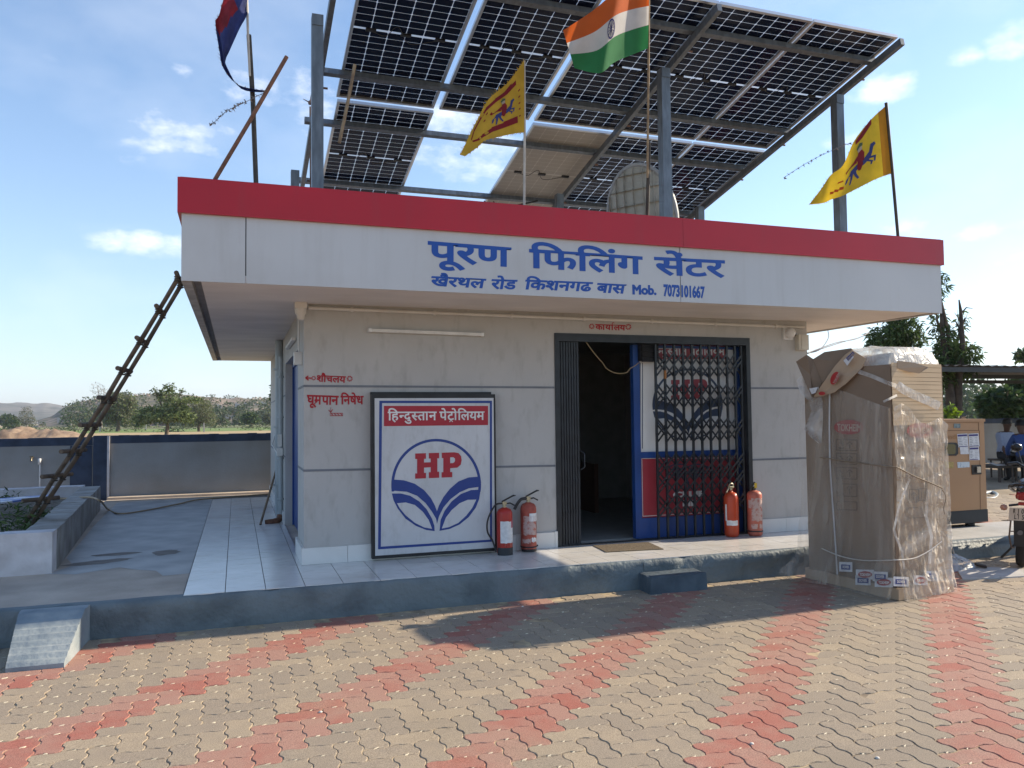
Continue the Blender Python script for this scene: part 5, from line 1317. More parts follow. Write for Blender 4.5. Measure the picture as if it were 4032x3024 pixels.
# boulders and scrub on the hill
rr = random.Random(4)
def on_hill(x, g_, prof=HP_, D0=300, D1=430):
    for k in range(len(prof) - 1):
        if prof[k][0] <= x <= prof[k + 1][0]:
            f = (x - prof[k][0]) / (prof[k + 1][0] - prof[k][0]); y = prof[k][1] + (prof[k + 1][1] - prof[k][1]) * f; break
    d = ray(x, y); hor = Vector((d.x, d.y, 0)).length; u = Vector((d.x, d.y, 0)) / hor; D = D0 + (D1 - D0) * g_
    return Vector((CO.x + u.x * D, CO.y + u.y * D, (CO.z + d.z / hor * D1) * g_ ** .8))
m = MB()
for i in range(420):
    x = rr.uniform(260, 1080); g_ = 1 - abs(rr.gauss(0, .18)); 
    if g_ > 1 or g_ < .2: continue
    if x > 620 and rr.random() < .5: continue
    c = on_hill(x, g_); s = rr.uniform(.2, .75); nn = 6
    V = [c + Vector((math.cos(k * 1.047) * s * rr.uniform(.7, 1.3), math.sin(k * 1.047) * s * rr.uniform(.7, 1.3), 0)) for k in range(6)] + [c + Vector((math.cos(k * 1.047 + .4) * s * .6, math.sin(k * 1.047 + .4) * s * .6, s * rr.uniform(.6, 1.1))) for k in range(6)]
    m.add(V, [(k, (k + 1) % 6, 6 + (k + 1) % 6, 6 + k) for k in range(6)] + [tuple(range(6, 12))])
tag(m.build('boulders', mat('boulder', (.33, .25, .19), .9, var=.3, scale=.8), None, fix=None), 'pale boulders scattered along the crest of the hill', 'boulders', kind='stuff')
bl = []
for i in range(520):
    x = rr.uniform(250, 1085); g_ = rr.random() ** (1.6 if x > 600 else 1.1); c = on_hill(x, min(g_, .98)); s = rr.uniform(.8, 2.6) * (1.2 if g_ < .3 else .8)
    bl.append((c.x, c.y, c.z + s * .5, s, s, s * .7))
tag(leafmesh('scrub', bl, 15000, .8, LD + [leaf_mat('leaf_olive', (.115, .125, .06))], None, 5, .8), 'dark bushes and scrub covering the slope of the hill', 'scrub', kind='stuff')
bl = []
for i in range(42):
    x = rr.uniform(-40, 1090); D = rr.uniform(225, 330); d = ray(x, 1650); u = Vector((d.x, d.y, 0)).normalized(); s = rr.uniform(.7, 2.0)
    bl.append((CO.x + u.x * D, CO.y + u.y * D, s * .75, s * 1.1, s * 1.1, s))
tag(leafmesh('tree_line', bl, 3600, .7, LD + [leaf_mat('leaf_olive', (.115, .125, .06))], None, 6, .8), 'far line of dark trees at the foot of the hill', 'trees', kind='stuff')
bl = []
for i in range(70):
    x = rr.uniform(3300, 4400); D = rr.uniform(150, 230); d = ray(x, 1640); u = Vector((d.x, d.y, 0)).normalized(); s = rr.uniform(1.6, 3.8) * (1.25 if 3780 < x < 3850 else 1)
    bl.append((CO.x + u.x * D, CO.y + u.y * D, s * .8, s * 1.3, s * 1.3, s))
tag(leafmesh('tree_line', bl, 9000, .8, LD, None, 8, .8), 'far belt of trees seen behind the generator', 'trees', kind='stuff')
# village houses
hw = mat('house_white', (.48, .45, .41), .8); hb = mat('house_brown', (.30, .24, .19), .9); hd = mat('house_dark', (.04, .035, .03), .9)
VH = [((1040, 1601), 4, 3, hw), ((1012, 1600), 3, 2, hw), ((975, 1603), 4, 2.5, hw), ((935, 1604), 3, 3, hw), ((910, 1616), 4, 2.5, hb), ((888, 1631), 4, 3, hb), ((865, 1607), 3, 2.4, hw), ((240, 1663), 3.5, 2.5, hw), ((560, 1660), 3, 2.5, hw), ((905, 1650), 5, 2.4, hw)]
for k, (px, wd, ht, m_) in enumerate(VH):
    best = None
    for q_ in range(0, 60):
        c_ = on_hill(px[0], q_ / 60); v_ = c_ - CO; y_ = 1512 - 3109.75 * v_.dot(CU) / v_.dot(CF)
        if best is None or abs(y_ - px[1]) < best[0]: best = (abs(y_ - px[1]), c_)
    c = best[1]; wd, ht = wd * .62, ht * .5
    o = thing('village_house', c, ['white flat roofed house rightmost in the hillside village', 'small white house next to the rightmost village house', 'white house with a parapet in the middle of the hillside village', 'tall white house in the middle of the hillside village', 'brown house below the tall white village house', 'brown mud house lowest in the hillside village', 'small white house at the left end of the hillside village', 'pale house under the hill at the far left', 'pale house behind the bamboo ladder', 'long white shed at the field edge below the village'][k], 'house', 'houses of the hillside village')
    m = MB(); m.box((c.x - wd / 2, c.y, c.z - 1), (c.x + wd / 2, c.y + wd * .8, c.z + ht)); m.box((c.x - wd / 2, c.y + .01, c.z + ht), (c.x - wd * .1, c.y + wd * .5, c.z + ht * 1.35)); m.build('walls', m_, o)
    m = MB(); m.box((c.x - .3, c.y - .06, c.z), (c.x + .4, c.y - .02, c.z + ht * .6)); m.build('door', hd, o)
    m = MB(); m.box((c.x + wd * .2, c.y - .06, c.z + ht * .45), (c.x + wd * .38, c.y - .02, c.z + ht * .7)); m.build('window', hd, o)
def tree(px_base, D, crown, n, size, lm, label, name='tree', trunk=.16, seed=1, forks=2, group='trees standing in the fields', narrow=.5, droop=0., tm=None, lean=0.):
    """crown: photo ellipses (x, y, rx, ry) at distance D; trunk grows from the photo point px_base"""
    rr = random.Random(seed); k = D / 3109.75
    def P3(x, y, dd=0): d = ray(x, y); return CO + d * (D + dd)
    b0 = P3(*px_base); b0.z = max(b0.z, -.04) if b0.z > -.2 else -.04
    o = thing(name, b0, label, 'tree', group)
    bl = []
    for (x, y, rx, ry) in crown:
        c = P3(x, y, rr.uniform(-1, 1) * rx * k * .5); bl.append((c.x, c.y, c.z, rx * k, rx * k, ry * k))
    leafmesh('crown', bl, n, size, lm, o, seed, narrow, droop)
    m = MB()
    ctr = sum((Vector(b[:3]) for b in bl), Vector()) / len(bl)
    fork = b0.lerp(ctr, .45); fork.x = b0.x * .75 + ctr.x * .25; fork.y = b0.y * .75 + ctr.y * .25
    m.tube([b0 - Vector((0, 0, .1)), b0.lerp(fork, .5) + Vector((rr.uniform(-.1, .1), 0, 0)), fork], [trunk, trunk * .85, trunk * .7], 8)
    for b in bl:
        c = Vector(b[:3]); mid = fork.lerp(c, .5) + Vector((rr.uniform(-.3, .3), rr.uniform(-.3, .3), .2)) * trunk * 3
        m.tube([fork, mid, c, c + Vector((rr.uniform(-.3, .3) * b[3], 0, b[5] * .8))], [trunk * .55, trunk * .35, trunk * .18, trunk * .05], 6)
        for q in range(5):
            e = c + Vector((rr.uniform(-1, 1) * b[3], rr.uniform(-1, 1) * b[4], rr.uniform(-.4, 1) * b[5])) * .9; m.tube([mid.lerp(c, rr.random()), e], [trunk * .14, trunk * .03], 4, cap=False)
    m.build('trunk', tm or bark, o)
    return o
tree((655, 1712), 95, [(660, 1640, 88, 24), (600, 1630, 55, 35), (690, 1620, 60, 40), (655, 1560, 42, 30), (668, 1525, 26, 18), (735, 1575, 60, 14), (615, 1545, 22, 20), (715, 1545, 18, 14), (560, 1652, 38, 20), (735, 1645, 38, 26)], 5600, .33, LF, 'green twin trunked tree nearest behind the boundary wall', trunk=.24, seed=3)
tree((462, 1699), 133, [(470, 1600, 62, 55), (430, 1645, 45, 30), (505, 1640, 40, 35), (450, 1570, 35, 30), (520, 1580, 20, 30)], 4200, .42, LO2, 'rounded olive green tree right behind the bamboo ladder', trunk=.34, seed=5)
tree((400, 1685), 190, [(385, 1530, 30, 26), (410, 1545, 24, 22)], 260, .3, [twig], 'bare grey tree top above the hill, behind the ladder', trunk=.22, seed=8, tm=twig)
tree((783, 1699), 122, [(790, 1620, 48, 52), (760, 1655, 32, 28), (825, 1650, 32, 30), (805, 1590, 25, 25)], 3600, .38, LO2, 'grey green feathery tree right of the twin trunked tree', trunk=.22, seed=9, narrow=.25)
tree((988, 1683), 178, [(985, 1640, 28, 14), (1000, 1655, 22, 12), (972, 1655, 18, 12)], 1500, .55, LM, 'small dark tree with a flat crown in the pale field', trunk=.36, seed=10)
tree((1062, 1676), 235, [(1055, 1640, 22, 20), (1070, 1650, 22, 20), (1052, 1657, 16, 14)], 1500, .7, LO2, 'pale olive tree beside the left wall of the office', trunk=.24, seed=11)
tree((865, 1675), 260, [(862, 1655, 18, 10), (850, 1658, 12, 10)], 900, .75, LD, 'low dark bushy tree before the long white shed', trunk=.2, seed=12)
tree((33, 1684), 260, [(32, 1655, 32, 22), (18, 1662, 18, 14), (50, 1660, 18, 16)], 1900, .85, LD, 'dense dark round tree at the left edge of the fields', trunk=.25, seed=13)
tree((102, 1686), 235, [(103, 1640, 26, 40), (85, 1660, 20, 22), (125, 1663, 20, 22)], 1500, .6, LO + [twig], 'thin half bare tree beside the dense round tree', trunk=.15, seed=14, narrow=.2)
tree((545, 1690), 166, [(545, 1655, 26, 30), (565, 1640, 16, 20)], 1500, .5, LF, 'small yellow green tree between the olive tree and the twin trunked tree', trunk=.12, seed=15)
tree((1090, 1690), 30, [(1078, 1545, 12, 30), (1082, 1590, 14, 30), (1100, 1560, 30, 50)], 900, .15, LD, 'leafy tree peeping out behind the rear corner of the office', trunk=.1, seed=16)
# dirt heap, fence posts
m = MB(); k = 70; V = []
import mathutils
c0 = at(140, 1722, Y=30)
for i in range(k + 1):
    for j in range(13):
        u, v = i / k * 2 - 1, j / 12 * 2 - 1; r2 = max(0, 1 - u * u) * max(0, 1 - v * v)
        x, y = c0.x + u * 3.0, c0.y + v * 2.2; V.append((x, y, -.06 + r2 ** .5 * 1.38 * (1 + .18 * mathutils.noise.noise((x * .9, y * .9, 2))) + mathutils.noise.noise((x * 3, y * 3, 0)) * .16 * (r2 > 0) + mathutils.noise.noise((x * 8, y * 8, 4)) * .07 * (r2 > 0)))
m.add(V, [(i * 13 + j, (i + 1) * 13 + j, (i + 1) * 13 + j + 1, i * 13 + j + 1) for i in range(k) for j in range(12)], 0, True)
tag(m.build('earth_heap', mat('heap_earth', (.33, .235, .155), .95, var=.35, scale=2.2, bump=1., bscale=7, c2=(.19, .125, .085)), None, fix=None), 'long heap of loose reddish earth beyond the boundary wall', 'heap')
for k, (px, D) in enumerate([((393, 1700), 131), ((575, 1690), 150), ((803, 1701), 116), ((280, 1692), 175)]):
    q = CO + ray(*px) * D; m = MB(); m.hexa([(q.x - .1, q.y - .1, -.1), (q.x + .1, q.y - .1, -.1), (q.x + .1, q.y + .1, -.1), (q.x - .1, q.y + .1, -.1), (q.x - .09, q.y - .09, 1.35), (q.x + .09, q.y - .09, 1.35), (q.x + .09, q.y + .09, 1.35), (q.x - .09, q.y + .09, 1.35)])
    tag(m.build('fence_post', mat('post_concrete', (.40, .37, .33), .9)), ['concrete fence post in the grass just right of the ladder', 'concrete fence post left of the twin trunked tree', 'concrete fence post under the feathery grey green tree', 'concrete fence post behind the earth heap'][k], 'post', 'concrete fence posts in the dry grass')
bl = []
for i in range(60):
    x = rr.uniform(-100, 1100); D = rr.uniform(116, 235); q = CO + ray(x, 1690) * D; bl.append((q.x, q.y, .1, rr.uniform(1, 3.2), rr.uniform(.5, 1), rr.uniform(.3, .8)))
tag(leafmesh('shrubbery', bl, 4500, .4, LO + LD, None, 31, .4), 'low bushes and weeds along the field edges', 'bushes', kind='stuff')
# ================================================================ right of the office: wrapped carton
A0, B0, C0 = Vector((4.708, -1.184, 0)), Vector((4.778, -2.222, 0)), Vector((5.484, -2.124, 0))
D0 = A0 + C0 - B0
card = mat('cardboard', (.225, .162, .113), .85, var=.10, scale=2.5)
card2 = mat('cardboard_light', (.50, .38, .25), .85, var=.08, scale=3)
card3 = mat('cardboard_flap', (.38, .28, .19), .85, var=.08, scale=3)
def film_mat(name, fac, cs, ps, bump, sc_, stretch):
    m = bpy.data.materials.new(name); m.use_nodes = True
    t = m.node_tree; N = t.nodes.new; L = t.links.new; b = t.nodes['Principled BSDF']
    b.inputs['Base Color'].default_value = (*cs, 1); b.inputs['Roughness'].default_value = .3; b.inputs['Specular IOR Level'].default_value = .5
    tc = N('ShaderNodeTexCoord'); mp = N('ShaderNodeMapping'); mp.inputs['Scale'].default_value = stretch; L(tc.outputs['Object'], mp.inputs['Vector'])
    n = N('ShaderNodeTexNoise'); n.inputs['Scale'].default_value = sc_; n.inputs['Detail'].default_value = 4; n.inputs['Distortion'].default_value = 1.6; L(mp.outputs[0], n.inputs['Vector'])
    bp = N('ShaderNodeBump'); bp.inputs['Strength'].default_value = bump; bp.inputs['Distance'].default_value = .03; L(n.outputs['Fac'], bp.inputs['Height']); L(bp.outputs[0], b.inputs['Normal'])
    n2 = N('ShaderNodeTexNoise'); n2.inputs['Scale'].default_value = sc_ * .5; n2.inputs['Detail'].default_value = 5; n2.inputs['Distortion'].default_value = 1.2; L(mp.outputs[0], n2.inputs['Vector'])
    r = N('ShaderNodeMapRange'); r.inputs['From Min'].default_value = .38; r.inputs['From Max'].default_value = .72; r.inputs['To Min'].default_value = fac * .5; r.inputs['To Max'].default_value = min(1, fac * 2.0); L(n2.outputs['Fac'], r.inputs['Value'])
    tr = N('ShaderNodeBsdfTransparent'); tl = N('ShaderNodeBsdfTranslucent'); tl.inputs['Color'].default_value = (*cs, 1)
    m1 = N('ShaderNodeMixShader'); m1.inputs[0].default_value = ps; L(b.outputs[0], m1.inputs[1]); L(tl.outputs[0], m1.inputs[2]); L(bp.outputs[0], tl.inputs['Normal'])
    m2 = N('ShaderNodeMixShader'); L(r.outputs[0], m2.inputs[0]); L(tr.outputs[0], m2.inputs[1]); L(m1.outputs[0], m2.inputs[2])
    L(m2.outputs[0], t.nodes['Material Output'].inputs['Surface'])
    return m
film = film_mat('plastic_film', .24, (.70, .63, .54), .3, .7, 5, (1.6, 1.6, .25))
film2 = film_mat('plastic_film_crinkled', .46, (.84, .74, .60), .25, 1.2, 5.5, (1, 1, 1.1))
film3 = film_mat('plastic_film_loose', .5, (.80, .79, .76), .4, .8, 6, (1, 1, 1))
CT = thing('wrapped_carton', (5.1, -1.65, 0), 'tall brown cardboard carton wrapped in torn plastic film standing on the paving', 'carton')
ctr = (A0 + C0) / 2
def shr(v, k): return ctr + (v - ctr) * k
def quad4(k=1.): return [shr(v, k) for v in (A0, B0, C0, D0)]
HB = 2.035
m = MB(); q = quad4(.985); m.hexa([v + Vector((0, 0, .06)) for v in q] + [v + Vector((0, 0, HB)) for v in q]); m.build('carton_body', card, CT)
m = MB(); q = quad4(1.05); m.hexa([v + Vector((0, 0, .004)) for v in q] + [v + Vector((0, 0, .10)) for v in q]); m.build('tray', card3, CT)
# corrugated inner sleeve that shows on the sunlit side
e = (C0 - B0).normalized(); nr = Vector((e.y, -e.x, 0)); lf = (A0 - B0).normalized(); nl = Vector((-lf.y, lf.x, 0))
m = MB(); z = 1.50
while z < 2.03:
    h = rnd.choice((.03, .045, .035)); j = rnd.uniform(0, .003); a = B0 + e * .01 + nr * (.002 + j); c = C0 - e * .03 + nr * (.002 + j * .4)
    m.hexa([a + Vector((0, 0, z)), c + Vector((0, 0, z)), c - nr * .004 + Vector((0, 0, z)), a - nr * .004 + Vector((0, 0, z)), a + Vector((0, 0, z + h - .0015)), c + Vector((0, 0, z + h - .004)), c - nr * .004 + Vector((0, 0, z + h - .004)), a - nr * .004 + Vector((0, 0, z + h - .0015))]); z += h
m.build('corrugated_side', card2, CT)
# prints: red ovals and handling marks
def on_left(x, y, d=.002): return atp(x, y, B0 + nl * d if nl.x < 0 else B0 - nl * d, nl)
if nl.x > 0: nl = -nl
def on_right(x, y, d=.002): return atp(x, y, B0 + nr * d, nr)
def oval(m, f, cx, cy, rx, ry, rot=0.):
    V = [f(cx + rx * math.cos(a) * math.cos(rot) - ry * math.sin(a) * math.sin(rot), cy + rx * math.cos(a) * math.sin(rot) + ry * math.sin(a) * math.cos(rot)) for a in [6.2832 * i / 28 for i in range(28)]]
    m.add(V, [tuple(range(28))])
pr = mat('print_carton_red', (.30, .03, .035), .7); pk = mat('print_carton_black', (.11, .085, .065), .8); pw = mat('print_carton_white', (.42, .33, .27), .8); pb = mat('tape_blue', (.03, .05, .20), .5)
def words(m, f, text, p, q, base, bold=.03):
    wd = word([text], bold); V, F = wd; x0 = min(v.x for v in V); x1 = max(v.x for v in V)
    P_ = []
    ex = (q[0] - p[0], q[1] - p[1]); ey = (base[0] - p[0], base[1] - p[1])
    for v in V:
        s_, t_ = (v.x - x0) / (x1 - x0), 1 - v.y / CAPH; P_.append(f(p[0] + ex[0] * s_ + ey[0] * t_, p[1] + ex[1] * s_ + ey[1] * t_))
    m.add(P_, F)
def frame_mark(m, f, pts, wd=3):
    for i in range(len(pts)):
        V, F = stroke([pts[i], pts[(i + 1) % len(pts)]], wd); m.add([f(v.x, v.y) for v in V], F)
OL = lambda x, y: on_left(x, y, .004); OL2 = lambda x, y: on_left(x, y, .0055); OR = lambda x, y: on_right(x, y, .006); OR2 = lambda x, y: on_right(x, y, .0075)
m = MB(); oval(m, OL, 3342, 1682, 58, 29); oval(m, OR, 3622, 1695, 52, 30); m.build('brand_oval', pr, CT)
m = MB(); words(m, OL2, 'TOKHEIM', (3296, 1670), (3390, 1672), (3296, 1696)); words(m, OR2, 'TOKHEIM', (3580, 1684), (3662, 1684), (3580, 1706)); m.build('brand_lettering', pw, CT)
m = MB()
for (y0, y1) in ((1730, 1772), (1784, 1826), (1840, 1884), (1904, 1952), (1974, 2006)):
    frame_mark(m, OL, [(3293, y0), (3374, y0 + 3), (3374, y1 + 3), (3293, y1)])
    if y1 - y0 > 35:
        for st, wd in (([(3345, y1 - 6), (3345, y0 + 18)], 4), ([(3334, y0 + 20), (3345, y0 + 10), (3356, y0 + 20)], 4), ([(3303, y1 - 8), (3322, y1 - 8)], 6), ([(3306, y0 + 10), (3318, y0 + 24)], 5)):
            V, F = stroke(st, wd); m.add([OL(v.x, v.y) for v in V], F)
frame_mark(m, OR, [(3580, 1927), (3616, 1927), (3616, 1977), (3580, 1977)]); frame_mark(m, OR, [(3619, 1925), (3650, 1922), (3650, 1970), (3619, 1972)]); frame_mark(m, OR, [(3576, 2000), (3644, 1998), (3644, 2038), (3576, 2040)])
for st, wd in (([(3598, 1968), (3598, 1946)], 4), ([(3587, 1950), (3598, 1940), (3609, 1950)], 6), ([(3628, 1966), (3628, 1935)], 4), ([(3641, 1964), (3641, 1935)], 4), ([(3624, 1969), (3646, 1967)], 3)):
    V, F = stroke(st, wd); m.add([OR(v.x, v.y) for v in V], F)
m.build('handling_marks', pk, CT)
# torn flaps at the top left
xpl = lambda d: (lambda x, y: atp(x, y, B0 + nl * d, nl))
def flap(name, pts, d0, mt, th=.006):
    V = [xpl(d)(x, y) for (x, y), d in zip(pts, d0)]; n = len(V); m = MB()
    W2 = [v + nl * th for v in V]; c0, c1 = sum(V, Vector()) / n, sum(W2, Vector()) / n
    m.add(V + W2 + [c0, c1], [(i, (i + 1) % n, 2 * n) for i in range(n)] + [(n + (i + 1) % n, n + i, 2 * n + 1) for i in range(n)] + [(i, n + i, n + (i + 1) % n, (i + 1) % n) for i in range(n)])
    return m.build(name, mt, CT)
flap('flap', [(3136, 1424), (3178, 1397), (3206, 1416), (3238, 1507), (3205, 1563), (3197, 1563)], [.20, .18, .10, .06, .10, .16], card)
flap('flap', [(3203, 1414), (3248, 1386), (3352, 1371), (3362, 1382), (3280, 1455), (3240, 1508)], [.11, .05, .01, .02, .05, .07], card)
fc = flap('flap', [(3356, 1378), (3412, 1412), (3396, 1448), (3362, 1482), (3330, 1512), (3286, 1545), (3240, 1560), (3206, 1562), (3248, 1500), (3290, 1440), (3330, 1396)], [.04, .01, .02, .05, .06, .08, .10, .13, .12, .09, .06], card3)
XF = xpl(.125)
m = MB(); oval(m, XF, 3287, 1489, 15, 27, .45); oval(m, XF, 3236, 1549, 13, 7, 0); m.build('brand_oval', mat('oval_red', (.40, .03, .03), .6), CT)
m = MB(); words(m, xpl(.128), 'TOKHEIM', (3279, 1508), (3300, 1468), (3288, 1512)); m.build('brand_lettering', pw, CT)
m = MB()
m.add([xpl(.11)(x, y) for x, y in ((3321, 1420), (3350, 1391), (3362, 1405), (3336, 1440))], [(0, 1, 2, 3)]); m.add([xpl(.17)(x, y) for x, y in ((3186, 1530), (3220, 1524), (3212, 1546), (3196, 1552))], [(0, 1, 2, 3)])
tp = mat('tape_white', (.62, .62, .63), .35, var=.15, scale=30); m.build('tape', tp, CT)
m = MB(); m.add([xpl(.113)(x, y) for x, y in ((3331, 1410), (3358, 1384), (3366, 1393), (3340, 1421))], [(0, 1, 2, 3)]); m.build('tape_print', pb, CT)
m = MB(); words(m, xpl(.116), 'DOVER', (3336, 1410), (3359, 1388), (3341, 1416)); m.build('tape_lettering', pw, CT)
# tape with names round the foot
m = MB(); m2 = MB(); m3 = MB()
def tapes(f, f2, f3, items):
    for kind, x, y, wd in items:
        h = 13 if kind == 'T' else 10
        if kind == 'T': oval(m2, f2, x, y, wd, h); words(m3, f3, 'TOKHEIM', (x - wd * .75, y - 5), (x + wd * .75, y - 4), (x - wd * .75, y + 6))
        else:
            m.add([f2(x - wd, y - h), f2(x + wd, y - h + 2), f2(x + wd, y + h + 2), f2(x - wd, y + h)], [(0, 1, 2, 3)]); words(m3, f3, 'DOVER', (x - wd * .7, y - 5), (x + wd * .7, y - 4), (x - wd * .7, y + 5))
        mw.add([f(x - wd - 8, y - 20), f(x + wd + 8, y - 18), f(x + wd + 8, y + 20), f(x - wd - 8, y + 18)], [(0, 1, 2, 3)])
mw = MB()
L1, L2, L3 = xpl(.035), xpl(.038), xpl(.041)
tapes(L1, L2, L3, [('T', 3406, 2262, 28), ('D', 3466, 2270, 22), ('D', 3398, 2285, 22), ('T', 3480, 2293, 28), ('D', 3330, 2232, 18)])
R1, R2, R3 = (lambda x, y: on_right(x, y, .03)), (lambda x, y: on_right(x, y, .033)), (lambda x, y: on_right(x, y, .036))
tapes(R1, R2, R3, [('D', 3548, 2290, 22), ('T', 3625, 2285, 20), ('D', 3672, 2268, 16)])
mw.build('tape', tp, CT); m.build('tape_print', pb, CT); m2.build('tape_oval', pr, CT); m3.build('tape_lettering', mat('print_letter_white', (.68, .66, .64), .6), CT)
# film: a loose skirt round the carton
def film_skin(name, side, z0, z1, mt, offf, nu=90, nv=90, seed=1, crk=.004):
    p, q = side; d = q - p; n_ = Vector((d.y, -d.x, 0)).normalized()
    if n_.dot(p - ctr) < 0: n_ = -n_
    V = []; m = MB()
    for i in range(nu + 1):
        u = i / nu
        for j in range(nv + 1):
            v = j / nv; zt_ = z1(u); z = z0 + (zt_ - z0) * v; o = offf(u, v)
            o += mathutils.noise.noise((u * 10 + z * .8, z * 1.1, seed)) * .018 + abs(mathutils.noise.noise((u * 17 - z * 1.5, z * 1.6, seed + 2))) * .016 + mathutils.noise.noise((u * 22, z * 13, seed)) * crk
            pt = p + d * u + n_ * max(.006, o); V.append((pt.x, pt.y, max(.006, z + mathutils.noise.noise((u * 5, z * 5, seed + 3)) * .02)))
    r_ = nv + 1; m.add(V, [(i * r_ + j, (i + 1) * r_ + j, (i + 1) * r_ + j + 1, i * r_ + j + 1) for i in range(nu) for j in range(nv)], 0, True)
    return m.build(name, mt, CT, fix=None)
flare = lambda u, v: .02 + .085 * max(0, 1 - v * 6) ** 1.2 + (.045 * math.exp(-((v - .10) / .06) ** 2) * (1 - abs(2 * u - 1)))
B1 = B0 + (B0 - ctr) * .035; A1 = A0 + (A0 - ctr) * .03; C1 = C0 + (C0 - ctr) * .012
film_skin('film', (A1, B1), .012, lambda u: 1.62 + .22 * (1 - abs(u - .45) * 1.6), film, lambda u, v: flare(u, v) + .30 * max(0, .3 - u) * min(1, max(0, (.95 - v) * 3)) * (.6 + .4 * math.sin(v * 9)) + .55 * max(0, .36 - u) * math.exp(-((v - .045) / .06) ** 2), seed=2)
film_skin('film', (B1, C1), .012, lambda u: 1.66 - .18 * u + .05 * math.sin(u * 9), film2, lambda u, v: .010 + .05 * max(0, 1 - v * 7), seed=5, crk=.012)
def sheet(name, cols, d, mt, parent):
    V = []; nu, nv = 8, len(cols) - 1
    for k, (l, r_, y) in enumerate(cols):
        for i in range(nu + 1):
            u = i / nu; V.append(xpl(d + .03 * math.sin(u * 5 + k) - .06 * u)(l + (r_ - l) * u, y))
    m = MB(); m.add(V, [(k * (nu + 1) + i, k * (nu + 1) + i + 1, (k + 1) * (nu + 1) + i + 1, (k + 1) * (nu + 1) + i) for k in range(nv) for i in range(nu)], 0, True)
    return m.build(name, mt, parent, fix=None)
sheet('torn_film', [(3158, 3185, 1470), (3136, 3215, 1500), (3150, 3230, 1545), (3185, 3238, 1580), (3195, 3240, 1620), (3178, 3240, 1660), (3166, 3238, 1690), (3190, 3236, 1720), (3222, 3234, 1745)], .14, film3, CT)
# bulging film over the top, with the lid below
m = MB(); q = quad4(.80); sh = Vector((.06, .0, 0)); m.hexa([v + sh + Vector((0, 0, HB)) for v in q] + [v + sh + Vector((0, 0, HB + .11)) for v in q]); m.build('lid', mat('lid_white', (.60, .58, .55), .5, var=.1), CT)
m = MB(); V = []; nu = 26
for i in range(nu + 1):
    for j in range(nu + 1):
        u, v = i / nu * 2 - 1, j / nu * 2 - 1
        b_ = ctr + sh * 1.0 + (C0 - B0) * u * .47 + (A0 - B0) * v * .47; r2 = max(abs(u), abs(v))
        z = HB + .20 - .05 * (u * u + v * v) - (.20 if r2 > .99 else .06 if r2 > .9 else 0) + mathutils.noise.noise((u * 3, v * 3, 1)) * .03
        V.append((b_.x, b_.y, z))
m.add(V, [(i * (nu + 1) + j, (i + 1) * (nu + 1) + j, (i + 1) * (nu + 1) + j + 1, i * (nu + 1) + j + 1) for i in range(nu) for j in range(nu)], 0, True)
m.build('top_film', film_mat('plastic_film_top', .6, (.80, .78, .74), .35, .8, 9, (1, 1, 1)), CT, fix=None)
# torn cardboard edge at the front top, film band across
m = MB(); V = [on_right(x, y, d) for (x, y), d in zip([(3534, 1420), (3600, 1428), (3652, 1445), (3655, 1448), (3620, 1470), (3570, 1462), (3534, 1450)], [.01, .05, .09, .10, .06, .03, .01])]; m.add(V + [v - nr * .006 for v in V], [tuple(range(7)), tuple(range(13, 6, -1))] + [(i, (i + 1) % 7, 7 + (i + 1) % 7, 7 + i) for i in range(7)]); m.build('torn_edge', card3, CT)
def ribbon(name, pts, wd, f, mt):
    m = MB(); V, F = stroke(pts, wd); m.add([f(v.x, v.y) for v in V], F); return m.build(name, mt, CT, fix=None)
ribbon('film_band', [(3378, 1462), (3430, 1480), (3490, 1505), (3530, 1520)], 16, xpl(.03), film3)
ribbon('film_band', [(3532, 1515), (3560, 1535), (3610, 1560), (3660, 1580), (3700, 1600)], 34, lambda x, y: on_right(x, y, .025), film3)
ribbon('film_band', [(3478, 1582), (3520, 1562), (3532, 1556)], 9, xpl(.035), film3)
def cord(name, pts, r, mt):
    t = MB(); t.tube(pts, r, 6); return t.build(name, mt, CT)
cw = mat('cord_white', (.52, .49, .44), .7); cb = mat('cord_brown', (.22, .17, .12), .8)
cord('cord', curve([xpl(.05)(x, y) for x, y in ((3267, 1520), (3266, 1700), (3270, 1850), (3284, 2060), (3297, 2262))], 8), .008, mat('strap_grey', (.45, .44, .43), .5))
cord('cord', curve([xpl(.06)(x, y) for x, y in ((3228, 1800), (3330, 1815), (3440, 1830), (3528, 1840))], 6) + curve([on_right(x, y, .05) for x, y in ((3537, 1842), (3600, 1875), (3660, 1900), (3710, 1922))], 6), .006, cb)
cord('cord', curve([xpl(.07)(x, y) for x, y in ((3236, 2160), (3310, 2190), (3400, 2207), (3515, 2206))], 6) + curve([on_right(x, y, .06) for x, y in ((3530, 2205), (3600, 2198), (3660, 2168), (3708, 2132))], 6), .005, cw)
ribbon('film_band', [(3582, 1885), (3555, 1950), (3538, 2000), (3520, 2085), (3530, 2120), (3552, 2170), (3560, 2240)], 9, lambda x, y: on_right(x, y, .06), film3)
ribbon('film_band', [(3655, 1930), (3645, 2030), (3668, 2110), (3660, 2220)], 12, lambda x, y: on_right(x, y, .05), film3)
cord('cord', curve([on_right(x, y, .06) for x, y in ((3712, 1930), (3725, 1960), (3716, 2000), (3720, 2025))], 6), .004, cb)

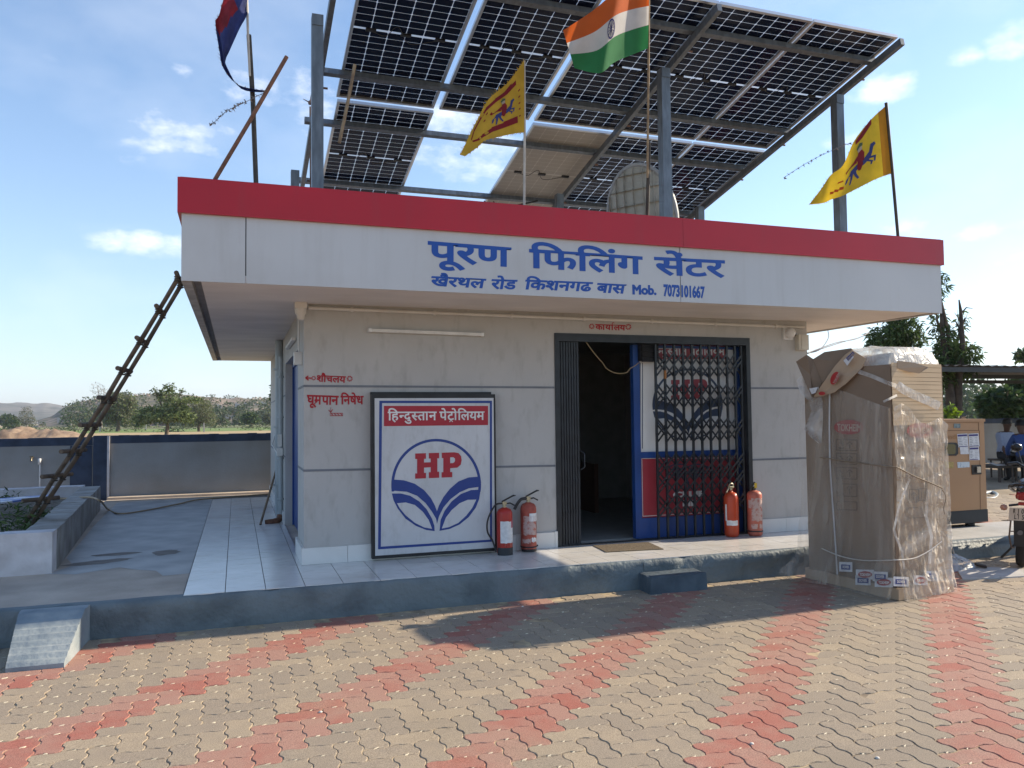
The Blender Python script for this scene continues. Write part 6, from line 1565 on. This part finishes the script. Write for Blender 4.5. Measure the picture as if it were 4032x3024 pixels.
# ================================================================ generator
GN = thing('generator', (7.5, .3, .195), 'big tan diesel generator cabinet with black base on the grey slab', 'generator')
tan = mat('generator_tan', (.42, .235, .115), .5, var=.06, scale=1.5); blk = mat('generator_base', (.022, .026, .03), .55, var=.2)
GX0, GX1, GY, GD = 6.55, 8.255, -.20, .95
m = MB(); m.box((GX0, GY, .40), (GX1, GY + GD, 1.49)); m.box((GX0 - .01, GY - .012, 1.49), (GX1 + .01, GY + GD + .01, 1.525)); m.build('cabinet', tan, GN)
m = MB(); m.box((GX0, GY - .006, .245), (GX1 + .004, GY + GD, .399)); m.build('base', blk, GN)
for x in (GX0 + .2, GX1 - .2):
    for y in (GY + .08, GY + GD - .1): m = MB(); m.lathe((x, y, .193), [(0, 0), (.055, 0), (.055, .052), (0, .052)], 12); m.build('foot', blk, GN)
m = MB(); m.box((GX0 + .5, GY + .2, .2), (GX1 - .6, GY + .7, .244)); m.build('oil_pan', blk, GN)
G = lambda x, y, d=.002: at(3632 + x * .1808, 1600 + y * .1808, Y=GY - d)
def gq(name, pts, mt, d=.003, th=.002):
    m = MB(); m.plate([G(x, y, d) for x, y in pts], (0, -th, 0)); return m.build(name, mt, GN)
m = MB()
gr_ = mat('gap_dark', (.10, .055, .03), .8)
for pts in ([(300, 345), (1222, 345), (1222, 350), (300, 350)], [(300, 520), (1235, 520), (1235, 528), (300, 528)], [(1220, 345), (1227, 345), (1227, 522), (1220, 522)], [(1240, 530), (1246, 530), (1268, 2440), (1262, 2440)]): m.plate([G(x, y) for x, y in pts], (0, -.001, 0))
m.build('door_seam', gr_, GN)
gq('name_plate', [(683, 375), (825, 378), (825, 472), (683, 470)], mat('plate_grey', (.15, .19, .20), .4, .4, var=.4, scale=30))
rim = gq('window', [(480, 830), (510, 790), (720, 790), (765, 840), (765, 1030), (720, 1075), (520, 1072), (480, 1020)], black_m, .003, .012)
m = MB(); m.plate([G(x, y, .016) for x, y in [(515, 850), (540, 822), (690, 826), (722, 860), (722, 1010), (690, 1045), (545, 1040), (512, 1005)]], (0, -.001, 0)); m.build('pane', mat('window_olive', (.12, .105, .045), .2), rim)
for pts in ([(755, 603), (978, 590), (1005, 890), (778, 893)], [(998, 597), (1218, 586), (1245, 870), (1022, 880)], [(1022, 885), (1228, 876), (1248, 1170), (1022, 1172)], [(815, 893), (1000, 885), (1015, 1040), (830, 1042)]):
    pn = gq('notice', pts, paper, .004, .001)
    (x0, y0), (x1, y1), (x2, y2), (x3, y3) = pts
    if y2 - y1 > 200:
        m = MB(); f = lambda s, t, d=.0062: G(x0 + (x1 - x0) * s + (x3 - x0) * t, y0 + (y1 - y0) * s + (y3 - y0) * t, d)
        m.add([f(.05, .06), f(.95, .06), f(.95, .20), f(.05, .20)], [(0, 1, 2, 3)]); m.add([f(.07, .93), f(.93, .93), f(.93, .98), f(.07, .98)], [(0, 1, 2, 3)]); m.build('notice_header', mat('notice_blue', (.045, .035, .16), .6), pn)
        m = MB()
        for k in range(5):
            t_ = .30 + k * .125; w_ = rnd.uniform(.3, .48); m.add([f(.10, t_), f(w_, t_), f(w_, t_ + .04), f(.10, t_ + .04)], [(0, 1, 2, 3)]); m.add([f(.60, t_), f(.88, t_), f(.88, t_ + .02), f(.60, t_ + .02)], [(0, 1, 2, 3)])
        m.build('notice_lines', mat('notice_grey', (.26, .26, .27), .8), pn)
gq('service_sticker', [(755, 1215), (1022, 1208), (1026, 1325), (768, 1342)], mat('sticker_blue', (.55, .60, .62), .5, var=.25, scale=60, c2=(.22, .32, .40), lo=.35, hi=.45))
gq('warning_sticker', [(470, 1210), (680, 1212), (680, 1345), (470, 1340)], mat('sticker_tan', (.42, .30, .10), .6, var=.2, scale=40))
gq('warning_mark', [(440, 1210), (468, 1210), (488, 1340), (440, 1340)], mat('mark_dark', (.14, .03, .02), .6))
hp_ = gq('handle_recess', [(1068, 1278), (1270, 1272), (1280, 1478), (1075, 1488)], black_m, .003, .006)
m = MB(); m.plate([G(x, y, .012) for x, y in [(1165, 1312), (1245, 1310), (1248, 1440), (1165, 1442)]], (0, -.02, 0)); m.build('latch', mat('latch_chrome', (.4, .4, .38), .25, .8), hp_)
m = MB(); words(m, lambda x, y: at(x, y, Y=GY - .003), 'Mahindra', (3676, 1711), (3790, 1711), (3676, 1728), .03); m.build('maker_lettering', mat('faded_name', (.36, .185, .075), .6), GN)
# sack hanging at the right edge of the cabinet

m = MB(); V = []; nu, nv = 14, 16
for i in range(nu + 1):
    for j in range(nv + 1):
        u, v = i / nu, j / nv; wd = .17 * (1 - .35 * v) * (1 if v < .72 else 1 - (v - .72) * 1.6)
        V.append((GX1 + .008 + u * wd + .02 * math.sin(v * 9) * u, GY + .25 + .30 * u + .05 * math.sin(u * 11 + v * 5) + .03 * math.sin(v * 13), 1.53 + .03 * (1 - u) - .04 * u - v * (.55 + .12 * math.sin(u * 6))))
m.add(V, [(i * (nv + 1) + j, (i + 1) * (nv + 1) + j, (i + 1) * (nv + 1) + j + 1, i * (nv + 1) + j + 1) for i in range(nu) for j in range(nv)], 0, True)
tag(m.build('sack', mat('sackcloth', (.28, .23, .17), .9, var=.35, scale=12)), 'crumpled sackcloth hanging at the back edge of the generator', 'sack')

# black cables over the kerb, film on the ground, slab, small bits
t = MB()
for k in range(5):
    x = 6.42 + k * .045; t.tube(curve([(x, -.55, .21 + .01 * (k % 2)), (x + .02, -.9, .225 + .015 * (k % 3)), (x + .05, -1.02, .19), (x + .07, -1.06, .06), (x + .10 + .02 * k, -1.12, .012)], 7), .017, 7)
tag(t.build('cable_bundle', mat('cable_rubber', (.03, .035, .038), .5)), 'bundle of thick black cables draped over the low kerb', 'cable')
t = MB(); t.tube(curve([at(3720, 2128, Z=.23), at(3742, 2140, Z=.235), at(3752, 2165, Z=.16), at(3758, 2185, Z=.1)], 8), .008, 6); tag(t.build('strap', cw), 'pale strap dangling over the black cables at the kerb', 'strap')
m = MB(); V = []; o = at(3738, 2235, Z=0)
for i in range(12):
    for j in range(12):
        u, v = i / 11 * 2 - 1, j / 11 * 2 - 1; V.append((o.x + u * .26, o.y + v * .2, max(.006, .14 * max(0, 1 - u * u - v * v) ** .6 + mathutils.noise.noise((u * 3, v * 3, 8)) * .05)))
m.add(V, [(i * 12 + j, (i + 1) * 12 + j, (i + 1) * 12 + j + 1, i * 12 + j + 1) for i in range(11) for j in range(11)], 0, True)
tag(m.build('plastic_sheet', film_mat('film_blueish', .6, (.55, .62, .70), .3, 1., 8, (1, 1, 1)), None, fix=None), 'crumpled bluish plastic sheet on the ground behind the wrapped carton', 'plastic')
m = MB(); q = [at(x, y, Z=.012) for x, y in ((3770, 2246), (3905, 2232), (4032, 2240), (4032, 2268), (3900, 2275), (3790, 2278))]; m.plate(q, (0, 0, -.014)); tag(m.build('flat_slab', mat('slab_dust', (.40, .39, .38), .7, var=.2, scale=5)), 'thin grey slab lying on the paving by the low kerb', 'slab')
m = MB(); q = [at(x, y, Z=.02) for x, y in ((3838, 2222), (3882, 2232), (3886, 2238), (3845, 2230))]; m.plate(q, (0, 0, .02)); tag(m.build('wood_scrap', mat('scrap_dark', (.05, .04, .035), .8)), 'dark scrap of wood on the thin grey slab', 'scrap')
for k, (x, y) in enumerate(((2960, 2924), (3455, 2980), (2058, 2386), (1262, 2800))):
    q = at(x, y, Z=.006); m = MB(); m.lathe((q.x, q.y, 0), [(0, .007), (.009, .005), (.012, .001), (.011, 0)], 6); tag(m.build('pebble', mat('pebble_white', (.62, .58, .52), .8)), ['white crumb on the red row at the front of the paving', 'small pale pebble at the bottom right of the paving', 'pale leaf scrap in the carton shadow near the step', 'small white pebble on the red row left of the middle'][k], 'pebble')

# ================================================================ people at the table, shed, right hand wall, motorbike
PY = 4.9
def plank_table():
    a, c = at(3872, 1832, Y=PY), at(4060, 1828, Y=PY - .0)
    zt = a.z
    T = thing('table', ((a.x + c.x) / 2 + .3, PY, .15), 'low dark wooden table with papers under the shed', 'table')
    m = MB(); m.box((a.x, PY - .35, zt - .05), (a.x + 2.0, PY + .35, zt)); m.build('table_top', mat('table_wood', (.07, .055, .045), .7), T)
    for x, y in ((a.x + .08, PY - .3), (a.x + .55, PY - .3), (a.x + 1.5, PY - .3), (a.x + .08, PY + .3), (a.x + 1.5, PY + .3)): m = MB(); m.tube([(x, y, .15), (x, y, zt - .05)], .03, 8); m.build('leg', mat('table_wood', (.07, .055, .045), .7), T)
    m = MB(); q = [(a.x + .02, PY - .30, zt + .003), (a.x + .30, PY - .30, zt + .003), (a.x + .34, PY - .02, zt + .03), (a.x + .05, PY - .05, zt + .06)]; m.plate(q, (0, 0, .004)); tag(m.build('paper_sheet', paper), 'white open papers on the left end of the dark table', 'paper')
    m = MB(); m.plate([(a.x + .42, PY - .3, zt + .002), (a.x + .72, PY - .28, zt + .002), (a.x + .74, PY - .1, zt + .002), (a.x + .45, PY - .1, zt + .002)], (0, 0, .006)); tag(m.build('paper_sheet', paper), 'flat sheet of paper in front of the man in the pale shirt', 'paper')
    return a.x, zt
tx, tz = plank_table()
skin = mat('skin', (.085, .045, .03), .6, var=.1); hair = mat('hair', (.008, .007, .007), .6)
def person(base, seat, face, shirt, trousers, label, reach):
    """seated figure: base = point on the floor under the hips, face = heading, reach = height and distance of the hands"""
    o = thing('person', base, label, 'person')
    f = Vector((math.cos(face), math.sin(face), 0)); s = Vector((-f.y, f.x, 0)); b = Vector(base)
    J = {}; E = []
    def j(n, v, r): J[n] = (b + f * v[0] + s * v[1] + Vector((0, 0, v[2])), r)
    j('pelvis', (0, 0, seat + .08), .15); j('waist', (.02, 0, seat + .28), .135); j('chest', (.06, 0, seat + .46), .155); j('neck', (.09, 0, seat + .60), .055); j('chin', (.12, 0, seat + .67), .062); j('head', (.125, 0, seat + .78), .098); j('crown', (.115, 0, seat + .87), .06)
    for k, n in ((1, 'l'), (-1, 'r')):
        j('sh' + n, (.06, .17 * k, seat + .53), .075); j('el' + n, (.20, .24 * k, seat + .28), .052); j('wr' + n, (reach[0], .13 * k, reach[1]), .036); j('hd' + n, (reach[0] + .08, .10 * k, reach[1] - .005), .036)
        j('fa' + n, (reach[0] + .15, .09 * k, reach[1] - .015), .012); j('fb' + n, (reach[0] + .15, .115 * k, reach[1] - .015), .012); j('th' + n, (reach[0] + .11, .065 * k, reach[1] - .01), .012)
        j('hip' + n, (.05, .10 * k, seat + .05), .105); j('kn' + n, (.42, .14 * k, seat + .06), .075); j('an' + n, (.38, .15 * k, .08), .048); j('to' + n, (.55, .17 * k, .035), .038)
        E += [('chest', 'sh' + n), ('sh' + n, 'el' + n), ('el' + n, 'wr' + n), ('wr' + n, 'hd' + n), ('hd' + n, 'fa' + n), ('hd' + n, 'fb' + n), ('hd' + n, 'th' + n), ('pelvis', 'hip' + n), ('hip' + n, 'kn' + n), ('kn' + n, 'an' + n), ('an' + n, 'to' + n)]
    E += [('pelvis', 'waist'), ('waist', 'chest'), ('chest', 'neck'), ('neck', 'chin'), ('chin', 'head'), ('head', 'crown')]
    names = list(J); me = bpy.data.meshes.new('body'); me.from_pydata([J[n][0] - b for n in names], [(names.index(x), names.index(y)) for x, y in E], [])
    ob = bpy.data.objects.new('body', me); col.objects.link(ob)
    md = ob.modifiers.new('skin', 'SKIN'); sk = me.skin_vertices[0].data
    for n, v in zip(names, sk): v.radius = (J[n][1], J[n][1] * (.8 if n in ('chest', 'waist', 'pelvis') else 1)); v.use_root = n == 'pelvis'
    sb = ob.modifiers.new('sub', 'SUBSURF'); sb.levels = 2
    dg = bpy.context.evaluated_depsgraph_get(); dg.update(); m2 = bpy.data.meshes.new_from_object(ob.evaluated_get(dg)); bpy.data.objects.remove(ob)
    for mt in (skin, shirt, trousers, black_m): m2.materials.append(mt)
    for p_ in m2.polygons:
        c = p_.center; d = c.dot(f); z = c.z
        mi = 1
        if z > seat + .585: mi = 0
        elif z < .07: mi = 3
        elif z < seat + .16 and not (d > .25 and abs(z - reach[1]) < .08 and z > seat + .13): mi = 2
        if d > reach[0] - .12 and z > seat + .12 and z < seat + .5: mi = 0
        p_.material_index = mi; p_.use_smooth = True
    bo_ = bpy.data.objects.new('body', m2); col.objects.link(bo_); bo_.parent = o
    hd = J['head'][0]; m = MB(); V = []; n = 14
    for i in range(8):
        for k in range(n):
            a = 6.2832 * k / n; t_ = i / 7 * 1.75; d = f * math.cos(a) * math.sin(t_) + s * math.sin(a) * math.sin(t_) + Vector((0, 0, math.cos(t_)))
            r_ = .112 if d.dot(f) < .55 or t_ < .9 else .085; V.append(hd + Vector((0, 0, .012)) + d * r_)
    m.add(V, [(i * n + k, i * n + (k + 1) % n, (i + 1) * n + (k + 1) % n, (i + 1) * n + k) for i in range(7) for k in range(n)], 0, True); m.build('hair', hair, o)
    m = MB(); m.lathe(hd + f * .095 + Vector((0, 0, -.02)), [(0, .03), (.012, .0), (.018, -.025), (0, -.03)], 8); 
    m.build('nose', skin, o)
    for k in (1, -1):
        m = MB(); m.lathe(hd + f * .082 + s * .035 * k + Vector((0, 0, .015)), [(0, .009), (.012, .0), (0, -.009)], 8); m.build('eye', mat('eye_dark', (.01, .008, .008), .3), o)
        m = MB(); m.lathe(hd + s * .098 * k + Vector((0, 0, -.01)), [(0, .03), (.014, .012), (.014, -.015), (0, -.03)], 8); m.build('ear', skin, o)
    return o
pale_shirt = mat('shirt_pale', (.30, .36, .50), .85, var=.1); blue_tee = mat('tee_blue', (.025, .06, .20), .85, var=.1); trs = mat('trousers_dark', (.018, .02, .026), .85)
h1 = at(3957, 1695, Y=PY + .5); h2 = at(4008, 1694, Y=PY - .45)
person((h1.x, PY + .55, .15), .42, R(262), pale_shirt, trs, 'man in a pale blue shirt sitting behind the dark table, writing', (.36, tz - .15 + .03))
person((h2.x - .05, PY - .62, .15), .40, R(62), blue_tee, trs, 'man in a bright blue shirt seen from behind at the dark table', (.38, tz - .15 + .05))
def bench(x, y, label):
    T = thing('stool', (x, y, .15), label, 'stool')
    m = MB(); m.box((x - .25, y - .17, .53), (x + .25, y + .17, .57)); m.build('seat', mat('table_wood', (.07, .055, .045), .7), T)
    for a in (-.2, .2):
        for c in (-.13, .13): m = MB(); m.tube([(x + a, y + c, .15), (x + a, y + c, .53)], .02, 6); m.build('leg', mat('table_wood', (.07, .055, .045), .7), T)
bench(h1.x, PY + .58, 'stool under the man in the pale blue shirt'); bench(h2.x - .05, PY - .62, 'stool under the man in the bright blue shirt')
t = MB(); t.tube(curve([at(3870, 1945, Z=.17), at(3905, 1938, Z=.17), at(3926, 1948, Z=.17), at(3915, 1962, Z=.17), at(3875, 1965, Z=.17)], 9), .03, 8); tag(t.build('hose', gpipe_m), 'grey hose loop on the dusty yard beside the generator', 'hose')
# shed roof of corrugated sheet on posts
SH = thing('shed_roof', (16, 5.5, .15), 'open shed with a dark corrugated roof over the men at the table', 'shed')
m = MB(); V = []; nx = 150
a0, a1 = at(3660, 1437, Y=3.6), at(4200, 1402, Y=3.6)
for i in range(nx + 1):
    x = a0.x + (22 - a0.x) * i / nx
    for j, y in enumerate((3.6, 8.2)): V.append((x, y, 2.60 + (y - 3.6) * .02 + .018 * math.sin(i * 1.9)))
zsh = a0.z
V = [(x, y, z - 2.60 + zsh + .0) for x, y, z in V]
m.add(V, [(2 * i, 2 * i + 2, 2 * i + 3, 2 * i + 1) for i in range(nx)]); m.build('roof_sheet', mat('roof_sheet', (.16, .15, .14), .5, .4, var=.2), SH)
for y in (3.65, 5.8, 8.1): m = MB(); m.box((a0.x, y - .03, zsh - .12), (22, y + .03, zsh - .03)); m.build('beam', blk, SH)
for x, y in ((21.8, 3.7), (21.8, 8.0), (15.5, 8.0), (15.5, 3.7)): m = MB(); m.tube([(x, y, .15), (x, y, zsh - .1)], .045, 8); m.build('post', blk, SH)
o_ = bwall((11.5, 9.8), (28, 9.2), 1.42, 'shaded boundary wall behind the shed on the right', zb=.0)
# motorbike, only its tail inside the picture
ct = CO + ray(4022, 2025) * 7.9
hd_ = Vector((.87, .49, 0)).normalized(); sd_ = Vector((hd_.y, -hd_.x, 0)); ct = ct + sd_ * .02
MBK = thing('motorcycle', (ct.x, ct.y, 0), 'black and silver motorcycle seen from behind, with red tail lamp and number plate', 'motorcycle')
lean = .16
def K(fw, sw, z): return Vector((ct.x, ct.y, 0)) + hd_ * fw + sd_ * (sw + lean * (z - .6)) + Vector((0, 0, z))
zp = ct.z
pb_ = mat('bike_black', (.014, .015, .018), .25, var=.1); slv = mat('bike_silver', (.42, .46, .48), .25, .5); red_l = mat('lamp_red', (.26, .008, .012), .15); chrome = mat('chrome', (.5, .5, .5), .2, .9); tyre = mat('tyre', (.015, .015, .015), .85)
def wheel(fw):
    m = MB(); c = K(fw, 0, .30); n = 26; prof = [(.245, -.03), (.285, -.04), (.302, -.02), (.305, 0), (.302, .02), (.285, .04), (.245, .03)]
    V = []
    for i in range(n):
        a = 6.2832 * i / n
        for r_, w_ in prof: V.append(K(fw + r_ * math.cos(a), w_, .305 + r_ * math.sin(a)))
    k = len(prof); m.add(V, [(i * k + j, ((i + 1) % n) * k + j, ((i + 1) % n) * k + (j + 1) % k, i * k + (j + 1) % k) for i in range(n) for j in range(k)], 0, True)
    w_ = m.build('wheel', tyre, MBK)
    m = MB()
    for i in range(5): a = 6.2832 * i / 5; m.bar(K(fw, 0, .305), K(fw + .25 * math.cos(a), 0, .305 + .25 * math.sin(a)), .03, .02)
    m.lathe(K(fw, 0, .305), [(0, -.05), (.05, -.05), (.05, .05), (0, .05)], 12, axis='X'); m.build('rim', slv, w_)
wheel(.40); wheel(1.62)
def shape(name, pts, mt, wds, parent=None):
    m = MB(); V = []
    for (fw, z, hw) in pts:
        pass
    return m
def loft(name, secs, mt, parent=MBK):
    """sections (fw, z, half width, half height)"""
    m = MB(); V = []; n = 12
    for fw, z, hw, hh in secs:
        for i in range(n): a = 6.2832 * i / n; V.append(K(fw, hw * math.copysign(abs(math.cos(a)) ** .7, math.cos(a)), z + hh * math.copysign(abs(math.sin(a)) ** .7, math.sin(a))))
    m.add(V, [(i * n + j, i * n + (j + 1) % n, (i + 1) * n + (j + 1) % n, (i + 1) * n + j) for i in range(len(secs) - 1) for j in range(n)], 0, True); m.add(V[:n], [tuple(range(n))]); m.add(V[-n:], [tuple(range(n))])
    return m.build(name, mt, parent)
loft('tail', [(-.07, zp + .24, .05, .04), (.0, zp + .235, .095, .065), (.15, zp + .24, .11, .07), (.45, zp + .20, .12, .08)], pb_)
loft('seat', [(.0, zp + .315, .06, .015), (.1, zp + .325, .10, .03), (.45, zp + .30, .12, .045), (.85, zp + .25, .11, .05)], mat('seat_vinyl', (.03, .03, .033), .35))
loft('fuel_tank', [(.82, zp + .25, .09, .08), (.98, zp + .29, .14, .12), (1.2, zp + .28, .13, .11), (1.32, zp + .24, .06, .06)], pb_)
loft('tail_lamp', [(-.085, zp + .185, .05, .035), (-.055, zp + .19, .085, .05), (.02, zp + .19, .09, .05)], red_l)
m = MB(); m.hexa([K(-.06, -.05, zp + .095), K(-.06, .05, zp + .095), K(-.02, .05, zp + .095), K(-.02, -.05, zp + .095), K(-.06, -.05, zp + .125), K(-.06, .05, zp + .125), K(-.02, .05, zp + .125), K(-.02, -.05, zp + .125)]); m.build('reflector', mat('reflector_red', (.30, .015, .015), .3), MBK)
m = MB(); 
t_ = [K(.0, -.15, zp + .26), K(-.12, -.13, zp + .29), K(-.16, -.07, zp + .305), K(-.165, 0, zp + .31), K(-.16, .07, zp + .305), K(-.12, .13, zp + .29), K(.0, .15, zp + .26), K(.35, .16, zp + .2)]
m.tube([K(.35, -.16, zp + .2)] + t_, .017, 8); m.build('grab_rail', pb_, MBK)
m = MB(); m.tube([K(.34, -.15, zp + .225), K(.0, -.135, zp + .285), K(-.09, -.11, zp + .305)], .006, 6); m.build('trim_line', chrome, MBK)
for k in (-1, 1):
    m = MB(); m.tube([K(-.03, .05 * k, zp + .10), K(-.04, .13 * k, zp + .085)], .012, 6); m.build('indicator_stalk', pb_, MBK)
    m = MB(); V = []; c = K(-.045, .17 * k, zp + .065); m.lathe(c, [(0, -.032), (.025, -.024), (.036, 0), (.025, .024), (0, .032)], 10); m.build('indicator', mat('indicator_amber', (.42, .22, .16), .2), MBK)
# plate, tilted like the machine
def plate_pt(u, v, d=0.): return K(-.075 - d - .05 * v, -.11 + .22 * u, zp - .055 + .13 * v) + Vector((0, 0, 0))
m = MB(); m.plate([plate_pt(0, 0), plate_pt(1, 0), plate_pt(1, 1), plate_pt(0, 1)], hd_ * .003); m.build('number_plate', mat('plate_white', (.50, .47, .42), .5, var=.1), MBK)
m = MB()
for txt, v0, u0, u1 in (('RJ02B', .55, .16, .94), ('L1584', .10, .22, .94)):
    for k, ch in enumerate(txt):
        vs, fs = glyph(ch, .02); x0 = min(q.x for q in vs); x1 = max(q.x for q in vs); cw_ = (u1 - u0) / 5
        m.add([plate_pt(u0 + k * cw_ + (q.x - x0) / max(.3, x1 - x0) * cw_ * (.62 if ch not in '1J' else .4), v0 + q.y / CAPH * .36, .002) for q in vs], fs)
m.build('plate_lettering', mat('plate_black', (.02, .02, .02), .6), MBK)
m = MB(); m.plate([K(-.05, -.07, zp - .06), K(-.05, .075, zp - .06), K(.03, .055, zp - .33), K(.03, -.045, zp - .33)], hd_ * .012); m.build('mud_flap', mat('flap_black', (.03, .033, .035), .6, var=.2), MBK)
m = MB(); n = 14; V = [K(-.03 + .01, .025 * math.cos(6.28 * i / n), zp - .18 + .025 * math.sin(6.28 * i / n)) - hd_ * .02 for i in range(n)]; m.add(V, [tuple(range(n))]); m.build('flap_mark', mat('mark_grey', (.12, .12, .12), .6), MBK)
m = MB(); m.tube([K(-.07, -.09, zp - .06), K(-.06, -.085, zp - .22), K(.0, -.06, zp - .34), K(.10, -.05, zp - .35)], .008, 6); m.tube([K(-.06, -.085, zp - .17), K(-.045, -.05, zp - .17)], .006, 5); m.build('flap_bracket', mat('bracket_brown', (.13, .10, .08), .5, .4), MBK)
m = MB(); m.tube([K(1.32, -.05, zp + .28), K(1.2, -.3, zp + .45), K(1.15, -.38, zp + .44)], .014, 6); m.tube([K(1.32, .05, zp + .28), K(1.2, .3, zp + .45), K(1.15, .38, zp + .44)], .014, 6); m.build('handlebar', pb_, MBK)
m = MB(); m.tube([K(1.25, -.25, zp + .42), K(1.24, -.32, zp + .60)], .006, 6); c = K(1.24, -.33, zp + .62); m.lathe(c, [(0, -.05), (.05, -.03), (.06, 0), (.05, .03), (0, .05)], 10); m.build('mirror', pb_, MBK)
m = MB(); m.tube([K(1.56, -.09, .31), K(1.33, -.09, zp + .25)], .022, 8); m.tube([K(1.56, .09, .31), K(1.33, .09, zp + .25)], .022, 8); m.build('fork', chrome, MBK)
loft('engine', [(.72, .42, .13, .12), (.9, .45, .15, .16), (1.1, .45, .12, .14)], mat('engine_grey', (.12, .12, .125), .4, .5), MBK)
m = MB(); m.tube([K(1.05, .1, .3), K(.7, .16, .27), K(.25, .17, .36), (K(.0, .17, .40))], [.025, .03, .05, .045], 10); m.build('exhaust', chrome, MBK)
m = MB(); m.tube([K(.7, -.05, .3), K(.7, -.24, .02)], .012, 6); m.build('side_stand', blk, MBK)

# ---------------------------------------------------------------- trees on the right, wires
tree((3560, 1700), 17, [(3500, 1320, 85, 45), (3560, 1300, 70, 60), (3470, 1350, 60, 25), (3590, 1350, 55, 40), (3540, 1250, 50, 40)], 2600, .13, LM, 'dark tree whose crown shows under the roof edge, behind the carton', trunk=.09, seed=41, narrow=.26, droop=.45, group='tall trees with drooping leaves on the right')
o = tree((3765, 1660), 15.5, [(3740, 1400, 75, 60), (3700, 1440, 55, 50), (3790, 1390, 70, 45), (3720, 1330, 45, 60), (3690, 1260, 30, 60), (3690, 1120, 40, 70), (3770, 1455, 80, 30), (3715, 1500, 45, 40), (3790, 1270, 22, 60)], 3000, .13, LM, 'tall dark tree with drooping leaves and two stems beside the shed', trunk=.11, seed=42, narrow=.24, droop=.55, group='tall trees with drooping leaves on the right')
def P3(x, y, D): return CO + ray(x, y) * D
m = MB(); m.tube([P3(3745, 1690, 15.3), P3(3742, 1560, 15.3), P3(3735, 1480, 15.4), P3(3712, 1330, 15.4), P3(3704, 1180, 15.5)], [.10, .085, .07, .05, .02], 8); m.tube([P3(3768, 1690, 15.3), P3(3772, 1560, 15.3), P3(3775, 1480, 15.3), P3(3790, 1350, 15.3), P3(3782, 1220, 15.4), P3(3776, 1180, 15.4)], [.09, .08, .065, .05, .03, .012], 8)
for x, y, x2, y2 in ((3780, 1240, 3830, 1215), (3782, 1300, 3745, 1270), (3785, 1290, 3815, 1255), (3790, 1375, 3838, 1374)): m.tube([P3(x, y, 15.4), P3((x + x2) / 2, min(y, y2) - 4, 15.4), P3(x2, y2, 15.4)], [.02, .012, .005], 5)
m.build('stem', mat('bark_dark', (.06, .048, .038), .9, var=.4), o)
tree((3980, 1700), 24, [(3960, 1600, 90, 70), (4010, 1540, 60, 60), (3900, 1590, 50, 40), (3925, 1640, 50, 40), (4050, 1580, 70, 80), (4030, 1660, 60, 40), (3880, 1560, 22, 16)], 4200, .2, LD, 'dense dark round tree behind the shed at the right edge', trunk=.16, seed=43, group='tall trees with drooping leaves on the right')
tree((4060, 1500), 40, [(4035, 1400, 30, 22), (4020, 1412, 20, 12)], 260, .28, LM, 'sparse treetop above the shed roof at the right edge', trunk=.1, seed=44, group='tall trees with drooping leaves on the right')
q = at(3728, 1655, Y=3.2)
tag(leafmesh('bush', [(q.x, 3.2, q.z - .35, .26, .3, .55), (q.x + .05, 3.2, q.z + .05, .15, .2, .25)], 1500, .10, LB, None, 45, .5), 'bright yellow green bush behind the generator', 'bush')
q = at(3206, 1780, Y=2.2)
tag(leafmesh('bush', [(q.x + .05, 2.4, q.z, .28, .3, .65), (q.x + .1, 2.4, q.z - .7, .3, .3, .5)], 1500, .12, LB + LD, None, 46, .5), 'green bush in the gap between the office and the carton', 'bush')
m = MB(); m.box((5.95, 1.7, .15), (6.6, 1.84, 1.05)); tag(m.build('low_wall', wall_m), 'low pale wall seen in the gap between the office and the carton', 'wall')
for k, pts in enumerate(([(3185, 1390), (3230, 1375), (3262, 1330), (3258, 1295)], [(3180, 1392), (3260, 1365), (3340, 1340), (3385, 1328), (3420, 1308)], [(3180, 1390), (3290, 1350), (3370, 1335), (3422, 1310)])):
    t = MB(); t.tube(curve([at(x, y, Y=.6 + i * .8) for i, (x, y) in enumerate(pts)], 8), .007, 5)
    tag(t.build('wire', mat('wire_grey', (.10, .10, .13), .6)), ['wire running up from the office wall to the roof edge', 'upper wire slung from the office corner to the dark tree', 'lower wire slung from the office corner to the dark tree'][k], 'wire')

# ================================================================ dry season haze in the air
m = MB(); m.box((-2600, -60, -1.1), (2600, 2400, 62))
hz = bpy.data.materials.new('haze_air'); hz.use_nodes = True
t = hz.node_tree
for n in list(t.nodes):
    if n.type != 'OUTPUT_MATERIAL': t.nodes.remove(n)
v = t.nodes.new('ShaderNodeVolumePrincipled'); v.inputs['Color'].default_value = (.80, .88, 1.0, 1); v.inputs['Density'].default_value = .00022; v.inputs['Anisotropy'].default_value = .2
t.links.new(v.outputs[0], t.nodes['Material Output'].inputs['Volume'])
tag(m.build('haze', hz), 'pale blue haze in the air over the fields and hills', 'haze', kind='stuff')
